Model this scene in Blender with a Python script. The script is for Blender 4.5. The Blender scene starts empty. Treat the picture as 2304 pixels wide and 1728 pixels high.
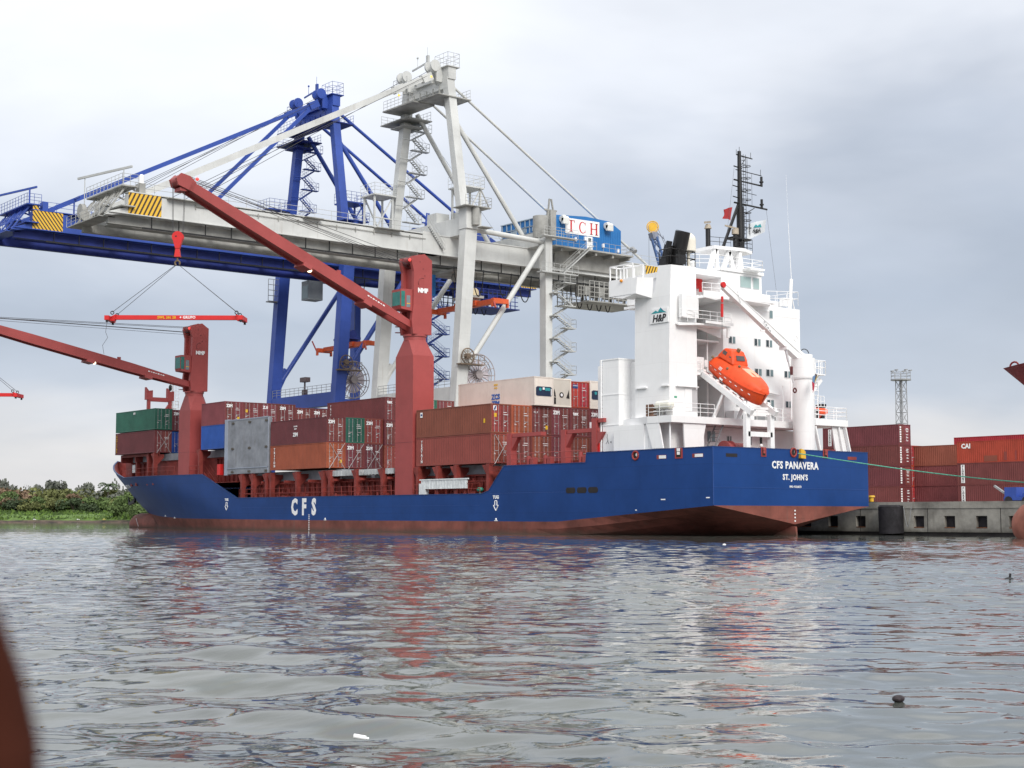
import bpy, bmesh, math, random
import numpy as np
from mathutils import Vector, Matrix
random.seed(11); rng = np.random.default_rng(7)
SC = bpy.context.scene; COL = SC.collection
R = math.radians
# ---------------------------------------------------------------- axes
# x runs from the ship's port side towards the quay, y runs forward along the ship, z up; water is z = 0
# ---------------------------------------------------------------- camera, in a small boat 1.5 m above the water
HEAD = R(38.5)
CAMP = Vector((-85.81, -82.65, 1.54))
cd = bpy.data.cameras.new('camera'); cam = bpy.data.objects.new('camera', cd); COL.objects.link(cam)
cam.location = CAMP
cam.rotation_euler = (R(90) + math.atan(299/3400), 0, -HEAD)
cd.sensor_width = 36; cd.lens = 3400/2304*36; cd.clip_start = 0.02; cd.clip_end = 6000
cd.dof.use_dof = True; cd.dof.focus_distance = 130; cd.dof.aperture_fstop = cd.lens/1000/0.0024
SC.camera = cam
# ---------------------------------------------------------------- sky: high overcast with a darker cloud bank
SUN_AZ = R(200); SUN_EL = R(34)           # azimuth from +y towards +x
W = bpy.data.worlds.new('World'); SC.world = W; W.use_nodes = True
nt = W.node_tree; nt.nodes.clear()
def N(t, **k):
    n = nt.nodes.new(t)
    for a, v in k.items(): setattr(n, a, v)
    return n
def lk(a, b): nt.links.new(a, b)
def mth(op, a, b=None, c=None):
    n = N('ShaderNodeMath', operation=op)
    for i, v in enumerate((a, b, c)):
        if v is None: continue
        if isinstance(v, (int, float)): n.inputs[i].default_value = v
        else: lk(v, n.inputs[i])
    return n.outputs[0]
tc = N('ShaderNodeTexCoord'); sp = N('ShaderNodeSeparateXYZ'); lk(tc.outputs['Generated'], sp.inputs[0])
zz = mth('MAXIMUM', sp.outputs[2], 0.0)
den = mth('ADD', zz, 0.34)
cx = mth('DIVIDE', sp.outputs[0], den); cy = mth('DIVIDE', sp.outputs[1], den)
cv = N('ShaderNodeCombineXYZ'); lk(cx, cv.inputs[0]); lk(cy, cv.inputs[1]); lk(mth('MULTIPLY', zz, 3.2), cv.inputs[2])
no = N('ShaderNodeTexNoise'); no.inputs['Scale'].default_value = 1.35; no.inputs['Detail'].default_value = 5; no.inputs['Roughness'].default_value = 0.5
no.inputs['Distortion'].default_value = 0.4
mpn = N('ShaderNodeMapping'); mpn.inputs['Location'].default_value = (3.1, 1.7, 0.4); lk(cv.outputs[0], mpn.inputs[0]); lk(mpn.outputs[0], no.inputs['Vector'])
# shift the elevation bands with the noise so that they break up as clouds
ev = mth('ADD', zz, mth('MULTIPLY', mth('SUBTRACT', no.outputs[0], 0.5), mth('MINIMUM', mth('ADD', mth('MULTIPLY', zz, 1.35), 0.07), 0.42)))
ramp = N('ShaderNodeValToRGB'); cr = ramp.color_ramp
SKY = [(0.0, (.60, .575, .56)), (.03, (.54, .535, .55)), (.075, (.385, .42, .485)), (.135, (.335, .375, .445)), (.19, (.42, .455, .52)), (.25, (.575, .60, .65)),
       (.33, (.675, .695, .735)), (.6, (.86, .87, .90)), (1.0, (1.2, 1.2, 1.2))]
while len(cr.elements) < len(SKY): cr.elements.new(.5)
for e, (p, c) in zip(cr.elements, SKY): e.position = p; e.color = (c[0], c[1], c[2], 1)
lk(ev, ramp.inputs[0])
no2 = N('ShaderNodeTexNoise'); no2.inputs['Scale'].default_value = 2.6; no2.inputs['Detail'].default_value = 5
lk(mpn.outputs[0], no2.inputs['Vector'])
gain = mth('ADD', mth('MULTIPLY', no2.outputs[0], 0.36), 0.75)
vm = N('ShaderNodeVectorMath', operation='SCALE'); lk(ramp.outputs[0], vm.inputs[0]); lk(mth('MULTIPLY', gain, 10.0), vm.inputs['Scale'])
sky = N('ShaderNodeTexSky', sky_type='NISHITA'); sky.sun_disc = False
sky.sun_elevation = SUN_EL; sky.sun_rotation = SUN_AZ
mx = N('ShaderNodeMix', data_type='RGBA'); mx.inputs[0].default_value = 0.94
lk(sky.outputs[0], mx.inputs[6]); lk(vm.outputs[0], mx.inputs[7])
bg = N('ShaderNodeBackground'); bg.inputs[1].default_value = 0.1; lk(mx.outputs[2], bg.inputs[0])
wo = N('ShaderNodeOutputWorld'); lk(bg.outputs[0], wo.inputs[0])
# ---------------------------------------------------------------- soft sun through thin cloud, behind the camera on the right
sl = bpy.data.lights.new('sun', 'SUN'); sl.energy = 1.5; sl.angle = R(25); sl.color = (1, .96, .9)
so = bpy.data.objects.new('sun', sl); COL.objects.link(so)
so.location = (-60, -160, 120)
sd = Vector((math.sin(SUN_AZ)*math.cos(SUN_EL), math.cos(SUN_AZ)*math.cos(SUN_EL), math.sin(SUN_EL)))
so.rotation_euler = (-sd).to_track_quat('-Z', 'Y').to_euler()
vs = SC.view_settings; vs.view_transform = 'Standard'; vs.look = 'None'; vs.gamma = 1; vs.use_curve_mapping = False
vs.exposure = 0.66
SC.cycles.max_bounces = 6
# ---------------------------------------------------------------- materials
MATS = {}
def mat(name, col, rough=.55, metal=0., var=.12, streak=0., scol=(.12, .07, .045), scale=.6, bump=0., spec=.4, emit=None, plates=None, rand=False, tide=None):
    if name in MATS: return MATS[name]
    m = bpy.data.materials.new(name); m.use_nodes = True; t = m.node_tree; b = t.nodes['Principled BSDF']
    b.inputs['Roughness'].default_value = rough; b.inputs['Metallic'].default_value = metal
    b.inputs['Specular IOR Level'].default_value = spec
    if emit:
        b.inputs['Emission Color'].default_value = (*emit[0], 1); b.inputs['Emission Strength'].default_value = emit[1]
    c = t.nodes.new('ShaderNodeTexCoord')
    n = t.nodes.new('ShaderNodeTexNoise'); n.inputs['Scale'].default_value = scale; n.inputs['Detail'].default_value = 6; n.inputs['Roughness'].default_value = .62
    vec = c.outputs['Object']
    if rand:                                                      # every copy gets its own wear and a slightly different shade
        oi = t.nodes.new('ShaderNodeObjectInfo'); ml = t.nodes.new('ShaderNodeMath'); ml.operation = 'MULTIPLY'; ml.inputs[1].default_value = 61.; t.links.new(oi.outputs['Random'], ml.inputs[0])
        va = t.nodes.new('ShaderNodeVectorMath'); va.operation = 'ADD'; t.links.new(vec, va.inputs[0]); t.links.new(oi.outputs['Location'], va.inputs[1]); vec = va.outputs[0]
    t.links.new(vec, n.inputs['Vector'])
    rp = t.nodes.new('ShaderNodeValToRGB'); lo = [max(0, v*(1-2*var)) for v in col]; hi = [min(1, v*(1+var)+var*.02) for v in col]
    rp.color_ramp.elements[0].position = .3; rp.color_ramp.elements[0].color = (*lo, 1)
    rp.color_ramp.elements[1].position = .68; rp.color_ramp.elements[1].color = (*hi, 1)
    t.links.new(n.outputs[0], rp.inputs[0]); out = rp.outputs[0]
    if streak > 0:
        mp = t.nodes.new('ShaderNodeMapping'); mp.inputs['Scale'].default_value = (1.3, 1.3, .13); t.links.new(vec, mp.inputs[0])
        n2 = t.nodes.new('ShaderNodeTexNoise'); n2.inputs['Scale'].default_value = 1.4; n2.inputs['Detail'].default_value = 7; n2.inputs['Roughness'].default_value = .7
        t.links.new(mp.outputs[0], n2.inputs['Vector'])
        r2 = t.nodes.new('ShaderNodeValToRGB'); r2.color_ramp.elements[0].position = .56; r2.color_ramp.elements[0].color = (0, 0, 0, 1)
        r2.color_ramp.elements[1].position = .74; r2.color_ramp.elements[1].color = (streak, streak, streak, 1)
        t.links.new(n2.outputs[0], r2.inputs[0])
        mi = t.nodes.new('ShaderNodeMix'); mi.data_type = 'RGBA'; t.links.new(r2.outputs[0], mi.inputs[0]); t.links.new(out, mi.inputs[6])
        mi.inputs[7].default_value = (*scol, 1); out = mi.outputs[2]
    if plates:                                                    # welded plate fields: faint seams and slightly different fields
        s3 = t.nodes.new('ShaderNodeSeparateXYZ'); t.links.new(c.outputs['Object'], s3.inputs[0])
        ad = t.nodes.new('ShaderNodeMath'); ad.operation = 'ADD'; t.links.new(s3.outputs[0], ad.inputs[0]); t.links.new(s3.outputs[1], ad.inputs[1])
        cb = t.nodes.new('ShaderNodeCombineXYZ'); t.links.new(ad.outputs[0], cb.inputs[0]); t.links.new(s3.outputs[2], cb.inputs[1])
        bk = t.nodes.new('ShaderNodeTexBrick'); bk.inputs['Scale'].default_value = 1; bk.inputs['Brick Width'].default_value = plates[0]; bk.inputs['Row Height'].default_value = plates[1]
        bk.inputs['Mortar Size'].default_value = plates[3] if len(plates) > 3 else .03; bk.inputs['Mortar Smooth'].default_value = .4; bk.offset = .37
        d = plates[2]; bk.inputs['Color1'].default_value = (1-d*.35,)*3+(1,); bk.inputs['Color2'].default_value = (1, 1, 1, 1); bk.inputs['Mortar'].default_value = (1-d,)*3+(1,)
        t.links.new(cb.outputs[0], bk.inputs['Vector'])
        m3 = t.nodes.new('ShaderNodeMix'); m3.data_type = 'RGBA'; m3.blend_type = 'MULTIPLY'; m3.inputs[0].default_value = 1; t.links.new(out, m3.inputs[6]); t.links.new(bk.outputs[0], m3.inputs[7]); out = m3.outputs[2]
    if tide:                                                      # weed and tide stain below a height, with a ragged edge
        s4 = t.nodes.new('ShaderNodeSeparateXYZ'); t.links.new(c.outputs['Object'], s4.inputs[0])
        n4 = t.nodes.new('ShaderNodeTexNoise'); n4.inputs['Scale'].default_value = .55; n4.inputs['Detail'].default_value = 7; n4.inputs['Roughness'].default_value = .7; t.links.new(c.outputs['Object'], n4.inputs['Vector'])
        k4 = t.nodes.new('ShaderNodeMath'); k4.operation = 'MULTIPLY_ADD'; k4.inputs[1].default_value = tide[2]; t.links.new(n4.outputs[0], k4.inputs[0]); t.links.new(s4.outputs[2], k4.inputs[2])
        r4 = t.nodes.new('ShaderNodeMapRange'); r4.inputs[1].default_value = tide[0]+tide[2]*.5-.25; r4.inputs[2].default_value = tide[0]+tide[2]*.5+.25; r4.inputs[3].default_value = tide[3]; r4.inputs[4].default_value = 0; t.links.new(k4.outputs[0], r4.inputs[0])
        m4 = t.nodes.new('ShaderNodeMix'); m4.data_type = 'RGBA'; t.links.new(r4.outputs[0], m4.inputs[0]); t.links.new(out, m4.inputs[6]); m4.inputs[7].default_value = (*tide[1], 1); out = m4.outputs[2]
    if rand:
        hs = t.nodes.new('ShaderNodeHueSaturation'); mr_ = t.nodes.new('ShaderNodeMapRange'); mr_.inputs[3].default_value = .80; mr_.inputs[4].default_value = 1.22; t.links.new(oi.outputs['Random'], mr_.inputs[0]); t.links.new(mr_.outputs[0], hs.inputs['Value'])
        fr = t.nodes.new('ShaderNodeMath'); fr.operation = 'FRACT'; t.links.new(ml.outputs[0], fr.inputs[0]); m5 = t.nodes.new('ShaderNodeMapRange'); m5.inputs[3].default_value = .488; m5.inputs[4].default_value = .514; t.links.new(fr.outputs[0], m5.inputs[0]); t.links.new(m5.outputs[0], hs.inputs['Hue'])
        t.links.new(out, hs.inputs['Color']); out = hs.outputs[0]
    t.links.new(out, b.inputs['Base Color'])
    if bump:
        bn = t.nodes.new('ShaderNodeBump'); bn.inputs['Strength'].default_value = bump; bn.inputs['Distance'].default_value = .05
        n3 = t.nodes.new('ShaderNodeTexNoise'); n3.inputs['Scale'].default_value = scale*5; n3.inputs['Detail'].default_value = 5
        t.links.new(c.outputs['Object'], n3.inputs['Vector']); t.links.new(n3.outputs[0], bn.inputs['Height']); t.links.new(bn.outputs[0], b.inputs['Normal'])
    MATS[name] = m; return m
WHITE = mat('white_paint', (.88, .88, .88), .45, var=.03, streak=.16, scol=(.60, .54, .45), scale=.35, plates=(3.1, 2.75, .10, .018))
WHITE2 = mat('white_fitting', (.86, .86, .86), .45, var=.02)
HBLUE = mat('hull_blue', (.0085, .050, .205), .5, var=.10, streak=.10, scol=(.03, .08, .24), scale=.22, spec=.22, plates=(8.3, 1.9, .16, .03))
BOOT = mat('boot_red', (.215, .066, .048), .75, var=.26, streak=.6, scol=(.13, .09, .075), scale=.35, plates=(6.2, 1.4, .15, .03), tide=(.28, (.085, .055, .04), .7, .85))
CRED = mat('crane_red', (.35, .066, .062), .5, var=.07, streak=.14, scol=(.20, .05, .045), scale=.4, plates=(2.6, 3.4, .10, .02))
DECKR = mat('deck_red', (.235, .036, .028), .6, var=.22, streak=.25, scol=(.10, .03, .02), scale=.8)
DARK = mat('dark_gap', (.02, .016, .016), .8, var=.2)
BLACK = mat('black_paint', (.012, .012, .013), .45, var=.2)
GLASS = mat('window_glass', (.16, .23, .24), .08, var=.12, spec=.9)
DGLASS = mat('dark_glass', (.035, .05, .055), .08, var=.2, spec=.8)
FRAME = mat('window_frame', (.55, .57, .58), .5, var=.05)
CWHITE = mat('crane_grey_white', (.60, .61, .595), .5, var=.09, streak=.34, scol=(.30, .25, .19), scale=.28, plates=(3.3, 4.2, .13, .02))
CWSOFFIT = mat('crane_grey_soffit', (.36, .36, .34), .7, var=.2, streak=.4, scol=(.16, .14, .11), scale=.4)  # darker grey than the main crane paint, for undersides and platforms
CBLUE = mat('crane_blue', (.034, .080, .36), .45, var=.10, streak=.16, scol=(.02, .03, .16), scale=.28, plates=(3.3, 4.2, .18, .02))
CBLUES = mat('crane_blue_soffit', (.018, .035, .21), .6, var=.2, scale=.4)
HOUSEB = mat('house_blue', (.020, .155, .42), .5, var=.07, streak=.15, scol=(.02, .09, .24), scale=.3)
YEL = mat('yellow_paint', (.72, .42, .03), .5, var=.08)
ORANGE = mat('lifeboat_orange', (.80, .085, .018), .5, var=.10, streak=.15, scol=(.7, .2, .1), scale=1.2)
SPRO = mat('spreader_orange', (.62, .10, .03), .5, var=.18, streak=.4)
RED = mat('signal_red', (.62, .02, .02), .45, var=.06)
GREY = mat('galvanised_grey', (.30, .31, .32), .5, var=.12, scale=1.2)
STEEL = mat('hatch_steel_grey', (.265, .28, .31), .6, var=.16, streak=.35, scol=(.16, .12, .09), scale=.7)
ROPE = mat('wire_rope', (.07, .07, .075), .7, var=.1)
CREAM = mat('cream_paint', (.72, .60, .40), .5, var=.05)
LETW = mat('white_lettering', (.84, .84, .84), .5, var=.03)
LETB = mat('black_lettering', (.015, .015, .018), .5)
LETBLUE = mat('blue_lettering', (.03, .12, .42), .5)
LETTEAL = mat('teal_logo', (.03, .30, .33), .5)
LETNAVY = mat('navy_logo', (.02, .06, .20), .5)
LETRED = mat('red_lettering', (.60, .02, .03), .5)
LETY = mat('yellow_lettering', (.75, .46, .02), .5)
CONC = mat('quay_concrete', (.34, .325, .285), .85, var=.28, streak=.7, scol=(.13, .115, .10), scale=.5, bump=.5, tide=(.42, (.085, .078, .062), 1.2, .8))
RUBBER = mat('black_rubber', (.02, .018, .022), .8, var=.3, scale=2)
C_MAROON = mat('container_maroon', (.175, .042, .044), .55, var=.10, streak=.22, scol=(.09, .035, .03), rand=True)
C_BROWN = mat('container_redbrown', (.255, .062, .045), .55, var=.08, streak=.22, scol=(.12, .04, .03), rand=True)
C_ORANGE = mat('container_rust_orange', (.37, .098, .045), .6, var=.08, streak=.25, scol=(.16, .05, .03), rand=True)
C_GREEN = mat('container_green', (.024, .115, .078), .5, var=.10, streak=.2, scol=(.02, .06, .045), rand=True)
C_BLUE = mat('container_blue', (.014, .075, .30), .5, var=.10, streak=.2, scol=(.02, .04, .12), rand=True)
C_WHITE = mat('container_white', (.72, .67, .60), .5, var=.05, streak=.45, scol=(.45, .33, .20), scale=.5, rand=True)
C_RED = mat('container_red', (.42, .042, .030), .5, var=.10, streak=.3, scol=(.25, .03, .02), rand=True)
C_ROD = mat('lock_rod_grey', (.40, .37, .37), .45, var=.15)
def stripes(name, ang, w=.5):
    m = bpy.data.materials.new(name); m.use_nodes = True; t = m.node_tree; b = t.nodes['Principled BSDF']; b.inputs['Roughness'].default_value = .5
    c = t.nodes.new('ShaderNodeTexCoord'); s = t.nodes.new('ShaderNodeSeparateXYZ'); t.links.new(c.outputs['Object'], s.inputs[0])
    def mm(op, a, v):
        n = t.nodes.new('ShaderNodeMath'); n.operation = op; t.links.new(a, n.inputs[0])
        if isinstance(v, (int, float)): n.inputs[1].default_value = v
        else: t.links.new(v, n.inputs[1])
        return n.outputs[0]
    q = mm('ADD', mm('MULTIPLY', s.outputs[0], math.cos(ang)), mm('MULTIPLY', s.outputs[2], math.sin(ang)))
    f = mm('FRACT', mm('DIVIDE', q, w), 0); g = mm('GREATER_THAN', f, .58)
    mi = t.nodes.new('ShaderNodeMix'); mi.data_type = 'RGBA'; t.links.new(g, mi.inputs[0])
    mi.inputs[6].default_value = (.74, .45, .04, 1); mi.inputs[7].default_value = (.05, .03, .02, 1)
    t.links.new(mi.outputs[2], b.inputs['Base Color']); MATS[name] = m; return m
STRW = stripes('hazard_stripes_wide', R(-25), .46); STRB = stripes('hazard_stripes_narrow', R(38), .37)
# ---------------------------------------------------------------- mesh builder
def V(*a): return Vector(a[0]) if len(a) == 1 else Vector(a)
class MB:
    def __init__(s): s.v = []; s.f = []; s.m = []; s.sm = []
    def add(s, vs, fs, m=0, smooth=False):
        o = len(s.v); s.v += [tuple(p) for p in vs]
        for f in fs: s.f.append([i+o for i in f]); s.m.append(m); s.sm.append(smooth)
        return s
    def hexa(s, p, m=0):
        return s.add(p, [(0, 3, 2, 1), (4, 5, 6, 7), (0, 1, 5, 4), (1, 2, 6, 5), (2, 3, 7, 6), (3, 0, 4, 7)], m)
    def box(s, x0, x1, y0, y1, z0, z1, m=0):
        return s.hexa([(x0, y0, z0), (x1, y0, z0), (x1, y1, z0), (x0, y1, z0), (x0, y0, z1), (x1, y0, z1), (x1, y1, z1), (x0, y1, z1)], m)
    def beam(s, p, q, w, h, m=0, w2=None, h2=None, up=(0, 0, 1)):
        p, q = V(p), V(q); d = (q-p).normalized(); u = V(up)
        if abs(d.dot(u)) > .95: u = Vector((0, 1, 0))
        a = d.cross(u).normalized(); b = a.cross(d).normalized(); w2 = w if w2 is None else w2; h2 = h if h2 is None else h2
        P = [p-a*w/2-b*h/2, p+a*w/2-b*h/2, p+a*w/2+b*h/2, p-a*w/2+b*h/2, q-a*w2/2-b*h2/2, q+a*w2/2-b*h2/2, q+a*w2/2+b*h2/2, q-a*w2/2+b*h2/2]
        return s.hexa(P, m)
    def tube(s, p, q, r, n=8, m=0, r2=None, caps=True):
        p, q = V(p), V(q); d = (q-p)
        if d.length < 1e-6: return s
        d.normalize(); u = Vector((0, 0, 1)) if abs(d.z) < .9 else Vector((1, 0, 0))
        a = d.cross(u).normalized(); b = a.cross(d); r2 = r if r2 is None else r2
        P = [p+(a*math.cos(2*math.pi*i/n)+b*math.sin(2*math.pi*i/n))*r for i in range(n)]
        Q = [q+(a*math.cos(2*math.pi*i/n)+b*math.sin(2*math.pi*i/n))*r2 for i in range(n)]
        s.add(P+Q, [(i, (i+1) % n, n+(i+1) % n, n+i) for i in range(n)], m, n > 6)
        if caps: s.add(P+Q, [tuple(range(n-1, -1, -1)), tuple(range(n, 2*n))], m)
        return s
    def path(s, pts, r, n=5, m=0):
        for a, b in zip(pts[:-1], pts[1:]): s.tube(a, b, r, n, m)
        return s
    def prism(s, poly, off, m=0):
        n = len(poly); P = [V(p) for p in poly]; Q = [p+V(off) for p in P]
        s.add(P+Q, [tuple(range(n-1, -1, -1)), tuple(range(n, 2*n))]+[(i, (i+1) % n, n+(i+1) % n, n+i) for i in range(n)], m); return s
    def quad(s, a, b, c, d, m=0): return s.add([a, b, c, d], [(0, 1, 2, 3)], m)
    def ring(s, c, ax, R0, r, n=24, k=5, m=0, a0=0., a1=2*math.pi):
        c = V(c); ax = V(ax).normalized(); u = Vector((0, 0, 1)) if abs(ax.z) < .9 else Vector((1, 0, 0)); a = ax.cross(u).normalized(); b = a.cross(ax)
        pts = [c+(a*math.cos(a0+(a1-a0)*i/n)+b*math.sin(a0+(a1-a0)*i/n))*R0 for i in range(n+1)]
        return s.path(pts, r, k, m)
    def disc(s, c, ax, R0, th, n=20, m=0):
        c = V(c); ax = V(ax).normalized(); return s.tube(c-ax*th/2, c+ax*th/2, R0, n, m)
    def sphere(s, c, r, n=10, k=7, m=0, sc=(1, 1, 1), lo=-math.pi/2):
        c = V(c); P = []; F = []
        for j in range(k+1):
            t = lo+(math.pi/2-lo)*j/k
            for i in range(n): P.append(c+Vector((r*sc[0]*math.cos(t)*math.cos(2*math.pi*i/n), r*sc[1]*math.cos(t)*math.sin(2*math.pi*i/n), r*sc[2]*math.sin(t))))
        for j in range(k):
            for i in range(n): F.append((j*n+i, j*n+(i+1) % n, (j+1)*n+(i+1) % n, (j+1)*n+i))
        return s.add(P, F, m, True)
    def rail(s, pts, h=1.05, n=3, gap=1.5, r=.022, m=0, base=True):
        pts = [V(p) for p in pts]
        for a, b in zip(pts[:-1], pts[1:]):
            L = (b-a).length; k = max(1, round(L/gap))
            for i in range(k+1):
                p = a.lerp(b, i/k); s.tube(p, p+Vector((0, 0, h)), r, 4, m, caps=False)
            for j in range(1, n+1):
                z = Vector((0, 0, h*j/n)); s.tube(a+z, b+z, r*.9, 4, m, caps=False)
        return s
    def stair(s, p, q, wv, m=0, hand=True, n=None):
        p, q, wv = V(p), V(q), V(wv); L = (q-p).length; n = n or max(3, int(L/.3)); up = Vector((0, 0, 1))
        for o in (wv*0, wv): s.beam(p+o, q+o, .05, .15, m)
        for i in range(1, n):
            c = p.lerp(q, i/n); s.beam(c, c+wv, .2, .035, m)
        if hand:
            for o in (wv*0, wv):
                s.tube(p+o+up, q+o+up, .02, 4, m, caps=False); s.tube(p+o+up*.5, q+o+up*.5, .014, 4, m, caps=False)
                for i in range(0, 4): c = p.lerp(q, i/3)+o; s.tube(c, c+up, .015, 4, m, caps=False)
        return s
    def mesh(s, name, mats, org=(0, 0, 0)):
        me = bpy.data.meshes.new(name); o = V(org)
        me.from_pydata([(p[0]-o.x, p[1]-o.y, p[2]-o.z) for p in s.v], [], s.f)
        for m in (mats if isinstance(mats, (list, tuple)) else [mats]): me.materials.append(m)
        if len(s.f):
            me.polygons.foreach_set('material_index', s.m); me.polygons.foreach_set('use_smooth', s.sm)
        bm = bmesh.new(); bm.from_mesh(me); bmesh.ops.recalc_face_normals(bm, faces=bm.faces); bm.to_mesh(me); bm.free()
        me.update(); return me
    def build(s, name, mats, parent=None, org=None):
        o0 = WL(parent) if org is None else V(org)
        ob = bpy.data.objects.new(name, s.mesh(name, mats, o0)); COL.objects.link(ob)
        if parent is not None: ob.parent = parent
        else: ob.location = o0
        return ob
WLOC = {}
def WL(o):
    if o is None: return Vector((0, 0, 0))
    l = Vector(o.location); p = o.parent
    while p is not None: l = l+Vector(p.location); p = p.parent
    return l
def tag(o, label, cat, group=None):
    o['label'] = label; o['category'] = cat
    if group: o['group'] = group
    return o
def thing(name, loc, label, cat, group=None, rz=0):
    o = bpy.data.objects.new(name, None); COL.objects.link(o); o.location = loc; o.rotation_euler.z = rz; o.empty_display_size = .5
    return tag(o, label, cat, group)
def place(name, me, parent, loc=(0, 0, 0), rot=(0, 0, 0), mats=None, scale=None):
    o = bpy.data.objects.new(name, me); COL.objects.link(o); o.location = loc; o.rotation_euler = rot
    if parent is not None: o.parent = parent
    if scale: o.scale = scale
    if mats:
        for i, m in enumerate(mats): o.material_slots[i].link = 'OBJECT'; o.material_slots[i].material = m
    return o
TXT = {}
def text_mesh(s, bold=0., sp=1.0, lines=1.0, shear=0.):
    k = (s, bold, sp, lines, shear)
    if k in TXT: return TXT[k]
    c = bpy.data.curves.new('lettering', 'FONT'); c.body = s; c.align_x = 'CENTER'; c.align_y = 'CENTER'; c.offset = bold; c.space_character = sp; c.space_line = lines
    c.resolution_u = 2; c.extrude = .012; c.shear = shear
    o = bpy.data.objects.new('lettering', c); COL.objects.link(o)
    dg = bpy.context.evaluated_depsgraph_get(); me = bpy.data.meshes.new_from_object(o.evaluated_get(dg)); me.name = 'lettering'
    bpy.data.objects.remove(o); bpy.data.curves.remove(c)
    me.materials.clear(); me.materials.append(LETW); TXT[k] = me; return me
FACE = {'aft': (R(90), 0, 0), 'port': (R(90), 0, R(-90)), 'stbd': (R(90), 0, R(90))}
def text(parent, s, pos, face, h, m=None, bold=.02, sp=1.05, lines=1.0, xs=1.0, name='lettering', shear=0.):
    me = text_mesh(s, bold, sp, lines, shear)
    o = place(name, me, parent, V(pos)-WL(parent), FACE[face], [m or LETW], (h/.72*xs, h/.72, 1)); return o
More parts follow.
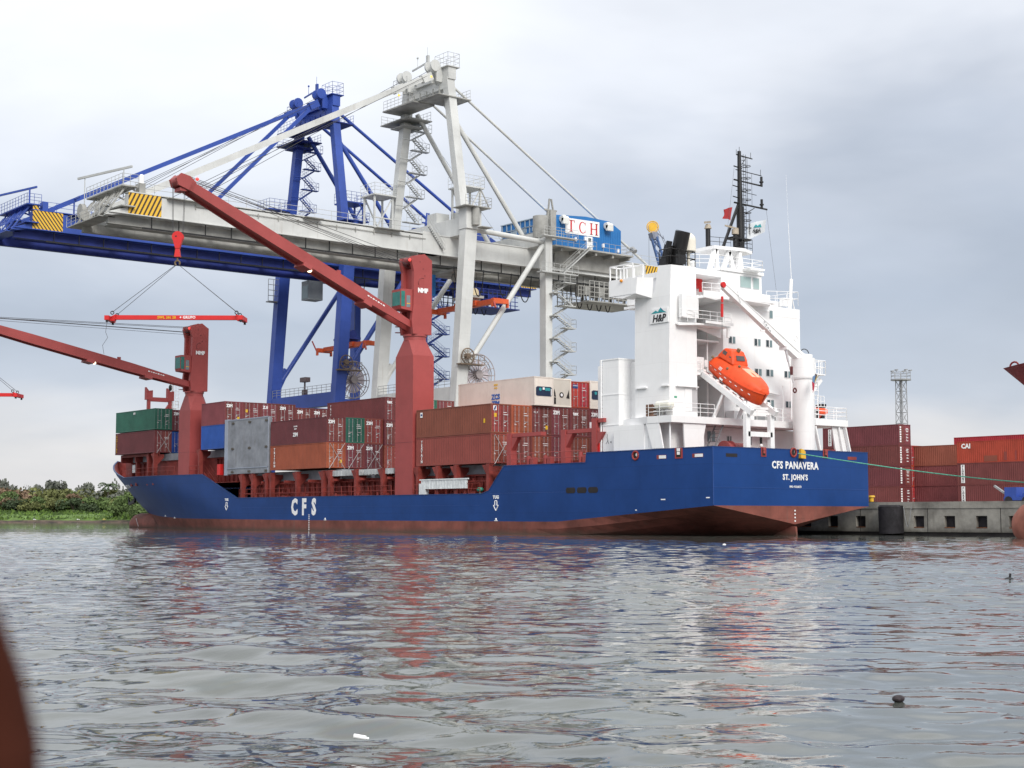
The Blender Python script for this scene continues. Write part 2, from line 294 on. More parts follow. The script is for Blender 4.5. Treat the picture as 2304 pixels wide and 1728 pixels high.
# ================================================================ water
def to_ts(X, Y):                                # metres right of / ahead of the camera's foot -> (x, y)
    ch, sh = math.cos(HEAD), math.sin(HEAD)
    return CAMP.x+ch*X+sh*Y, CAMP.y-sh*X+ch*Y
def water():
    nr, nc = 1120, 800
    r = np.concatenate([5.5*np.exp(np.linspace(0, math.log(200/5.5), nr-60)), np.linspace(203, 900, 60)])
    nr = len(r)
    a = HEAD+np.radians(np.linspace(-33, 33, nc))
    Rr, Aa = np.meshgrid(r, a, indexing='ij')
    X = CAMP.x+Rr*np.sin(Aa); Y = CAMP.y+Rr*np.cos(Aa); Z = np.zeros_like(X)
    dr = np.gradient(r)[:, None]
    wl = np.concatenate([np.exp(rng.uniform(math.log(.38), math.log(.9), 26)), np.exp(rng.uniform(math.log(.9), math.log(2.2), 24)), np.exp(rng.uniform(math.log(2.6), math.log(9), 9))])
    wd = HEAD+R(180)+rng.normal(R(8), R(46), len(wl))
    # gusts: ripples come in patches
    patch = np.zeros_like(X)
    for i in range(7):
        L = rng.uniform(9, 40); d = rng.uniform(0, 6.28); patch += np.sin(2*np.pi/L*(X*math.sin(d)+Y*math.cos(d))+rng.uniform(0, 6.28))
    patch = np.clip(1+.15*patch, .5, 1.5)*np.interp(r, [8, 16, 40, 90], [.62, .72, 1.0, 1.3])[:, None]   # oily calm around the boat, livelier further out
    for l, d in zip(wl, wd):
        k = 2*np.pi/l; ph = rng.uniform(0, 6.28)
        amp = .0031*l**.75*(.85 if l < .9 else (.95 if l < 2.6 else .15))
        fade = np.clip((l/(dr*2.6)-1)/1.2, 0, 1)
        th = k*(X*math.sin(d)+Y*math.cos(d))+ph
        th = th+.35*np.sin(th*.37+ph*3)
        s = np.sin(th)
        Z += amp*fade*(patch if l < 2.6 else 1)*(s+.28*np.cos(2*th)*(1 if l > .6 else .4))
    # wake crests of a passing launch, in the near left of the view
    for (cx, cy, L, ang, A, wx, wy) in ((-2.6, 14.5, 2.6, 14, .075, 2.6, 2.4), (-1.4, 11.6, 2.2, 20, .085, 2.0, 1.5), (-3.0, 17.5, 2.9, 10, .045, 3.2, 2.2), (.6, 12.6, 2.4, 4, .035, 2.5, 1.8), (2.2, 15, 2.8, -6, .03, 3., 2.)):
        px, py = to_ts(cx, cy); d = HEAD+R(180)+R(ang)
        u = (X-px)*math.sin(d)+(Y-py)*math.cos(d); v = (X-px)*math.cos(d)-(Y-py)*math.sin(d)
        e = np.exp(-(u/wy)**2-(v/wx)**2); ph = 2*np.pi*u/L+.5*np.sin(v*1.3)
        Z += A*.62*e*(np.cos(ph)+.35*np.cos(2*ph))
    P = np.stack([X, Y, Z], -1).reshape(-1, 3)
    idx = np.arange(nr*nc).reshape(nr, nc)
    F = np.stack([idx[:-1, :-1], idx[:-1, 1:], idx[1:, 1:], idx[1:, :-1]], -1).reshape(-1, 4)
    me = bpy.data.meshes.new('water'); me.vertices.add(len(P)); me.vertices.foreach_set('co', P.ravel())
    me.loops.add(F.size); me.loops.foreach_set('vertex_index', F.ravel().astype(np.int32))
    me.polygons.add(len(F)); me.polygons.foreach_set('loop_start', (np.arange(len(F))*4).astype(np.int32)); me.polygons.foreach_set('loop_total', np.full(len(F), 4, np.int32))
    me.polygons.foreach_set('use_smooth', np.ones(len(F), bool)); me.update(); me.validate()
    # the rest of the harbour basin, outside the finely rippled sector
    n = 40; av = HEAD+np.radians(np.linspace(33, 327, n)); vs_ = []; fs = []
    for q in (1.2, 5.5, 30, 150, 900, 2500): vs_ += [(CAMP.x+q*math.sin(t), CAMP.y+q*math.cos(t), 0) for t in av]
    for j in range(5):
        for i in range(n-1): fs.append((j*n+i, j*n+i+1, (j+1)*n+i+1, (j+1)*n+i))
    a2 = HEAD+np.radians(np.linspace(-33, 33, 12)); o = len(vs_)
    for q in (1.2, 5.5): vs_ += [(CAMP.x+q*math.sin(t), CAMP.y+q*math.cos(t), 0) for t in a2]
    for i in range(11): fs.append((o+i, o+i+1, o+12+i+1, o+12+i))
    o = len(vs_)
    for q in (900, 2500): vs_ += [(CAMP.x+q*math.sin(t), CAMP.y+q*math.cos(t), 0) for t in a2]
    for i in range(11): fs.append((o+i, o+i+1, o+12+i+1, o+12+i))
    m2 = bpy.data.meshes.new('water_far'); m2.from_pydata(vs_, [], fs)
    bm = bmesh.new(); bm.from_mesh(me); bm.from_mesh(m2); bmesh.ops.recalc_face_normals(bm, faces=bm.faces)
    up = sum(1 for f in list(bm.faces)[:500] if f.normal.z > 0)
    for f in bm.faces:
        if f.normal.z < 0: f.normal_flip()
        f.smooth = True
    bm.to_mesh(me); bm.free(); bpy.data.meshes.remove(m2)
    m = bpy.data.materials.new('harbour_water'); m.use_nodes = True; t = m.node_tree; b = t.nodes['Principled BSDF']
    b.inputs['Roughness'].default_value = .03; b.inputs['IOR'].default_value = 1.5; b.inputs['Specular IOR Level'].default_value = .5
    c = t.nodes.new('ShaderNodeTexCoord')
    n1 = t.nodes.new('ShaderNodeTexNoise'); n1.inputs['Scale'].default_value = .22; n1.inputs['Detail'].default_value = 5; t.links.new(c.outputs['Object'], n1.inputs['Vector'])
    rp = t.nodes.new('ShaderNodeValToRGB'); rp.color_ramp.elements[0].position = .35; rp.color_ramp.elements[0].color = (.060, .068, .062, 1)
    rp.color_ramp.elements[1].position = .7; rp.color_ramp.elements[1].color = (.110, .120, .104, 1)
    t.links.new(n1.outputs[0], rp.inputs[0]); t.links.new(rp.outputs[0], b.inputs['Base Color'])
    # thin iridescent oil film
    b.inputs['Thin Film IOR'].default_value = 1.47
    n2 = t.nodes.new('ShaderNodeTexNoise'); n2.inputs['Scale'].default_value = .55; n2.inputs['Detail'].default_value = 3; n2.inputs['Distortion'].default_value = 1.2; t.links.new(c.outputs['Object'], n2.inputs['Vector'])
    mr = t.nodes.new('ShaderNodeMapRange'); mr.inputs[1].default_value = .5; mr.inputs[2].default_value = .78; mr.inputs[3].default_value = 0; mr.inputs[4].default_value = 420
    t.links.new(n2.outputs[0], mr.inputs[0]); t.links.new(mr.outputs[0], b.inputs['Thin Film Thickness'])
    n3 = t.nodes.new('ShaderNodeTexNoise'); n3.inputs['Scale'].default_value = 2.2; n3.inputs['Detail'].default_value = 3; n3.inputs['Roughness'].default_value = .5
    mp = t.nodes.new('ShaderNodeMapping'); mp.inputs['Rotation'].default_value = (0, 0, HEAD); mp.inputs['Scale'].default_value = (.8, 1.15, 1); t.links.new(c.outputs['Object'], mp.inputs[0]); t.links.new(mp.outputs[0], n3.inputs['Vector'])
    bn = t.nodes.new('ShaderNodeBump'); bn.inputs['Strength'].default_value = .5; bn.inputs['Distance'].default_value = .022
    t.links.new(n3.outputs[0], bn.inputs['Height'])
    n5 = t.nodes.new('ShaderNodeTexNoise'); n5.inputs['Scale'].default_value = .85; n5.inputs['Detail'].default_value = 2; t.links.new(mp.outputs[0], n5.inputs['Vector'])
    b2 = t.nodes.new('ShaderNodeBump'); b2.inputs['Strength'].default_value = .55; b2.inputs['Distance'].default_value = .05
    t.links.new(n5.outputs[0], b2.inputs['Height']); t.links.new(bn.outputs[0], b2.inputs['Normal']); t.links.new(b2.outputs[0], b.inputs['Normal'])
    me.materials.clear(); me.materials.append(m)
    o = bpy.data.objects.new('water', me); COL.objects.link(o); o['kind'] = 'structure'
water()
# ================================================================ quay
QX = 20.4; QZ = 2.8
def quay():
    y0, y1 = -140, 113
    top = MB(); top.box(QX+.6, 620, y0, y1, -2, QZ); g = top.build('quay_apron', CONC); g['kind'] = 'structure'
    f = MB()
    # face wall with square fender pockets left open, cap beam standing proud above it
    pockets = [(-22+2.3*0, 0)]
    ys = [2.0+3.05*i for i in range(-14, 22)]
    edges = [y0]
    for y in ys: edges += [y-.52, y+.52]
    edges += [y1]
    f.box(QX, QX+.6, y0, y1, 1.62, 2.25); f.box(QX, QX+.6, y0, y1, .28, .62)
    for i in range(0, len(edges), 2): f.box(QX, QX+.6, edges[i], edges[i+1], .62, 1.62)
    f.box(QX-.06, QX+.6, y0, y1, 2.253, QZ+.003)
    w = f.build('quay_wall', CONC); w['kind'] = 'structure'
    for y in ys:
        if -24 < y < 30:
            p = MB(); p.box(QX+.32, QX+.598, y-.52, y+.52, .62, 1.62, 0); p.box(QX-.02, QX+.3, y-.5, y+.5, .622, .70, 1); p.build('fender_pocket', [RUBBER, mat('rust', (.22, .09, .04), .8, var=.4, scale=3)], w)
    lip = MB(); lip.box(QX+.12, QX+.6, y0, y1, -1.0, .278); lip.build('underside_lip', mat('shaded_concrete', (.035, .03, .028), .6, var=.3), w)  # near-black concrete: the shade under the lip is put into the colour
    for j, y in enumerate(range(-26, 30, 7)):
        q = MB(); q.box(QX-.012, QX-.002, y, y+.05, .3, 2.24); q.build('expansion_joint', DARK, w)
quay()
for k, (y, lab) in enumerate(((-1.6, 'black cylindrical rubber fender on the concrete quay wall right of the blue stern'), (16.5, 'black rubber fender on the quay wall in the shade behind the stern'))):
    t = thing('quay_fender', (QX, y, 1.2), lab, 'fender', 'rubber fenders on the quay wall')
    m = MB(); m.tube((QX-.55, y, .15), (QX-.62, y, 2.4), .98, 22); m.tube((QX-.62, y, 2.4), (QX-.62, y, 2.55), .98, 22, r2=.85); m.box(QX-.5, QX-.02, y-.96, y+.96, .15, 2.5); m.build('rubber_body', RUBBER, t)
    c = MB(); pts = [(QX-.25, y-1.05-.05*i, 2.3-1.6*math.sin(i/8*math.pi)*.8-.1) for i in range(9)]
    c.path([(QX-.2, y-1.1-.1*i, 2.4-math.sin(i/8*math.pi)*1.7) for i in range(9)], .035, 5); c.build('chain', GREY, t)
t = thing('bollard', (QX+.5, 1.2, QZ), 'yellow and black mooring bollard on the quay edge beside the stern', 'bollard')
m = MB(); m.tube((QX+.5, 1.2, QZ), (QX+.5, 1.2, QZ+.45), .2, 12); m.tube((QX+.5, 1.2, QZ+.45), (QX+.5, 1.2, QZ+.6), .33, 12, r2=.28); m.build('post', YEL, t)
m = MB(); m.box(QX+.1, QX+.9, .8, 1.6, QZ, QZ+.06); m.build('base_plate', BLACK, t)
# ================================================================ containers
def cont_mesh(L, H, Wd=2.438, reefer=False):
    b = MB(); p = .12
    # posts and rails (material 0), corrugated panels (material 0 as well: one paint)
    for x in (0, Wd-p):
        for y in (0, L-p): b.box(x, x+p, y, y+p, 0, H)
    for y in (0, L-p):
        b.box(p, Wd-p, y, y+p, 0, .14); b.box(p, Wd-p, y, y+p, H-.12, H)
    for x in (0, Wd-.06):
        b.box(x, x+.06, p, L-p, 0, .15); b.box(x, x+.06, p, L-p, H-.08, H)
    # eight corner castings, proud
    for x in (-.006, Wd-.172):
        for y in (-.006, L-.172):
            for z in (-.004, H-.118): b.box(x, x+.178, y, y+.178, z, z+.122)
    n = int((L-2*p)/.278); step = (L-2*p)/n; d = .036 if not reefer else .006
    prof = []
    for i in range(n):
        y = p+i*step; prof += [(y, .012), (y+step*.26, .012), (y+step*.5, .012+d), (y+step*.76, .012+d)]
    prof.append((L-p, .012))
    for sgn, x in ((1, 0), (-1, Wd)):
        vs_ = []
        for (y, e) in prof: vs_ += [(x+sgn*e, y, .15), (x+sgn*e, y, H-.08)]
        b.add(vs_, [(2*i, 2*i+2, 2*i+3, 2*i+1) for i in range(len(prof)-1)], 0)
    # far end wall and roof, floor
    b.box(p, Wd-p, L-.06, L-.03, .14, H-.12); b.box(.06, Wd-.06, p, L-p, H-.03, H-.012); b.box(.06, Wd-.06, p, L-p, .02, .1)
    return b.mesh('container_body', C_MAROON)
def door_mesh(H, Wd=2.438):
    b = MB(); w = Wd/2-.12; h = H-.26
    b.box(0, w-.012, .045, .075, 0, h)
    n = 5
    for i in range(n):                                            # horizontal pressed panels
        z = .10+i*(h-.2)/n; b.box(.06, w-.07, .018, .046, z+.04, z+(h-.2)/n-.05)
    return b.mesh('door', C_MAROON)
def rod_mesh(H, Wd=2.438):
    b = MB(); w = Wd/2-.12; h = H-.26
    for x in (w*.27, w*.70):
        b.tube((x, .004, .02), (x, .004, h-.02), .022, 6)
        for z in (.04, h*.33, h*.66, h-.06): b.box(x-.05, x+.05, -.012, .03, z-.03, z+.03)
        b.beam((x, -.012, h*.42), (x+.26*(1 if x < w*.5 else -1), -.012, h*.40), .03, .05)
    return b.mesh('lock_rods', C_ROD)
CM = {}
for L in (12.19, 6.06):
    for H in (2.59, 2.77, 2.9): CM[(L, H)] = cont_mesh(L, H)
CMR = {H: cont_mesh(12.19, H, reefer=True) for H in (2.77,)}
DM = {H: door_mesh(H) for H in (2.59, 2.77, 2.9)}; RM = {H: rod_mesh(H) for H in (2.59, 2.77, 2.9)}
def mark_mesh(seed):                                              # small data plates, stickers and code lines on the doors
    r = random.Random(seed); b = MB()
    for i in range(r.randint(2, 4)):
        z = r.uniform(1.9, 2.0)-.17*i; x = r.uniform(1.34, 1.5); b.box(x, x+r.uniform(.35, .7), -.004, .004, z, z+.05)
    for i in range(3): z = .7+.16*i; x = r.choice([.35, 1.5]); b.box(x, x+r.uniform(.15, .3), -.004, .004, z, z+.045)
    return b.mesh('code_lines', LETW)
MK = [mark_mesh(i) for i in range(6)]
def sticker_mesh():
    b = MB(); b.box(0, .3, -.005, .005, 0, .36); return b.mesh('sticker', LETY)
STK = sticker_mesh()
ORDER = ['bottom', 'second', 'third', 'top']
def container(x, y, z, L, H, m, label, group, mark=None, side=None, sidecol=None, sticker=0, open_ends=True, vert=None, vcol=None, reefer=0, detail=True, codes=True):
    t = thing('shipping_container', (x, y, z), label, 'container', group)
    me = CMR[H] if reefer else CM[(L, H)]
    place('container_body', me, t, mats=[m])
    if reefer:
        refr(t, H, reefer)
    else:
        for i in range(2):
            d = place('door', DM[H], t, (.12+(2.438/2-.12+.006)*i, 0, .14), mats=[m])
            if detail: place('lock_rods', RM[H], d)
        if codes: place('code_lines', MK[random.randrange(6)], t, (0, -.005, 0), mats=[LETW])
    if mark: text(t, mark, (x+.62, y-.014, z+H-.55), 'aft', .34, bold=.055, xs=1.0)
    if sticker: place('sticker', STK, t, (.35 if sticker == 1 else 1.7, -.008, H*.55 if sticker == 1 else .55))
    if side:
        for (s, dy, dz, h, c) in side: text(t, s, (x-.012, y+dy, z+dz), 'port', h, c, bold=.045)
    if vert:                                                       # vertical lettering on the water side, one letter above the other
        s, dy, h, c, back = vert; n = len(s); hh = (H-.5)/n
        if back:
            bq = MB(); bq.box(x-.016, x-.006, y+dy-.26, y+dy+.26, z+.2, z+H-.2); bq.build('white_stripe', LETW, t)
        for i, chx in enumerate(s): text(t, chx, (x-.02, y+dy, z+H-.32-hh*(i+.5)+.06), 'port', min(h, hh*.8), c, bold=.03)
    return t
def refr(t, H, kind):
    w = 2.438
    b = MB(); b.box(.12, w-.12, .03, .08, .14, H-.12); b.build('end_panel', C_WHITE, None, org=(0, 0, 0)).parent = t
    if kind == 1:                                                  # dark grille with fans
        b = MB(); z0, z1 = H*.33, H*.66
        b.prism([(.22, .028, z0+.1), (.36, .028, z0), (w-.36, .028, z0), (w-.22, .028, z0+.1), (w-.22, .028, z1-.12), (w-.4, .028, z1), (.4, .028, z1), (.22, .028, z1-.12)], (0, -.03, 0))
        b.build('cooling_grille', mat('grille_navy', (.010, .025, .065), .35), None, org=(0, 0, 0)).parent = t
        b = MB(); b.disc((w*.30, -.012, H*.56), (0, 1, 0), .16, .02, 14); b.box(w*.55, w*.8, -.02, .0, H*.52, H*.62); b.build('fan', LETTEAL, None, org=(0, 0, 0)).parent = t
        b = MB(); b.box(w*.42, w*.52, -.025, -.005, H*.55, H*.63); b.box(w*.84, w*.88, -.025, -.005, H*.36, H*.6); b.build('vent_plate', LETW, None, org=(0, 0, 0)).parent = t
    else:
        b = MB(); b.disc((w*.5, .012, H*.42), (0, 1, 0), .27, .03, 18); b.box(.2, .5, -.002, .03, .25, H*.32)
        b.prism([(.22, .0, H*.36), (.5, .0, H*.34), (.42, .0, H*.5), (.3, .0, H*.62)], (0, .03, 0)); b.prism([(w-.22, .0, H*.3), (w-.62, .0, H*.32), (w-.45, .0, H*.45), (w-.3, .0, H*.6)], (0, .03, 0))
        b.build('cooling_unit', DARK, None, org=(0, 0, 0)).parent = t
        b = MB(); b.disc((w*.5, -.008, H*.42), (0, 1, 0), .15, .02, 14); b.build('fan', LETW, None, org=(0, 0, 0)).parent = t
ROWP = 2.455
def rx(k): return .42+ROWP*k
NTH = ['outermost', 'second', 'third', 'fourth', 'fifth', 'sixth', 'seventh']
# ---- stack just ahead of the white superstructure (door ends at y = 28.9)
GA = 'containers stacked ahead of the superstructure'
AF = 28.9
colsA1 = [C_BROWN, C_MAROON, C_BROWN, C_MAROON, C_BROWN, C_MAROON]
colsA2 = [C_BROWN, C_ORANGE, C_MAROON, C_MAROON, C_MAROON, C_MAROON]
mkA2 = [None, None, '', 'ZIM', 'tex', 'ZIM']
for k in range(6):
    nm = ['redbrown', 'dark maroon', 'redbrown', 'dark maroon', 'redbrown', 'dark maroon'][k]
    container(rx(k), AF, 6.55, 12.19, 2.77, colsA1[k], f'{nm} deck level container, {NTH[k]} from port, in the stack beside the superstructure' if k else 'long redbrown container resting on the deck posts just aft of the middle crane', GA,
              vert=('TEXTAINER'[:7], 11.2, .26, LETW, False) if k == 0 else None)
lab2 = ['long redbrown container with yellow stickers, on top of another right of the middle crane', 'orange rust red container end, second from port, under no other box', 'maroon container with three small white letters on its door, below the big white reefer',
        'maroon container with white ZIM on its door, under the white reefer with black machinery', 'maroon container with white tex lettering, under the bright red container', 'maroon container with white ZIM on its door, next to the superstructure']
for k in range(6):
    t = container(rx(k), AF, 9.36, 12.19, 2.77, colsA2[k], lab2[k], GA, mark=mkA2[k] or None, sticker=[1, 0, 2, 0, 0, 0][k])
    if k == 0:
        b = MB(); b.box(rx(0)-.014, rx(0)-.004, AF+.9, AF+1.15, 10.35, 10.75); b.build('sticker', LETY, t)
        b = MB(); b.box(rx(0)-.014, rx(0)-.004, AF+11.1, AF+11.5, 11.35, 11.85); b.build('logo_plate', LETW, t)
        b = MB(); b.box(rx(0)-.017, rx(0)-.015, AF+11.15, AF+11.42, 11.5, 11.7); b.build('logo_mark', LETNAVY, t)
        b = MB(); b.box(rx(0)+.25, rx(0)+.65, AF-.016, AF-.006, 11.5, 11.95); b.build('logo_plate', LETW, t)
        b = MB(); b.prism([(rx(0)+.28, AF-.018, 11.55), (rx(0)+.5, AF-.018, 11.55), (rx(0)+.62, AF-.018, 11.92), (rx(0)+.45, AF-.018, 11.9)], (0, .004, 0)); b.build('logo_mark', LETNAVY, t)
    if k == 2: text(t, 'F L F', (rx(2)+.5, AF-.014, 9.36+2.15), 'aft', .17, bold=.02)
zt = 12.17
t = container(rx(2), AF-.4, zt, 12.19, 2.77, C_WHITE, 'long white refrigerated container with blue ZCS ZIM lettering on its side', GA, reefer=1,
          side=[('ZCS', 6.0, 1.12, .50, LETBLUE), ('ZIM', 6.0, .45, .50, LETBLUE), ('ZCSU', 6.0, 2.32, .16, LETY), ('4 5 8', 6.0, 2.02, .16, LETY)])
container(rx(3), AF-.1, zt, 12.19, 2.77, C_WHITE, 'white refrigerated container end with black machinery and round white fan', GA, reefer=2)
t = container(rx(4), AF, zt, 12.19, 2.59, C_RED, 'bright red container between two white refrigerated containers, with a blue plate', GA)
b = MB(); b.box(rx(4)+.25, rx(4)+.95, AF-.014, AF-.004, zt+1.9, zt+2.3); b.build('blue_plate', LETNAVY, t); text(t, 'HAMBURG', (rx(4)+.6, AF-.016, zt+2.16), 'aft', .09, bold=.01)
container(rx(5), AF-.1, zt, 12.19, 2.77, C_WHITE, 'white refrigerated container with dark blue grille, half hidden by the superstructure', GA, reefer=1)
# ---- stack between the grey hatch cover and the middle crane (door ends at y = 58.1)
GB = 'containers stacked between the grey hatch cover and the middle crane'
BF = 58.1
container(rx(0), BF, 6.85, 12.19, 2.77, C_ORANGE, 'rust orange container at deck level with vertical white lettering, beside the grey hatch cover', GB, sticker=2, vert=('TRITON', 11.2, .3, LETW, False))
container(rx(1), BF, 6.85, 12.19, 2.77, C_MAROON, 'maroon ZIM container end below the single green container door', GB, mark='ZIM')
container(rx(2), BF, 6.85, 12.19, 2.77, C_MAROON, 'maroon ZIM container at deck level, third from port, crossed by lashing rods', GB, mark='ZIM')
t = container(rx(0), BF, 9.64, 12.19, 2.77, C_MAROON, 'long maroon container with white ZIM on its side, above the rust orange one', GB, mark='ZIM',
          side=[('ZIM', 6.6, 1.05, .42, LETW), ('X X M U', 6.6, 1.98, .14, LETW), ('B C V', 6.6, 1.70, .14, LETW)])
container(rx(1), BF, 9.64, 12.19, 2.77, C_GREEN, 'green container door end between two maroon ZIM containers', GB)
container(rx(2), BF, 9.64, 12.19, 2.77, C_BROWN, 'redbrown container with white ZIM, right of the green door end', GB, mark='ZIM')
container(rx(3), BF-.3, 6.7, 12.19, 2.77, C_BROWN, 'redbrown container at deck level half hidden by the middle crane tower', GB, sticker=2)
container(rx(3), BF-.3, 9.5, 12.19, 2.77, C_MAROON, 'maroon ZIM container half hidden by the crane tower, middle tier', GB, mark='ZIM')
container(rx(3), BF-.3, 12.3, 12.19, 2.59, C_MAROON, 'long maroon container topmost of its stack, left of the middle crane tower', GB, mark='tex', vert=('TRITON', 11.4, .22, LETW, False))
for k, c3, l3 in ((5, C_GREEN, 'green container end seen just right of the middle crane tower, below the sky'), (6, C_MAROON, 'maroon container end right of the green one, before the white reefer')):
    for i in range(2): container(rx(k), BF, 6.7+2.8*i, 12.19, 2.77, C_MAROON, f'maroon container in the {"lower" if i == 0 else "middle"} tier under the {"green" if k == 5 else "small maroon"} end behind the crane tower', GB, detail=False)
    container(rx(k), BF, 12.3, 12.19, 2.59, c3, l3, GB)
# ---- short stack aft of the forward crane (door ends at y = 81.5)
GD = 'containers stacked aft of the forward crane'
DF = 81.5
dn = ['maroon container with yellow mark on its side, right of the forward crane tower', 'maroon container end with a yellow plate, second right of the forward crane', 'maroon container end with grey letters, third right of the forward crane',
      'maroon ZIM container end, fourth right of the forward crane', 'maroon ZIM container end, fifth right of the forward crane', 'maroon ZIM container end, sixth right of the forward crane', 'maroon container end with a small white square, left of the taller long maroon box']
for k in range(7):
    top = 12.72 if k < 4 else 12.55
    if k == 0: container(rx(k), DF, 9.8, 6.06, 2.9, C_BLUE, 'blue container between the forward crane tower and the upright grey hatch cover', GD)
    else: container(rx(k), DF, 9.8, 6.06, 2.9 if k < 4 else 2.77, C_MAROON, f'maroon container under the top row, {NTH[k]} from port, behind the grey hatch cover', GD, detail=False)
    container(rx(k), DF, top, 6.06, 2.77 if k < 4 else 2.59, C_MAROON, dn[k], GD, mark=['ZIM', None, 'Z.0', 'ZIM', 'ZIM', 'ZIM', None][k], sticker=[2, 1, 0, 0, 0, 0, 0][k])
# ---- foremost stack above the bow (door ends at y = 100.8)
GC = 'containers stacked over the bow'
CF = 100.75
container(rx(0), CF, 9.95, 12.19, 2.9, C_MAROON, 'long maroon container with yellow vertical lettering above the bow', GC, vert=('CAPITAL', 11.7, .3, LETY, False))
t = container(rx(0), CF, 12.95, 12.19, 2.77, C_GREEN, 'long green container on top of the foremost stack above the bow', GC, side=[('ZIM', 6.3, 2.35, .26, LETW)])
container(rx(1), CF, 9.95, 12.19, 2.77, C_BLUE, 'blue container hidden behind the maroon one, left of the forward crane tower', GC)
container(rx(1), CF, 12.85, 12.19, 2.77, C_MAROON, 'maroon container with white Z behind the green one over the bow', GC, mark='ZIM')
# ---- yard stacks ashore
YX = 70.6; YF = 35.8
GY = 'containers stacked in the yard on the quay'
for i in range(4):
    container(YX, YF, QZ+2.6*i, 12.19, 2.59, C_MAROON, f'maroon yard container with white striped door end, {ORDER[i]} of the four high stack', GY, detail=False,
              vert=('FLORENS', 11.0, .3, LETB, True) if i == 3 else None)
    tt = bpy.context.scene.objects[-1] if False else None
for i in range(3):
    container(YX+2.6, YF+.3, QZ+2.6*i, 12.19, 2.59, C_RED, f'bright red yard container door end, {["bottom", "middle", "top"][i]} of three, beside the tall maroon stack', GY, sticker=2)
for i in range(3):
    container(YX+3.4, YF-10.6, QZ+2.55*i, 12.19, 2.59, C_BROWN if i == 2 else C_MAROON, f'dull {"redbrown" if i == 2 else "maroon"} yard container, {["bottom", "middle", "top"][i]} tier, between red door ends and orange red box', GY, detail=False, codes=False)
container(YX+9, YF-14.0, QZ+7.86-1.9+.35, 12.19, 2.59, C_RED, 'red container whose roof edge shows above the dull stack in the yard', GY, detail=False, codes=False)
for i in range(2): container(YX+9, YF-14.0, QZ+.35+2.98*i, 12.19, 2.59, C_MAROON, f'maroon yard container hidden under the far red one, {["bottom", "middle", "upper"][i]} tier', GY, detail=False, codes=False)
for i in range(3):
    container(YX-.4, YF-21.0, QZ+2.6*i, 12.19, 2.59, [C_MAROON, C_MAROON, C_RED][i], ['maroon yard container at ground level with white lettered stripe, behind the blue machine', 'maroon yard container with white lettered stripe under the orange red box', 'orange red yard container with white CAI letters and darker patches'][i], GY, detail=False, codes=False,
              vert=('FLORENS', 11.4, .3, LETB, True) if i < 2 else None, side=[('CAI', 10.9, 2.0, .55, LETW)] if i == 2 else None)
    if i == 2:
        t = bpy.data.objects[[o.name for o in COL.objects if o.get('label', '').startswith('orange red yard')][0]]
        b = MB(); xx = YX-.4-.014
        for (y0, y1, z0, z1) in ((YF-21+6.6, YF-21+8.4, .1, .8), (YF-21+5.3, YF-21+5.7, .2, 1.2), (YF-21+4.0, YF-21+4.2, .2, 1.3), (YF-21+2.4, YF-21+3.0, .2, 1.3)): b = MB(); b.box(xx, xx+.008, y0, y1, QZ+5.2+z0, QZ+5.2+z1); b.build('repaint_patch', C_BROWN, t)
for i in range(4): container(YX+5.2, YF-27.4, QZ+2.62*i, 12.19, 2.59, C_MAROON, f'maroon yard container at the right edge of view, {ORDER[i]} of its stack' + (', with white CAI' if i == 3 else ''), GY, detail=False, codes=False, side=[('CAI', 11.3, 1.95, .55, LETW)] if i == 3 else None)
# white painted stripes on the tall stack's door ends
for o in [o for o in COL.objects if 'white striped door end' in o.get('label', '')]:
    b = MB(); l = o.location
    for j in range(7): b.box(l.x+.22, l.x+.52, l.y-.016, l.y-.006, l.z+.32+.3*j, l.z+.52+.3*j)
    for j in range(5): b.box(l.x+1.5, l.x+1.9, l.y-.016, l.y-.006, l.z+.5+.38*j, l.z+.58+.38*j)
    b.build('white_bars', LETW, o)
# ================================================================ lattice floodlight tower behind the yard
def tower():
    X, Y = to_ts(67.7, 262); x, y = X, Y; z0 = QZ; z1 = 25.2
    t = thing('floodlight_tower', (x, y, z0), 'grey steel lattice floodlight tower with round gallery behind the yard containers', 'light tower')
    m = MB(); w0, w1 = 1.0, .78
    def c(i, z):
        f = (z-z0)/(z1-z0); w = w0+(w1-w0)*f; return V(x+(w if i in (1, 2) else -w)*.82, y+(w if i in (2, 3) else -w)*.82, z)
    for i in range(4): m.tube(c(i, z0), c(i, z1), .085, 5)
    zs = np.linspace(z0, z1, 13)
    for a, b in zip(zs[:-1], zs[1:]):
        for i in range(4):
            j = (i+1) % 4; m.tube(c(i, a), c(j, b), .04, 4); m.tube(c(j, a), c(i, b), .04, 4); m.tube(c(i, b), c(j, b), .045, 4)
    m.stair((x-.2, y, z0), (x-.2, y+.1, z1), (.4, 0, 0), hand=False, n=40); m.build('lattice', GREY, t)
    g = MB(); g.tube((x, y, z1), (x, y, z1+.2), 1.75, 16); pts = [(x+1.7*math.cos(q), y+1.7*math.sin(q), z1+.2) for q in np.linspace(0, 2*math.pi, 11)]
    for a, b in zip(pts[:-1], pts[1:]):
        g.tube(a, V(a)+V(0, 0, 1.15), .05, 4)
        for h in (.6, 1.15): g.tube(V(a)+V(0, 0, h), V(b)+V(0, 0, h), .05, 4)
    g.build('gallery', GREY, t)
    for i, q in enumerate((190, 250, 310, 20, 100)):
        l = MB(); p = V(x+1.6*math.cos(R(q)), y+1.6*math.sin(R(q)), z1+1.3); l.tube(p, p+V(0, 0, .3), .05, 4); l.beam(p+V(-.26, 0, .38), p+V(.26, 0, .46), .4, .24); l.build('floodlight', GREY, t)
tower()
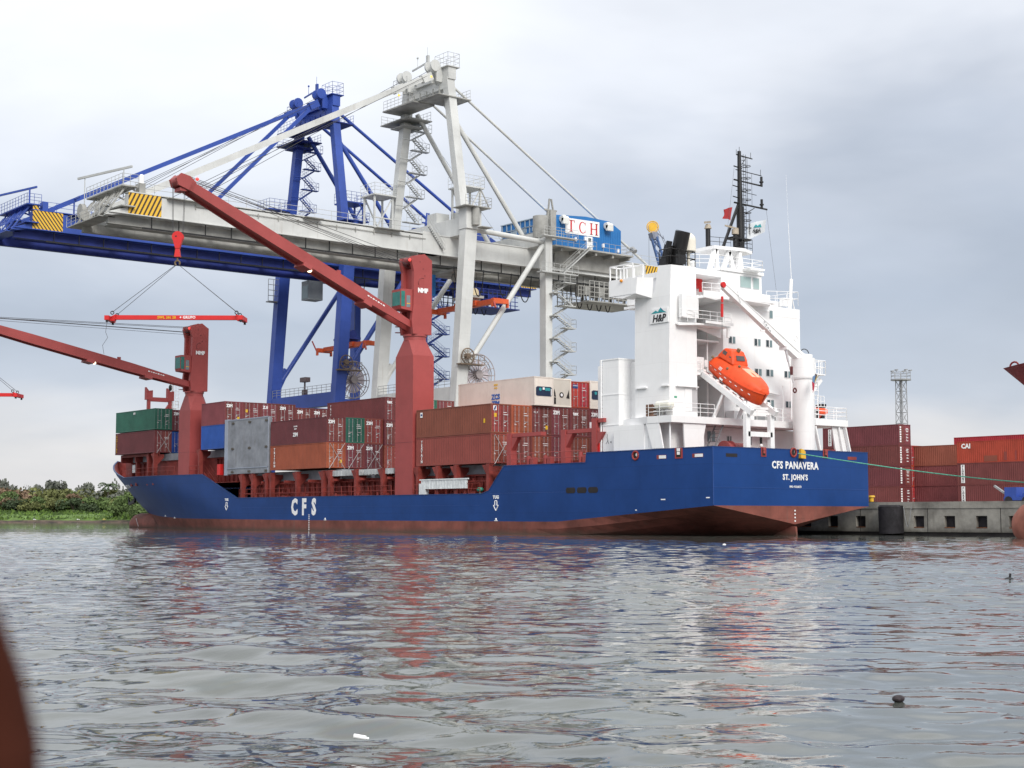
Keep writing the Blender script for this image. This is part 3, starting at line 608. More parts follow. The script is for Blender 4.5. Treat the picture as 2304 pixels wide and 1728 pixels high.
# ================================================================ second ship, only its bow in view at the right edge
def redship():
    cx, sy = 10.2, -18.9                                          # centre line and stem head
    t = thing('cargo_ship', (cx, sy-30, 0), 'dark red ship bow with pale bulb entering at the right edge', 'ship')
    RS = mat('ship_dark_red', (.24, .012, .016), .5, var=.12, streak=.2); BP = mat('faded_boot_red', (.36, .13, .09), .75, var=.2, streak=.4, scol=(.2, .15, .12))
    zs = [-1, 0, .8, 1.6, 2.6, 4, 6, 8, 9.8, 11.2, 12.3]; b = MB(); n = 14
    def stem(z): return sy-1.6-(12.3-z)*.95 if z < 9.5 else sy-1.6-(12.3-z)*.8+1.2*(z-9.5)/2.8
    def hb(u, z): return 10*(1-(1-min(1, u/(26+(11-z)*.9)))**1.9)*(.55+.45*min(1, max(0, z)/7))
    for sg in (-1, 1):
        vs_ = []; fs = []; ms = []
        for z in zs:
            for i in range(n): u = 44*(i/(n-1))**1.7; vs_.append((cx+sg*hb(u, z), stem(z)-u, z))
        k = len(zs)
        for j in range(k-1):
            for i in range(n-1): b.add([vs_[j*n+i], vs_[j*n+i+1], vs_[(j+1)*n+i+1], vs_[(j+1)*n+i]], [(0, 1, 2, 3)], 1 if zs[j+1] <= 2.6 else 0, True)
    b.build('hull', [RS, BP], t)
    b = MB()
    prof = [(0, .02), (.25, .75), (.8, 1.25), (1.7, 1.65), (3.2, 1.85), (6, 1.9), (12, 1.9)]; y0 = sy-.9; nn = 20; vs_ = []
    for (u, rr) in prof: vs_ += [(cx+rr*.85*math.cos(2*math.pi*i/nn), y0-u, .95+rr*1.12*math.sin(2*math.pi*i/nn)) for i in range(nn)]
    b.add(vs_, [(j*nn+i, j*nn+(i+1) % nn, (j+1)*nn+(i+1) % nn, (j+1)*nn+i) for j in range(len(prof)-1) for i in range(nn)], 0, True); b.build('bulbous_bow', BP, t)
    b = MB(); b.tube((cx, sy-2.9, 12.3), (cx, sy-2.9, 16.3), .05, 5); b.tube((cx, sy-3.2, 12.5), (cx, sy-9, 15), .02, 4); b.build('jackstaff', RED, t)
    b = MB(); pts = [(cx-hb(u, 12.3)*.98, stem(12.3)-u, 12.3) for u in np.linspace(8, 30, 10)]; b.rail(pts, 1.0, 2, 2.2, .03); b.build('railing', GREY, t)
    b = MB(); b.ring((cx-.4, sy-1.6, 12.3), (1, 0, 0), .35, .07, 12, 5); b.build('fairlead', RS, t)
redship()
# blue yard machine half hidden behind the red bow
t = thing('port_tractor', (66, 6.5, QZ), 'small blue yard machine before the maroon containers at far right', 'machine')
m = MB(); x, y = 62.0, 15.2
for i in range(4): m.disc((x+(.9 if i % 2 else -.9), y-1.2-2.2*(i//2), QZ+.5), (1, 0, 0), .5, .35, 14)
m.build('wheels', RUBBER, t, )
m = MB(); m.box(x-1, x+1, y-4.4, y-.6, QZ+.55, QZ+.95); m.box(x-1, x+.9, y-2.2, y-.7, QZ+.95, QZ+2.0); m.build('chassis', CBLUE, t)
m = MB(); m.box(x-.8, x+.8, y-4.2, y-2.8, QZ+.95, QZ+1.35); m.build('fifth_wheel', CBLUE, t)
m = MB(); m.beam((x, y-.2, QZ+1.3), (x, y+1.2, QZ+2.2), .3, .2); m.build('raised_arm', GREY, t)
# ================================================================ far bank with scrub
def bank():
    b = MB(); n = 60; xs = np.linspace(-300, 140, n); prof = [(-6, -1.0), (0, .05), (2.5, .9), (7, 1.8), (18, 2.4), (26, 3.0), (60, 4.5), (220, 6)]
    vs_ = []
    for i, X in enumerate(xs):
        off = 4*math.sin(X*.03)+2*math.sin(X*.11+1)+rng.normal(0, .5)
        for (d, z) in prof: x, y = to_ts(X, 384+off*(1 if d < 30 else .3)+d); vs_.append((x, y, z+(rng.normal(0, .12) if 1 < d < 40 else 0)))
    k = len(prof); b.add(vs_, [(i*k+j, (i+1)*k+j, (i+1)*k+j+1, i*k+j+1) for i in range(n-1) for j in range(k-1)], 0, True)
    gm = mat('bank_grass', (.095, .165, .030), .9, var=.35, scale=.25, bump=.8)
    o = b.build('bank_ground', gm); o['kind'] = 'structure'
    mud = MB(); vs_ = []
    for i, X in enumerate(xs):
        off = 4*math.sin(X*.03)+2*math.sin(X*.11+1)
        for (d, z) in ((-3, -.6), (.2, .25), (2.0, .75+rng.normal(0, .2))): x, y = to_ts(X, 382.4+off+d); vs_.append((x, y, z))
    mud.add(vs_, [(i*3+j, (i+1)*3+j, (i+1)*3+j+1, i*3+j+1) for i in range(n-1) for j in range(2)], 0, True)
    o = mud.build('muddy_shore', mat('shore_mud', (.075, .050, .034), .9, var=.5, scale=.6)); o['kind'] = 'structure'
    gr = MB()
    for i in range(5200):
        X = rng.uniform(-190, -60); d = rng.uniform(2, 26); off = 4*math.sin(X*.03)+2*math.sin(X*.11+1); x, y = to_ts(X, 384+off+d); z = .7+d*.085; h = rng.uniform(.35, 1.0); a = rng.uniform(0, 6.28); w = rng.uniform(.25, .7)
        gr.add([(x-w*math.cos(a), y-w*math.sin(a), z), (x+w*math.cos(a), y+w*math.sin(a), z), (x+w*.5*math.cos(a)+rng.normal(0, .2), y+rng.normal(0, .2), z+h)], [(0, 1, 2)], int(rng.integers(0, 2)))
    o = gr.build('bank_grass', [mat('grass_light', (.12, .20, .035), .9, var=.25), mat('grass_dark', (.06, .105, .025), .9, var=.25)]); o['kind'] = 'stuff'
bank()
LEAF = [mat('foliage_olive', (.150, .165, .055), .9, var=.35, scale=.5), mat('foliage_green', (.105, .160, .048), .9, var=.35, scale=.5), mat('foliage_russet', (.190, .125, .080), .9, var=.3, scale=.5), mat('foliage_dark', (.060, .090, .040), .9, var=.3, scale=.5), mat('foliage_hazy', (.140, .150, .125), .9, var=.25, scale=.5)]  # last one carries the distance haze in its leaf colour
BARK = mat('bark', (.09, .07, .055), .9, var=.3)
def crown_mesh(seed, n=620, dense=1.):
    r = np.random.default_rng(seed); b = MB(); lobes = [(r.normal(0, .45), r.normal(0, .45), r.uniform(.25, .95), r.uniform(.25, .55)) for _ in range(9)]
    for i in range(n):
        lx, ly, lz, lr = lobes[r.integers(0, 9)]; d = r.normal(0, 1, 3); d /= np.linalg.norm(d); q = lr*r.uniform(.55, 1.08)**.6
        c = np.array([lx, ly, lz])+d*q*np.array([1, 1, .75])
        if c[2] < .02: c[2] = r.uniform(.02, .2)
        s = r.uniform(.05, .115)*dense; u = r.normal(0, 1, 3); u /= np.linalg.norm(u); w = np.cross(u, r.normal(0, 1, 3)); w /= np.linalg.norm(w)
        b.add([tuple(c-u*s-w*s*.7), tuple(c+u*s-w*s*.6), tuple(c+u*s*.8+w*s), tuple(c-u*s*.9+w*s*.8)], [(0, 1, 2, 3)], 0)
    return b.mesh('crown', LEAF[0])
def trunk_mesh(seed):
    r = np.random.default_rng(seed); b = MB(); b.tube((0, 0, -.25), (0, 0, .3), .05, 5, r2=.035)
    for i in range(5):
        a = r.uniform(0, 6.28); b.tube((0, 0, .25), (.4*math.cos(a), .4*math.sin(a), r.uniform(.6, 1.0)), .028, 4, r2=.01)
    return b.mesh('trunk', BARK)
CR = [crown_mesh(i) for i in range(7)]; CRT = [crown_mesh(20+i, 150, .9) for i in range(2)]; TR = [trunk_mesh(i) for i in range(4)]
KIND = ['olive green', 'fresh green', 'russet', 'dark green', 'haze grey']
SIZE = ['low', 'rounded', 'broad', 'tall', 'ragged', 'sparse']
used = {}
def scrub(X, d, w, h, m, thin=False):
    off = 4*math.sin(X*.03)+2*math.sin(X*.11+1)
    x, y = to_ts(X, 384+off+d); z = np.interp(d, [0, 7, 18, 26, 60, 220], [.1, 1.8, 2.4, 3.0, 4.5, 6])
    px = 1152+3400*X/(384+d); sz = SIZE[random.randrange(6)] if not thin else 'sparse twiggy'
    row = 'at the water edge' if d < 12 else ('behind the grass' if d < 34 else ('amid the thicket' if d < 60 else 'on the skyline'))
    where = 'farthest left' if px < 25 else ('well left of the palm' if px < 110 else ('left of the palm' if px < 200 else ('near the ship bow' if px < 300 else 'behind the ship')))
    lab = f'{sz} {KIND[m]} bush {row}, {where}'
    used[lab] = used.get(lab, 0)+1
    t = thing('scrub_tree', (x, y, z), lab, 'bush', 'scrub on the far bank', rz=random.uniform(0, 6.28))
    t['group'] = 'scrub on the far bank'
    place('trunk', TR[random.randrange(4)], t, scale=(w*.6, w*.6, h))
    place('crown', (CRT if thin else CR)[random.randrange(2 if thin else 7)], t, mats=[LEAF[m]], scale=(w, w, h))
for i in range(34):                                               # waterside and grass-edge clumps, denser near the bow
    X = rng.uniform(-165, -92); scrub(X, rng.uniform(20, 32), rng.uniform(2.2, 4.0), rng.uniform(2.2, 3.4), int(rng.choice([0, 1, 3])))
for i in range(12): scrub(rng.uniform(-106, -86), rng.uniform(3, 22), rng.uniform(2.6, 4.2), rng.uniform(2.6, 4.0), int(rng.choice([3, 1, 3])))
for i in range(52): scrub(rng.uniform(-190, -82), rng.uniform(34, 62), rng.uniform(2.4, 5.6), rng.uniform(2.0, 5.4), int(rng.choice([0, 0, 0, 2, 1, 4])))
for i in range(30): scrub(rng.uniform(-200, -78), rng.uniform(64, 120), rng.uniform(3., 6.5), rng.uniform(3.0, 7.2), int(rng.choice([4, 4, 0, 3])))
for i in range(9): scrub(rng.uniform(-160, -92), rng.uniform(60, 90), rng.uniform(2.4, 3.6), rng.uniform(5.4, 7.0), 4, True)
for i in range(7): scrub(rng.uniform(-80, -40), rng.uniform(12, 70), rng.uniform(3, 5), rng.uniform(3, 4.6), int(rng.choice([0, 1, 3])))
def palm():
    X, D = -117.5, 440; x, y = to_ts(X, D); z = 4.2
    t = thing('palm_tree', (x, y, z), 'dark palm with drooping fronds on the skyline left of the bow', 'palm tree')
    b = MB(); b.tube((x, y, z), (x+.3, y, z+6.4), .28, 7, r2=.2); b.build('trunk', BARK, t)
    f = MB(); c = V(x+.3, y, z+6.4)
    for i in range(15):
        a = i*2.4; L = rng.uniform(2.6, 3.6); e = rng.uniform(-.1, .9); pts = []
        for k in range(6):
            s = k/5; pts.append(c+V(math.cos(a)*L*s, math.sin(a)*L*s, L*(e*s-.75*s*s)))
        sd = V(-math.sin(a), math.cos(a), 0)
        for p, q in zip(pts[:-1], pts[1:]):
            f.tube(p, q, .05, 3)
            for sg in (-1, 1): f.add([p, q, (p+q)/2+sd*sg*.55+V(0, 0, -.3)], [(0, 1, 2)])
    f.build('crown', LEAF[3], t)
palm()
# debris on the shore
for i, (X, lab) in enumerate(((-122, 'white plastic litter on the muddy shore left of the bow'), (-111, 'pale litter scrap on the shore below the grass strip'), (-104, 'yellowish litter heap on the shore near the bow'))):
    x, y = to_ts(X, 385+4*math.sin(X*.03)+2*math.sin(X*.11+1)); b = MB(); b.sphere((x, y, .9), .20+.12*(i == 2), 7, 5, 0, (1.4, 1, .6)); b.sphere((x+.5, y+.2, .85), .13, 6, 4, 0)
    o = b.build('shore_litter', LETW if i < 2 else mat('yellow_litter', (.5, .45, .12), .8), org=(x, y, .6)); tag(o, lab, 'litter')
# ================================================================ the blue container ship
BM = 9.5
SHIP = thing('cargo_ship', (BM, 60, 0), 'blue and red container ship with white superstructure moored along the quay', 'ship')
def sheer(s):
    return float(np.interp(s, [0, 14.95, 15.05, 26.4, 28.7, 29.8, 77.4, 78.2, 85.8, 86.6, 114, 119, 126, 132.7], [7.06, 7.06, 6.22, 6.24, 4.0, 3.72, 3.80, 4.05, 6.55, 6.78, 6.95, 7.6, 8.7, 9.9]))
def zpaint(s): return float(np.interp(s, [0, 19, 60, 95, 108, 118, 135], [2.43, 1.12, 1.18, 1.35, 1.6, 2.0, 2.6]))
def zstem(s):                                                     # height at which the stem stands above station s
    return float(np.interp(s, [119.3, 120.0, 121.3, 123.4, 126.4, 130.0, 131.7, 132.4, 132.7], [0, 1.0, 2.0, 2.9, 4.25, 6.7, 7.9, 9.0, 9.95])) if s > 119.3 else None
def sstem(z): return float(np.interp(z, [-3, 0, 1.0, 2.0, 2.9, 4.25, 6.7, 7.9, 9.0, 9.95], [119, 119.3, 120, 121.3, 123.4, 126.4, 130.0, 131.7, 132.4, 132.7]))
def hb(s, z):
    if s > 60:
        L = np.interp(z, [-3, 0, 1.2, 3.7, 7, 10], [50, 47, 44, 41, 33, 30]); p = np.interp(z, [-3, 0, 3.7, 7], [1.75, 1.8, 1.95, 2.15])
        u = (sstem(z)-s)/L
        return BM if u >= 1 else (0. if u <= 0 else BM*(1-(1-u)**p))
    zc = zpaint(s) if s < 19 else 1.1
    if z >= zc or s > 34: return BM
    zk = np.interp(s, [0, 3, 8, 14, 34], [.94, -.4, -2, -3, -3.2]); q = np.interp(s, [0, 6, 20, 34], [1, 1.15, 3.2, 9])
    if z <= zk: return 0.
    return BM*(1-((zc-z)/(zc-zk))**q)
def hull():
    st = sorted(set([0, 1.5, 3, 5, 7, 9, 11, 13, 14.94, 15.06, 17, 19, 22, 26.4, 27.5, 28.7, 29.8, 34, 40, 48, 56, 62, 66, 70, 73, 76, 77.4, 78.2, 80, 83, 85.8, 86.6]+list(np.arange(89, 119, 2.5))+[119.3, 120, 121.3, 122.4, 123.4, 125, 126.4, 128, 129, 130, 130.8, 131.7, 132.1, 132.4, 132.7]))
    b = MB()
    def col(s):
        zk = float(np.interp(s, [0, 3, 8, 14, 34], [.94, -.4, -2, -3, -3.2])); zp = zpaint(s); zt = sheer(s)
        lo = [zk+(zp-zk)*f for f in (0, .2, .4, .55, .7, .85, 1)]
        hi = [zp+(zt-zp)*f for f in (.12, .25, .4, .55, .7, .85, 1)]
        zz = lo+hi
        if zstem(s) is not None: zz = [max(z, zstem(s)) for z in zz]
        return [(hb(s, z), z) for z in zz]
    cols = [col(s) for s in st]; k = len(cols[0])
    for sg in (-1, 1):
        for i in range(len(st)-1):
            for j in range(k-1):
                P = [(BM+sg*cols[a][c][0], st[a], cols[a][c][1]) for a, c in ((i, j), (i+1, j), (i+1, j+1), (i, j+1))]
                b.add(P, [(0, 1, 2, 3)], 1 if j < 6 else 0, st[i] > 60)
    c0 = cols[0]
    # transom: blue above the corner, red wedge below
    b.add([(0, 0, 2.43), (BM, 0, .94), (19, 0, 2.43)], [(0, 1, 2)], 1); b.add([(0, 0, 2.43), (19, 0, 2.43), (19, 0, 7.06), (0, 0, 7.06)], [(0, 1, 2, 3)], 0)
    me = b.mesh('hull', [HBLUE, BOOT], WL(SHIP)); bm = bmesh.new(); bm.from_mesh(me); bmesh.ops.remove_doubles(bm, verts=bm.verts, dist=.002); bmesh.ops.recalc_face_normals(bm, faces=bm.faces); bm.to_mesh(me); bm.free()
    o = place('hull', me, SHIP)
    # inner bulwark skin and cap rail
    b = MB()
    for sg in (-1, 1):
        for i in range(len(st)-1):
            if st[i] > 132.3: continue
            a0, a1 = cols[i][-1], cols[i+1][-1]
            p = V(BM+sg*a0[0], st[i], a0[1]); q = V(BM+sg*a1[0], st[i+1], a1[1])
            if (q-p).length > .01: b.beam(p-V(sg*.07, 0, .03), q-V(sg*.07, 0, .03), .2, .07)
    b.beam((0, .07, 7.04), (19, .07, 7.04), .2, .07); b.build('cap_rail', mat('cap_rail_blue', (.013, .045, .16), .5), SHIP)
    b = MB()
    for (s0, s1, z) in ((.1, 28.5, 5.85), (28.5, 78, 2.6), (78, 118, 5.7)):
        ss = np.linspace(s0, s1, 10)
        for a, c in zip(ss[:-1], ss[1:]): b.hexa([(BM-hb(a, z)+.1, a, z-.05), (BM+hb(a, z)-.1, a, z-.05), (BM+hb(c, z)-.1, c, z-.05), (BM-hb(c, z)+.1, c, z-.05), (BM-hb(a, z)+.1, a, z), (BM+hb(a, z)-.1, a, z), (BM+hb(c, z)-.1, c, z), (BM-hb(c, z)+.1, c, z)])
    b.build('deck', DECKR, SHIP)
    b = MB(); prof = [(126.9, .05, -.1), (126.6, .7, 0), (126, 1.1, .1), (125, 1.42, .2), (123.5, 1.6, .2), (121, 1.66, .1), (116, 1.55, -.1), (108, 1.4, -.3)]; n = 22; vs_ = []
    for (s, rr, dz) in prof: vs_ += [(BM+rr*.85*math.cos(2*math.pi*i/n), s, .28+dz+rr*math.sin(2*math.pi*i/n)) for i in range(n)]
    b.add(vs_, [(j*n+i, j*n+(i+1) % n, (j+1)*n+(i+1) % n, (j+1)*n+i) for j in range(len(prof)-1) for i in range(n)], 0, True)
    b.build('bulbous_bow', BOOT, SHIP)
    b = MB(); b.hexa([(BM-.1, -.4, -2.5), (BM+.1, -.4, -2.5), (BM+.22, 2.6, -2.5), (BM-.22, 2.6, -2.5), (BM-.1, -.1, .75), (BM+.1, -.1, .75), (BM+.22, 2.6, .95), (BM-.22, 2.6, .95)]); b.build('rudder', BOOT, SHIP)
    # knuckle strake welds, weld seams
    for q in ((-.012, .004, 14.9, 28.5, 3.69, 3.72), (0, 19, -.012, .004, 3.86, 3.885), (-.010, .004, 30, 76, 2.62, 2.64), (-.03, .02, -.03, .03, 2.45, 7.0)):
        b = MB(); b.box(*q); b.build('weld_seam', mat('hull_blue_edge', (.02, .07, .26), .5), SHIP)
    # dark red inside of the bow bulwark
    for sg in (-1, 1):
        b = MB(); ss = [s for s in st if s > 108]
        for a, c in zip(ss[:-1], ss[1:]):
            def ip(s, f): z = max(zstem(s) or 0, 5.8)+(sheer(s)-.03-max(zstem(s) or 0, 5.8))*f; return (BM+sg*max(0, hb(s, z)-.07), s-.05, z)
            for f0, f1 in ((0, .5), (.5, 1)): b.quad(ip(a, f0), ip(c, f0), ip(c, f1), ip(a, f1))
        b.build('bulwark_inside', DECKR, SHIP)
    # ship's name along the bow flare, letter by letter
    for i, ch in enumerate('CFS PANAVERA'):
        if ch == ' ': continue
        s, z = 122.6-.72*i, 5.75; p = V(BM-hb(s, z), s, z); e = .05
        tx = V(BM-hb(s-e, z), s-e, z)-p; ty = V(BM-hb(s, z+e), s, z+e)-p; tx.normalize(); nz = tx.cross(ty).normalized(); ty = nz.cross(tx)
        o = place('lettering', text_mesh(ch, .03, 1.05, 1.0, 0.), SHIP, p+nz*.02-WL(SHIP), (0, 0, 0), [LETW], (.78, .78, 1)); o.rotation_euler = Matrix((tx, ty, nz)).transposed().to_euler()
    # draught marks
    b = MB()
    for i in range(9): b.box(-.012, 0, 60.75, 60.95, .1+.2*i, .2+.2*i)
    for i in range(9): p = 118.4-.25*i; b.box(BM-1.44+.16*(1-((i-4)/5)**2)*0, BM-1.40, 121.8+.09*i-.05, 121.9+.09*i, .2+.13*i, .28+.13*i)
    for i in range(4): b.box(BM-.08, BM+.08, -.016, -.004, 1.15+.28*i, 1.27+.28*i)
    b.build('draught_marks', LETW, SHIP)
    # bow anchor in its pocket
    b = MB(); p = V(BM-1.95, 122.6, 3.9); b.beam(p+V(.5, -.2, .7), p, .24, .24); b.beam(p+V(-.1, .9, -.5), p+V(-.1, -.9, -.1), .35, .4); b.beam(p+V(-.1, .9, -.5), p+V(-.2, 1.1, .5), .3, .3, w2=.1, h2=.1); b.beam(p+V(-.1, -.9, -.1), p+V(-.2, -.9, .8), .3, .3, w2=.1, h2=.1); b.build('anchor', BLACK, SHIP)
hull()
HX = -.014
for i, ch in enumerate('CFS'): text(SHIP, ch, (HX, 64.0-2.07*i, 2.55), 'port', 1.72, bold=.05, xs=.78)
for (y, z) in ((27.6, 3.34), (79.85, 3.56)):
    text(SHIP, 'TUG', (HX, y, z), 'port', .30, bold=.05)
    b = MB(); q = z-.32
    for (a, c) in (((.16, 0), (.16, -.42)), ((-.16, 0), (-.16, -.42)), ((.16, -.42), (.36, -.42)), ((-.16, -.42), (-.36, -.42)), ((.36, -.42), (0, -.9)), ((-.36, -.42), (0, -.9)), ((.16, 0), (-.16, 0))): b.beam((HX, y+a[0], q+a[1]), (HX, y+c[0], q+c[1]), .02, .075, up=(1, 0, 0)) if False else b.tube((HX, y+a[0], q+a[1]), (HX, y+c[0], q+c[1]), .042, 5)
    b.build('tug_arrow', LETW, SHIP)
text(SHIP, 'CFS PANAVERA', (9.62, -.014, 5.72), 'aft', .58, bold=.035, sp=1.14, xs=.92)
text(SHIP, "ST. JOHN'S", (9.6, -.014, 4.75), 'aft', .45, bold=.035, sp=1.12, xs=.92)
text(SHIP, 'IMO 9326873', (9.6, -.014, 3.99), 'aft', .17, bold=.02, sp=1.1)
for (y, z, w) in ((8.8, 2.05, .18), (5.6, 2.9, .5), (.6, 3.0, .4)):
    b = MB(); b.box(-.012, 0, y-w/2, y+w/2, z, z+.09); b.build('scuff_mark', LETW, SHIP)
b = MB()
for y, z in ((104, 1.75), (99, 1.5), (57.5, 1.32), (27.6, 1.3)): b.sphere((BM-hb(y, z)-.004, y, z), .14, 8, 5, 0, (.15, 1, 1)); b.box(BM-hb(y, z)-.012, BM-hb(y, z)+.01, y-.25, y+.25, z-.14, z-.07)
b.build('thruster_mark', LETW, SHIP)
# side ports
for y in (17.05, 15.58, 14.12):
    b = MB(); pts = [(-.02, y+.58*sx+(.10*cx_), 3.83+.22*sz+.0) for sx, sz, cx_ in ()]
    w, h, c = .62, .25, .14
    poly = [(-.016, y-w+c, 3.83-h), (-.016, y+w-c, 3.83-h), (-.016, y+w, 3.83-h+c), (-.016, y+w, 3.83+h-c), (-.016, y+w-c, 3.83+h), (-.016, y-w+c, 3.83+h), (-.016, y-w, 3.83+h-c), (-.016, y-w, 3.83-h+c)]
    b.prism(poly, (.02, 0, 0)); b.build('side_port', DARK, SHIP)
# bulwark openings: roller fairleads, Panama leads and freeing ports; flat dark and white plates stand for their shade and light
def lead(c, face, w, h, kind):
    x, y, z = c
    def P(u, d, v): return (x+u, y-d, z+v) if face == 'aft' else (x-d, y-u, z+v)
    f = MB(); 
    def bx(u0, u1, d0, d1, v0, v1, mb, m=0):
        mb.hexa([P(u0, d1, v0), P(u1, d1, v0), P(u1, d0, v0), P(u0, d0, v0), P(u0, d1, v1), P(u1, d1, v1), P(u1, d0, v1), P(u0, d0, v1)], m)
    if kind == 'ring':
        f.ring(P(0, .03, 0), (1, 0, 0) if face == 'port' else (0, 1, 0), w, .085, 20, 6); o = f.build('mooring_lead', mat('lead_red', (.30, .04, .035), .5), SHIP)
        b = MB(); b.disc(P(0, .005, 0), (1, 0, 0) if face == 'port' else (0, 1, 0), w, .02, 18); b.build('opening', DARK, o)
        b = MB(); b.sphere(P(w*.35, .02, .05), w*.42, 8, 6, 0, (.2, .2, 1) if face == 'aft' else (.2, .8, 1)); b.build('roller', LETW if face == 'port' else GREY, o)
    elif kind == 'roller':
        bx(-w, w, 0, .05, -h, h, f); o = f.build('mooring_lead', mat('lead_red', (.30, .04, .035), .5), SHIP)
        b = MB(); bx(-w*.6, w*.6, .05, .058, -h*.75, h*.8, b); b.build('opening', DARK, o)
        b = MB(); bx(-w*.35, w*.4, .058, .11, h*.4, h*.95, b); bx(-w*.3, w*.35, .058, .11, -.12, .12, b); b.build('roller', LETW if face == 'port' else CRED, o)
    else:
        bx(-w, w, 0, .012, -h, h, f); o = f.build('freeing_port', DARK if kind == 'slot' else DECKR, SHIP)
        if kind == 'lit': b = MB(); bx(-w*.5, w*.95, .012, .03, -h*.8, h*.8, b); b.build('painted_light_gap', LETW, o)  # white plate painted as the light showing through the port
lead((0, 8.8, 6.6), 'port', .34, .34, 'ring'); lead((0, 5.75, 6.38), 'port', .55, .16, 'lit'); lead((0, 3.75, 6.62), 'port', .42, .42, 'roller'); lead((0, 1.66, 6.38), 'port', .6, .15, 'lit')
lead((2.1, 0, 6.40), 'aft', .65, .14, 'slot'); lead((5.8, 0, 6.75), 'aft', .30, .38, 'roller'); lead((9.4, 0, 6.80), 'aft', .34, .34, 'ring'); lead((13.4, 0, 6.80), 'aft', .30, .38, 'roller'); lead((16.9, 0, 6.5), 'aft', .58, .13, 'red')
b = MB(); b.hexa([(9.95, -.35, 6.35), (10.45, -.45, 6.3), (10.6, -.05, 6.3), (10.0, -.05, 6.35), (10.1, -.25, 7.12), (10.4, -.3, 7.05), (10.9, -.05, 6.9), (10.1, -.05, 7.1)]); b.build('chafe_guard', YEL, SHIP)
# mooring line from the stern
t = thing('mooring_rope', (9.4, -.3, 6.7), 'thin green mooring rope running from the blue stern towards the right', 'rope')
b = MB(); p = V(9.6, -.35, 6.72); q = V(19.9, -37, 3.35); pts = [p.lerp(q, i/24)-V(0, 0, 1.0*math.sin(math.pi*i/24)) for i in range(25)]; b.path(pts, .05, 6)
b.build('rope', mat('rope_green', (.12, .42, .30), .8, var=.2, scale=6), t)
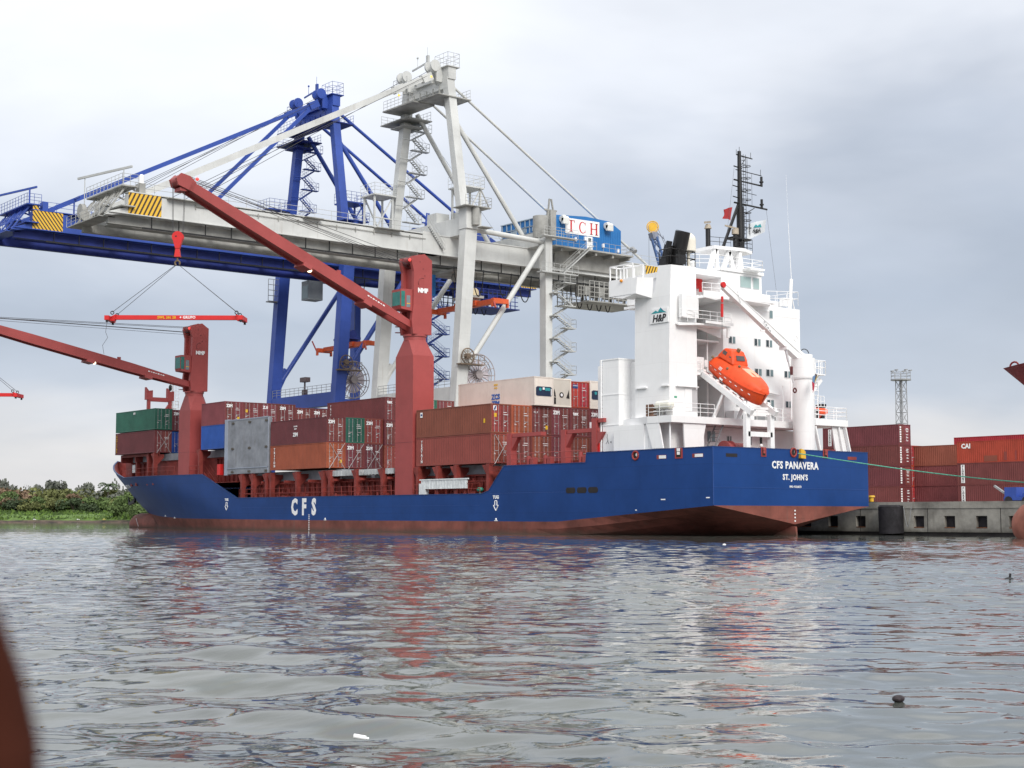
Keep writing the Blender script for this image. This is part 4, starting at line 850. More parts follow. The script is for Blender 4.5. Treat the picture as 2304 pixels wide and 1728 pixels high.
# ================================================================ deck edge between hull side and hatch: stanchions, pipes, rails
def deckside():
    for (y0, y1, x, z0, z1, nm) in ((29.2, 77, 1.9, 2.6, 5.6, 0), (78, 110.5, 2.6, 5.7, 8.9, 1)):
        b = MB(); b.box(x, x+.2, y0, y1, z0, z1); b.box(x-.25, x+.2, y0, y1, z1-.18, z1-.02)
        for y in np.arange(y0+.5, y1, 1.1): b.box(x-.18, x-.003, y, y+.06, z0, z1-.2)
        b.build('hatch_coaming', DECKR, SHIP)
    b = MB(); b.box(1.9, 17.1, 29.3, 57, 5.62, 6.5); b.box(1.9, 17.1, 57.2, 77.4, 5.62, 6.7); b.box(2.2, 16.8, 78.4, 111, 8.9, 9.78); b.build('hatch_covers', STEEL, SHIP)
    def post(y, zt, w=.42, gus=True, zb=2.6, x=.45):
        b = MB(); b.beam((x+.05, y, zb), (x+.05, y, zt), .5, w, up=(0, 1, 0))
        b.box(x-.2, x+.45, y-w/2-.05, y+w/2+.05, zt, zt+.1)
        if gus: b.prism([(x-.1, y, zt), (x-.1, y+1.0, zt), (x-.1, y+.2, zt-1.1)], (.12, 0, 0)); b.prism([(x+.25, y, zt-.1), (1.9, y, zt-.1), (1.9, y, zt-.5), (x+.25, y, zt-1.6)], (0, .1, 0))
        b.build('stanchion', DECKR, SHIP)
    for y in (29.2, 34.3, 37.3, 40.7, 47, 52, 57.2, 58.6, 64.2, 69.9, 71.0, 74.2, 76.8): post(y, 6.45 if y > 42 else 6.4)
    for y, x in ((87.8, .45), (100.9, .6), (103.4, .95), (108.5, 1.7), (112.0, 2.6)): post(y, 9.8, zb=5.7, x=x)
    b = MB()
    for y in np.arange(44.8, 78, 1.35):
        if 41 < y < 45: continue
        k = rng.uniform(); 
        b.tube((.7+k*.5, y, 2.6), (.9+k*.7, y+.5, 4.6+k*.7), .05, 5)
    b.build('lashing_rods', DECKR, SHIP); b = MB()
    for y in np.arange(30, 41, 1.6): b.tube((.9, y, 2.6), (1.2, y-.6, 5.2), .05, 5)
    b.build('lashing_rods', DECKR, SHIP)
    b = MB()
    for (x0, y0, y1, z) in ((.8, 45, 77, 4.2), (1.3, 45, 77, 5.3), (1.1, 30, 41, 4.9), (1.5, 45, 77, 3.3)): b.tube((x0, y0, z), (x0, y1, z), .07, 6)
    for y in np.arange(46, 77, 5.2): b.beam((.3, y, 5.5), (1.9, y, 5.5), .2, .25); 
    b.build('deck_pipes', DECKR, SHIP)
    b = MB()
    for y, z in ((46.5, 2.6), (50.2, 2.6), (54.6, 2.6), (56, 2.6), (60.6, 2.6), (63, 2.6), (67, 2.6), (72, 2.6), (31.5, 2.6), (39, 2.6)): b.box(.5, 1.2, y, y+.9, z, z+1.25+.4*rng.uniform()); b.tube((.4, y+1.4, z), (.4, y+1.4, z+1.45), .14, 8)
    b.build('vent_boxes', DECKR, SHIP)
    pts = [(BM-hb(s, 6.9)+.15, s, 6.95) for s in np.linspace(94.2, 112, 8)]
    for q, gp in (([(.12, 45, 3.7), (.12, 77, 3.75)], 1.9), ([(.12, 30.2, 3.7), (.12, 41, 3.7)], 1.9), ([(.1, 87, 6.85), (.1, 90, 6.85)], 1.5), (pts, 1.8)):
        b = MB(); b.rail(q, 1.0, 2, gp, .03); b.build('deck_railing', DECKR, SHIP)
    b = MB(); b.stair((.7, 83.4, 4.4), (.7, 87.2, 7.0), (0.7, 0, 0)); b.build('deck_ladder', DECKR, SHIP)
    # forecastle supports beneath the foremost stack
    b = MB()
    for y in (104, 108, 112.5): b.box(1.2, 17.8, y, y+.35, 8.9, 9.9)
    b.box(1.1, 1.25, 100.8, 112.5, 9.55, 9.9); b.box(2.4, 2.55, 87, 107, 5.7, 8.9); b.build('container_bearers', DECKR, SHIP)
    b = MB(); b.prism([(3.4, 113.2, 6.8), (3.4, 116.0, 6.9), (3.4, 116.0, 9.0), (3.4, 113.2, 9.8)], (12.2, 0, 0)); b.build('breakwater', DECKR, SHIP)
    b = MB(); b.box(2.3, 2.59, 110.6, 111.5, 7.5, 8.6); b.build('painted_gap_panel', LETW, SHIP)  # white panel painted as daylight showing through a gap
    b = MB(); b.box(.5, .95, 82.6, 83.4, 6.6, 7.9); b.build('fire_locker', RED, SHIP)
    # white stowed gangway in the well
    b = MB(); b.box(.06, .18, 32.2, 39.6, 4.25, 5.10); b.box(.0, .2, 32.0, 39.9, 5.10, 5.22)
    for y in np.arange(32.4, 39.6, .45): b.box(.03, .058, y, y+.05, 4.25, 5.09)
    b.box(.02, .5, 39.0, 40.0, 3.6, 4.8); b.build('stowed_gangway', mat('aluminium', (.70, .73, .74), .4, var=.12, scale=2), SHIP)
    b = MB(); b.box(.6, 1.1, 40.9, 41.3, 4.0, 5.0); b.sphere((.6, 30.8, 4.1), .3, 8, 6, 0, (1, 1.5, .8)); b.tube((.6, 30.8, 3.2), (.6, 30.8, 4), .1, 6); b.build('green_valve', mat('valve_green', (.03, .22, .15), .5), SHIP)
    # pale hatch edges by the crane
    b = MB(); b.box(.55, 1.8, 45.3, 50.8, 5.95, 6.5); b.box(.55, 1.8, 51.4, 57.2, 5.9, 6.5)
    for y in np.arange(45.6, 57, .6): b.box(.5, .548, y, y+.08, 5.9, 6.45)
    b.build('hatch_edge_panels', mat('hatch_pale', (.50, .52, .53), .5, var=.15, streak=.3), SHIP)
    # red frames standing between the aft stack and the raised stern
    for y in (26.4, 18.7, 14.6):
        b = MB(); b.beam((.9, y, 6.2), (.9, y, 9.2 if y > 15 else 10.0), .7, .62, up=(0, 1, 0)); b.beam((.9, y-.5, 9.0 if y > 15 else 9.8), (.9, y-4.6 if y > 15 else y-1.2, 9.0 if y > 15 else 9.8), .6, .34)
        b.prism([(.6, y-.3, 8.8), (.6, y-1.2, 8.8), (.6, y-.3, 7.6)], (.5, 0, 0)); b.build('lashing_frame', CRED, SHIP)
    b = MB(); b.box(1.3, 1.5, 14.4, 27.5, 5.9, 6.5); b.build('aft_coaming', DECKR, SHIP)
    b = MB()
    for y in (23.8, 21.4, 16.6): b.tube((.8, y, 5.9), (.8, y, 7.0+.3*rng.uniform()), .2, 8); b.box(.6, 1.1, y-.9, y-.4, 5.9, 6.9)
    b.rail([(.15, 15.2, 6.2), (.15, 26, 6.22)], 1.05, 2, 1.8, .03); b.build('winch_gear', CRED, SHIP)
    b = MB(); b.box(.7, 1.1, 14.1, 14.5, 6.3, 7.9); b.build('fire_locker', RED, SHIP)
    # jib rest over the bow and white foremast
    b = MB(); s = 118.2; 
    for x in (7.6, 10.9): b.beam((x, s, 9), (x, s, 18.6), .42, .42); b.prism([(x-.5, s-.3, 18.2), (x+.5, s-.3, 18.2), (x+.5, s-.3, 19.6), (x-.1, s-.3, 19.5), (x-.5, s-.3, 20.0)], (0, .6, 0))
    b.beam((7.6, s, 18.3), (10.9, s, 18.3), .5, .6); b.beam((9.3, s, 15.6), (10.9, s, 17.8), .3, .3); b.build('jib_rest', CRED, SHIP)
    b = MB(); s = 119.5; b.tube((13.5, s, 8), (13.5, s, 20.4), .24, 8, r2=.14); b.box(12.9, 14.1, s-.4, s+.4, 16.4, 16.5); b.rail([(12.9, s-.5, 16.5), (14.2, s-.5, 16.5), (14.2, s+.5, 16.5)], 1, 2, 1, .03)
    for z in np.arange(10, 20, .5): b.tube((14, s, z), (14.5, s, z), .03, 4)
    b.tube((14, s, 9), (14, s, 20), .03, 4); b.tube((14.5, s, 9), (14.5, s, 20), .03, 4); b.beam((12.6, s, 13.6), (15.5, s, 13.6), .1, .1); b.rail([(11, s, 12.6), (16, s, 12.6)], 1, 2, 1, .03); b.v = [(x-1.6, y, z+.8) for x, y, z in b.v]; b.build('foremast', WHITE2, SHIP)
    b = MB(); b.sphere((11.4, s-.3, 20.2), .25, 7, 5, 0, (1, 1, 2)); b.build('masthead_lamp', BLACK, SHIP)
deckside()
# upright grey hatch cover leaning on the deck edge: a thing that can be lifted off
t = thing('hatch_cover', (.5, 75.8, 6.55), 'large grey steel hatch cover standing upright between forward crane and rust orange container', 'hatch cover')
b = MB(); b.box(.42, .85, 70.72, 80.6, 6.62, 13.1); b.build('panel', STEEL, t)
b = MB(); b.box(.36, .42, 70.72, 80.6, 7.25, 7.34); b.box(.36, .42, 70.72, 70.82, 6.62, 13.1); b.box(.36, .95, 80.6, 81.3, 6.5, 13.2); b.box(.38, .42, 70.72, 80.6, 13.0, 13.12); b.build('stiffener_rim', mat('hatch_rim', (.33, .37, .45), .5, var=.1), t)
for y in (79.3, 75.2, 71.2):
    for z in (12.65, 9.6, 6.85): c = MB(); c.box(.35, .418, y-.32, y+.32, z-.05, z+.05); c.box(.33, .35, y-.22, y-.05, z-.12, z+.16); c.box(.33, .35, y+.1, y+.24, z-.12, z+.16); c.build('lifting_socket', mat('socket_brown', (.10, .085, .065), .7), t)
# lashing rods crossing the lower door ends
for (x0, y, z0, n) in ((rx(0), BF-.05, 6.85, 4), (rx(0), CF-.05, 9.95, 1), (rx(0), AF-.05, 6.55, 1)):
    b = MB()
    for k in range(n):
        x = x0+ROWP*k; b.tube((x+.2, y-.25, z0-.1), (x+2.3, y-.02, z0+2.7), .035, 5); b.tube((x+2.2, y-.25, z0-.1), (x+.4, y-.03, z0+2.7), .03, 5) if k != 1 else None
    b.build('cross_lashing', C_ROD, SHIP)
# ================================================================ the two red deck cranes
def deck_crane(sy, base_z, turret_top, jib_tip, tip_h, tower_z, k=1.0):
    # tower: square foot, octagonal taper, then slewing housing
    C = bpy.data.objects.new('deck_crane', None); COL.objects.link(C); C.parent = SHIP; C.location = V(1.55, sy+1.55, base_z)-WL(SHIP)
    cx, cy = 1.55, sy+1.55
    b = MB(); z1, z2 = tower_z
    w = 1.27; d = 1.55
    b.hexa([(cx-w, cy-d, base_z), (cx+w, cy-d, base_z), (cx+w, cy+d, base_z), (cx-w, cy+d, base_z), (cx-w, cy-d, z1), (cx+w, cy-d, z1), (cx+w, cy+d, z1), (cx-w, cy+d, z1)])
    r0 = 1.08; oct_ = []
    for (ax, ay) in ((-1, -.42), (-.42, -1), (.42, -1), (1, -.42), (1, .42), (.42, 1), (-.42, 1), (-1, .42)): oct_.append((cx+ax*r0, cy+ay*r0*1.05, z2))
    lowr = []
    for (ax, ay) in ((-1, -.97), (-.97, -1), (.97, -1), (1, -.97), (1, .97), (.97, 1), (-.97, 1), (-1, .97)): lowr.append((cx+ax*w, cy+ay*d, z1))
    b.add(lowr+oct_, [(i, (i+1) % 8, 8+(i+1) % 8, 8+i) for i in range(8)]+[tuple(range(8, 16))])
    b.tube((cx, cy, z2-.02), (cx, cy, z2+.42), 1.14, 20); b.tube((cx, cy, z2+.42), (cx, cy, z2+.6), 1.22, 20)
    # flared foot
    for dx, dy in ((0, -1), (0, 1)): b.prism([(cx-w, cy+dy*d, base_z), (cx-w, cy+dy*(d+.42), base_z), (cx-w, cy+dy*(d+.08), base_z+.35), (cx-w, cy+dy*d, base_z+1)], (2*w, 0, 0))
    b.build('tower', CRED, C)
    b = MB(); b.box(cx-w-.008, cx+w+.008, cy-d-.008, cy+d+.008, base_z+(z1-base_z)*.42, base_z+(z1-base_z)*.42+.05); b.ring((cx, cy, z2+.42), (0, 0, 1), 1.16, .07, 20, 5); b.build('weld_band', mat('crane_red_dark', (.22, .045, .045), .5), C)
    b = MB(); yh = cy-d-.012; b.tube((cx+.3, yh+.004, base_z+1.6), (cx+.3, yh+.02, base_z+1.6), .3, 14); b.tube((cx+.3, yh+.004, base_z+1.1), (cx+.3, yh+.02, base_z+1.1), .3, 14); b.box(cx, cx+.6, yh+.004, yh+.02, base_z+1.1, base_z+1.6); b.build('access_hole', DARK, C)
    zb = z2+.6; zt = turret_top
    # the whole slewing part is built facing forward and turned a quarter turn, so that the jib reaches out over the port side
    def QR(p): return V(cx-(p[1]-cy), cy+(p[0]-cx), p[2])
    class QB(MB):
        def mesh(s, name, mats, org=(0, 0, 0)):
            s.v = [tuple(QR(p)) for p in s.v]; return MB.mesh(s, name, mats, org)
    # housing: two side cheeks and a recessed front between them (front faces the jib, +y)
    b = QB()
    ch = [(cy-1.25, zb), (cy+1.0, zb), (cy+1.2, zb+1.3), (cy+1.0, zb+2.9), (cy+.95, zt-1.6), (cy+1.25, zt-.55), (cy+1.15, zt-.1), (cy+.5, zt+.02), (cy-.35, zt+.25), (cy-1.0, zt-.2), (cy-1.28, zt-.35)]
    for x0 in (cx-1.15, cx+.75): b.prism([(x0, y, z) for y, z in ch], (.4, 0, 0))
    b.box(cx-.75, cx+.75, cy-1.2, cy+.55, zb+.01, zt-1.25); b.box(cx-.75, cx+.75, cy-1.1, cy-.3, zt-1.25, zt-.5)
    b.build('slewing_housing', CRED, C)
    b = QB(); b.disc((cx, cy+.75, zt-.45), (1, 0, 0), .42, 1.3, 16); b.disc((cx, cy-.1, zt-.15), (1, 0, 0), .40, 1.3, 16); b.build('head_sheaves', mat('crane_red_dark', (.22, .045, .045), .5), C)
    b = QB()
    for y, z in ((cy-.2, zt-1.3), (cy-.4, zt-2.0), (cy+.2, zt-.6)): b.disc((cx-1.155, y, z), (1, 0, 0), .08, .03, 8)
    b.ring((cx-1.16, cy-.1, zt-2.75), (1, 0, 0), .5, .04, 12, 4, 0, 1.2, 3.7); b.box(cx-.3, cx+.3, cy-1.29, cy-1.25, zb+.7, zb+1.0); b.build('cover_plate', mat('crane_red_dark', (.22, .045, .045), .5), C)
    text(C, 'NMF', QR((cx-1.168, cy-.15, zt-3.55)), 'aft', .42, bold=.075)
    # cab on the front of the housing
    fz = zb+2.3
    cab = QB(); cab.prism([(cx-1.0, cy+1.0, fz), (cx-1.0, cy+2.35, fz+.15), (cx-1.0, cy+2.45, fz+.5), (cx-1.0, cy+2.45, fz+2.15), (cx-1.0, cy+1.0, fz+2.2)], (1.6, 0, 0)); o = cab.build('cab', CRED, C)
    g = QB(); g.box(cx-1.02, cx-.999, cy+1.3, cy+1.75, fz+.35, fz+1.55); g.build('window', mat('cab_glass_grey', (.20, .24, .26), .1, var=.1), o)
    g = QB(); g.box(cx-.9, cx+.5, cy+2.452, cy+2.47, fz+.5, fz+1.9); g.box(cx-1.02, cx-.999, cy+1.95, cy+2.40, fz+.4, fz+1.95); g.build('window', mat('cab_glass_green', (.03, .19, .16), .08, var=.2), o)
    g = QB(); g.box(cx-1.03, cx-1.02, cy+1.3, cy+1.75, fz+.68, fz+.76); g.build('handrail', YEL, o)
    # jib: two-web box girder with open lower windows
    piv = V(cx, cy+.45, zb+.75); tip = V(cx-.05, jib_tip[0], jib_tip[1]); dr = (tip-piv).normalized(); nn = Vector((1, 0, 0)).cross(dr); L = (tip-piv).length
    if nn.z < 0: nn = -nn
    def J(u, v, x): return piv+dr*u+nn*v+Vector((x, 0, 0))
    b = QB()
    def hh(u): return (.55+.5*min(1, u/8)) if u < L*.75 else 1.05-.25*(u-L*.75)/(L*.25)
    us = np.linspace(0, L-.8, 14); ww = .78
    for a, c in zip(us[:-1], us[1:]):
        for x in (-ww, ww-.14):
            b.hexa([J(a, -hh(a)/2, x), J(a, -hh(a)/2, x+.14), J(c, -hh(c)/2, x+.14), J(c, -hh(c)/2, x), J(a, hh(a)/2, x), J(a, hh(a)/2, x+.14), J(c, hh(c)/2, x+.14), J(c, hh(c)/2, x)])
    # lower and upper plates in panels between the cross boxes
    pans = [(3.2, L*.205), (L*.225, L*.47), (L*.495, L*.955)]
    for a, c in pans:
        b.hexa([J(a, -hh(a)/2+.12, -ww+.16), J(a, -hh(a)/2+.12, ww-.16), J(c, -hh(c)/2+.12, ww-.16), J(c, -hh(c)/2+.12, -ww+.16), J(a, -hh(a)/2+.18, -ww+.16), J(a, -hh(a)/2+.18, ww-.16), J(c, -hh(c)/2+.18, ww-.16), J(c, -hh(c)/2+.18, -ww+.16)])
        b.hexa([J(a, hh(a)/2-.2, -ww+.14), J(a, hh(a)/2-.2, ww-.14), J(c, hh(c)/2-.2, ww-.14), J(c, hh(c)/2-.2, -ww+.14), J(a, hh(a)/2-.14, -ww+.14), J(a, hh(a)/2-.14, ww-.14), J(c, hh(c)/2-.14, ww-.14), J(c, hh(c)/2-.14, -ww+.14)])
    for x in (-ww-.03, ww-.16):
        for a, c in zip(us[:-1], us[1:]): b.hexa([J(a, -hh(a)/2-.06, x), J(a, -hh(a)/2-.06, x+.2), J(c, -hh(c)/2-.06, x+.2), J(c, -hh(c)/2-.06, x), J(a, -hh(a)/2, x), J(a, -hh(a)/2, x+.2), J(c, -hh(c)/2, x+.2), J(c, -hh(c)/2, x)])
    jib = b.build('jib', CRED, C)
    b = QB()
    for u in (L*.215, L*.482): b = QB(); b.hexa([J(u-.5, -hh(u)/2-.32, -ww-.12), J(u-.5, -hh(u)/2-.32, ww+.12), J(u+.5, -hh(u)/2-.32, ww+.12), J(u+.5, -hh(u)/2-.32, -ww-.12), J(u-.5, -hh(u)/2+.15, -ww-.06), J(u-.5, -hh(u)/2+.15, ww+.06), J(u+.5, -hh(u)/2+.15, ww+.06), J(u+.5, -hh(u)/2+.15, -ww-.06)]); b.build('cross_box', CRED, jib)
    b = QB()
    for x in (-ww, ww-.25): b.prism([J(L-1.2, -.45, x), J(L+.3, -.6, x), J(L+.75, -.1, x), J(L+.5, .55, x), J(L-.4, .75, x), J(L-1.2, .5, x)], (.25, 0, 0))
    b.disc(J(L+.2, 0, 0), (1, 0, 0), .5, 1.0, 16); b.disc(J(L-.6, .35, 0), (1, 0, 0), .4, 1.0, 16); b.box(*(lambda p: (p.x-.6, p.x+.6, p.y-.2, p.y+.4, p.z-.5, p.z-.2))(J(L-.3, -.3, 0))); b.build('jib_head', CRED, jib)
    b = QB(); p = J(L*.36, hh(L*.36)/2, -.6); b.box(p.x-.1, p.x+.1, p.y-.2, p.y+.2, p.z, p.z+.3); p = J(L*.46, -hh(L*.46)/2-.06, .0); b.build('lamp_bracket', CRED, jib)
    l = QB(); p = J(L*.455, -hh(L*.455)/2-.1, 0); l.sphere(p, .24, 8, 6, 0, (1, 1, .7)); l.build('jib_floodlight', mat('lit_lamp', (1, .9, .7), .4, emit=((1, .85, .6), 2.2)), jib)
    m = QB(); q = J(6.0, .05, -ww-.012); m.box(q.x-.004, q.x+.004, q.y-1.4, q.y-.2, q.z+.42, q.z+.46)
    m2 = [J(4.2+.33*i, .12, -ww-.01) for i in range(7)]
    m = QB()
    for i, q in enumerate(m2): m.beam(q, q+dr*.22, .02, .07 if i % 2 else .12)
    m.build('load_plate_lettering', LETW, jib)
    # luffing wires from the head to the jib tip, and small lamps there
    b = QB()
    for x in (-.55, -.25, .15, .5):
        b.tube(J(L-.4, .75, x), (cx+x, cy+.8, zt-.3 if abs(x) > .3 else zt-.9), .028, 4)
    b.tube((cx, cy+.6, zt-1.2), J(L-.5, .5, 0), .022, 4); b.build('luffing_wires', ROPE, C)
    b = QB(); b.sphere(J(L-1.1, .85, -ww), .16, 6, 5); b.sphere((cx-.9, cy+1.3, zt-.5), .16, 6, 5); b.build('red_lamp', mat('red_lamp_lit', (.9, .05, .05), .4, emit=((1, .08, .06), .7)), C)
    # ladder on the seaward side
    b = MB()
    for y in (0, .4): b.tube((cx+.9, cy-d-.1-.0*y, z1-1), (cx+.9, cy-d-.1, z1-.9), .02, 4)
    for i in range(10): b.tube((cx+w+.06, cy+.2, z2+.4+.35*i), (cx+w+.06, cy+.65, z2+.4+.35*i), .03, 4)
    b.tube((cx+w+.06, cy+.2, z2), (cx+w+.06, cy+.2, z2+4), .03, 4); b.tube((cx+w+.06, cy+.65, z2), (cx+w+.06, cy+.65, z2+4), .03, 4)
    b.ring((cx-w+.1, cy+1.35, z2+.9), (0, 0, 1), .3, .03, 10, 4); b.ring((cx-w+.1, cy+1.35, z2+1.5), (0, 0, 1), .3, .03, 10, 4); b.build('ladder', DECKR, C)
    return C, (lambda u, v, x: QR(J(u, v, x))), L
CR2, J2, L2 = deck_crane(41.5, 2.62, 27.95, (43.05+26.3, 32.1), 0, (17.75, 19.35))
CR1, J1, L1 = deck_crane(90.35, 5.75, 25.75, (91.9+28.6, 24.0), 0, (14.9, 16.75))
CR1['label'] = 'forward red deck crane with its jib lowered to the left'; CR2['label'] = 'middle red deck crane with its jib raised over the bow'
# hook block of the middle crane with the red container spreader
def hookset(hx, hy, ztop, zb, lab):
    t = thing('hook_block', (hx, hy, zb), lab, 'hook', rz=R(52))
    b = MB(); k = .66
    def P(x, y, z): return (x*k, y*k, z*k)
    for x in (-.3, .3): b.disc(P(x, 0, 3.1), (1, 0, 0), .78*k, .1, 18)
    b.disc(P(0, 0, 3.1), (1, 0, 0), .62*k, .30, 16)
    b.hexa([P(-.36, -.3, 1.5), P(.36, -.3, 1.5), P(.36, .3, 1.5), P(-.36, .3, 1.5), P(-.36, -.7, 2.9), P(.36, -.7, 2.9), P(.36, .7, 2.9), P(-.36, .7, 2.9)])
    b.hexa([P(-.34, -.42, .3), P(.34, -.42, .3), P(.34, .42, .3), P(-.34, .42, .3), P(-.28, -.26, 1.5), P(.28, -.26, 1.5), P(.28, .26, 1.5), P(-.28, .26, 1.5)])
    b.build('sheave_block', RED, t, org=(0, 0, 0))
    c = MB(); c.disc(P(-.38, .2, 3.15), (1, 0, 0), .12*k, .03, 8); c.build('axle_pin', BLACK, t, org=(0, 0, 0))
    h = MB(); h.tube(P(0, 0, .3), P(0, 0, -.2), .08, 8); h.ring(P(0, 0, -.55), (1, 0, 0), .34*k, .08, 12, 6, 0, -.6, 4.2); h.build('hook', mat('hook_bronze', (.16, .11, .05), .4, var=.2), t, org=(0, 0, 0))
    w = MB(); zt = ztop-zb
    for x in (-.2, .2): w.tube((x, .45, 2), (x, .55, zt), .02, 4); w.tube((x, -.45, 2), (x, -.55, zt-.3), .02, 4)
    w.build('hoist_wire', ROPE, t, org=(0, 0, 0))
    return t
def spreader(c, half, hz, lab, txt=True):
    t = thing('lifting_spreader', c, lab, 'spreader', 'red spreader beams hanging from the ship cranes', rz=R(51))
    O = (0, 0, 0)
    b = MB(); b.beam((0, half*.93, .05), (0, -half*.93, .0), .34, .40); b.build('beam', RED, t, org=O)
    for sg in (-1, 1):
        e = MB(); e.box(-1.15, 1.15, sg*half-.2, sg*half+.2, -.30, .10); e.prism([(-.3, sg*half*.92, -.28), (-.3, sg*half, -.28), (-.3, sg*half, .05), (-.3, sg*half*.90, .32)], (.6, 0, 0)); o = e.build('end_beam', RED, t, org=O)
        for sx in (-1, 1): q = MB(); q.tube((sx*1.0, sg*half, -.5), (sx*1.0, sg*half, -.3), .11, 7); q.ring((sx*.8, sg*half*.93, .38), (1, 0, 0), .15, .04, 10, 4); q.build('twistlock', BLACK, o, org=O)
    s = MB()
    for sg in (-1, 1):
        for sx in (-.85, .85): s.tube((sx, sg*half*.93, .42), (sx*.1, sg*.15, hz), .024, 4)
    s.build('sling', ROPE, t, org=O)
    if txt:
        for (w, y, m) in (('SWL 36t 20', .85, LETY), ('+ GRUPO', -1.05, LETW)):
            place('lettering', text_mesh(w, .03, 1.05, 1.0, 0.), t, (-.185, y, .02), FACE['port'], [m], (.33, .33, 1))
    b = MB(); y = half; b.path([(-.9, y, -.4), (-.95, y+.1, -1.4), (-.95, y-.1, -1.9), (-.95, y+.35, -2.6), (-.95, y+.2, -3.4)], .018, 4); b.build('tag_line', ROPE, t, org=O)
hp = J2(L2+.1, 0, 0)
hookset(hp.x, hp.y, hp.z-.2, 24.95, 'red hook block hanging from the tip of the raised ship crane jib')
spreader((hp.x, hp.y, 19.55), 6.05, 4.85, 'red spreader beam slung below the hook of the raised jib')
hp1 = J1(L1+.1, 0, 0)
hookset(hp1.x, hp1.y, hp1.z-.2, 20.9, 'red hook block of the lowered jib, outside the left edge of view')
spreader((hp1.x, hp1.y, 15.5), 6.05, 4.85, 'red spreader beam end entering at the left edge below the lowered jib', False)
# ================================================================ superstructure
SUP = bpy.data.objects.new('superstructure', None); COL.objects.link(SUP); SUP.parent = SHIP; SUP.location = V(9.5, 9, 6)-WL(SHIP)
def P5(name, fn, m=None, parent=None):
    b = MB(); fn(b); return b.build(name, m or WHITE, parent or SUP)
# funnel casing with the low block ahead of it
P5('funnel_casing', lambda b: (b.prism([(1.2, 6.0, 5.9), (4.45, 6.0, 5.9), (4.45, 10.1, 5.9), (1.2, 10.1, 5.9)], (0, 0, 9.1)), b.hexa([(1.2, 6.0, 15.0), (4.45, 6.0, 15.0), (4.45, 10.1, 15.0), (1.2, 10.1, 15.0), (1.23, 5.84, 20.2), (4.43, 6.0, 20.2), (4.43, 10.1, 20.2), (1.23, 10.05, 20.2)]), b.hexa([(1.23, 5.84, 20.2), (4.43, 6.0, 20.2), (4.43, 8.8, 20.2), (1.23, 7.7, 20.2), (1.25, 5.75, 22.3), (4.42, 6.0, 22.45), (4.42, 8.4, 22.45), (1.25, 7.25, 22.4)])))
P5('low_block', lambda b: (b.box(.9, 3.4, 11.8, 13.85, 5.9, 14.95), b.box(2.3, 8.2, 10.11, 16, 5.9, 14.7), b.box(.86, 3.44, 11.76, 13.9, 14.9, 15.02), b.box(.87, 3.43, 11.77, 13.88, 11.9, 11.98), b.box(.87, 3.43, 11.77, 13.88, 9.3, 9.38), b.tube((.84, 13.95, 7), (.84, 13.95, 15), .06, 6)))
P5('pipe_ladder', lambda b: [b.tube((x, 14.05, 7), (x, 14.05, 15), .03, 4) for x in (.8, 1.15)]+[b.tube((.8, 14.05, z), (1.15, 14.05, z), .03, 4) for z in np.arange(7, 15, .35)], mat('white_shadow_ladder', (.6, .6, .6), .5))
P5('casing_ledge', lambda b: (b.box(1.0, 1.199, 8.6, 9.9, 12.22, 12.32), b.box(1.0, 1.199, 6.0, 6.9, 12.25, 12.35), b.box(1.9, 4.3, 5.65, 5.999, 12.25, 12.33), b.box(1.0, 4.4, 5.98, 5.999, 17.6, 17.62)))
# raised logo plate
P5('logo_plate', lambda b: b.hexa([(1.12, 5.98, 17.55), (1.12, 8.15, 17.55), (1.2, 8.15, 17.55), (1.2, 5.98, 17.55), (1.12, 6.05, 18.75), (1.12, 8.05, 18.75), (1.2, 8.05, 18.75), (1.2, 6.05, 18.75)]), LETW)
text(SUP, 'H&P', (1.10, 7.07, 17.93), 'port', .60, LETB, .02, .98, shear=.22)
P5('logo_mark', lambda b: (b.prism([(1.10, 8.0, 18.38), (1.10, 7.45, 18.62), (1.10, 7.2, 18.52), (1.10, 6.6, 18.4)], (.006, 0, 0)), b.prism([(1.10, 7.0, 18.42), (1.10, 7.15, 18.55), (1.10, 6.85, 18.82), (1.10, 6.65, 18.6), (1.10, 6.15, 18.36)], (.005, 0, 0))), LETTEAL)
P5('logo_peak', lambda b: b.prism([(1.095, 6.72, 18.62), (1.095, 6.88, 18.86), (1.095, 6.5, 18.52), (1.095, 6.3, 18.42)], (.004, 0, 0)), LETNAVY)
# faint soot and mooring marks on the lower block
P5('scuff_mark', lambda b: (b.beam((.892, 13.25, 8.6), (.892, 13.25, 8.35), .02, .05), b.beam((.892, 13.3, 8.35), (.892, 13.1, 7.75), .02, .07), b.beam((.892, 13.17, 8.05), (.892, 13.45, 7.75), .02, .06), b.sphere((.89, 12.8, 7.9), .07, 6, 4), b.sphere((.89, 12.4, 8.3), .06, 6, 4)), GREY)
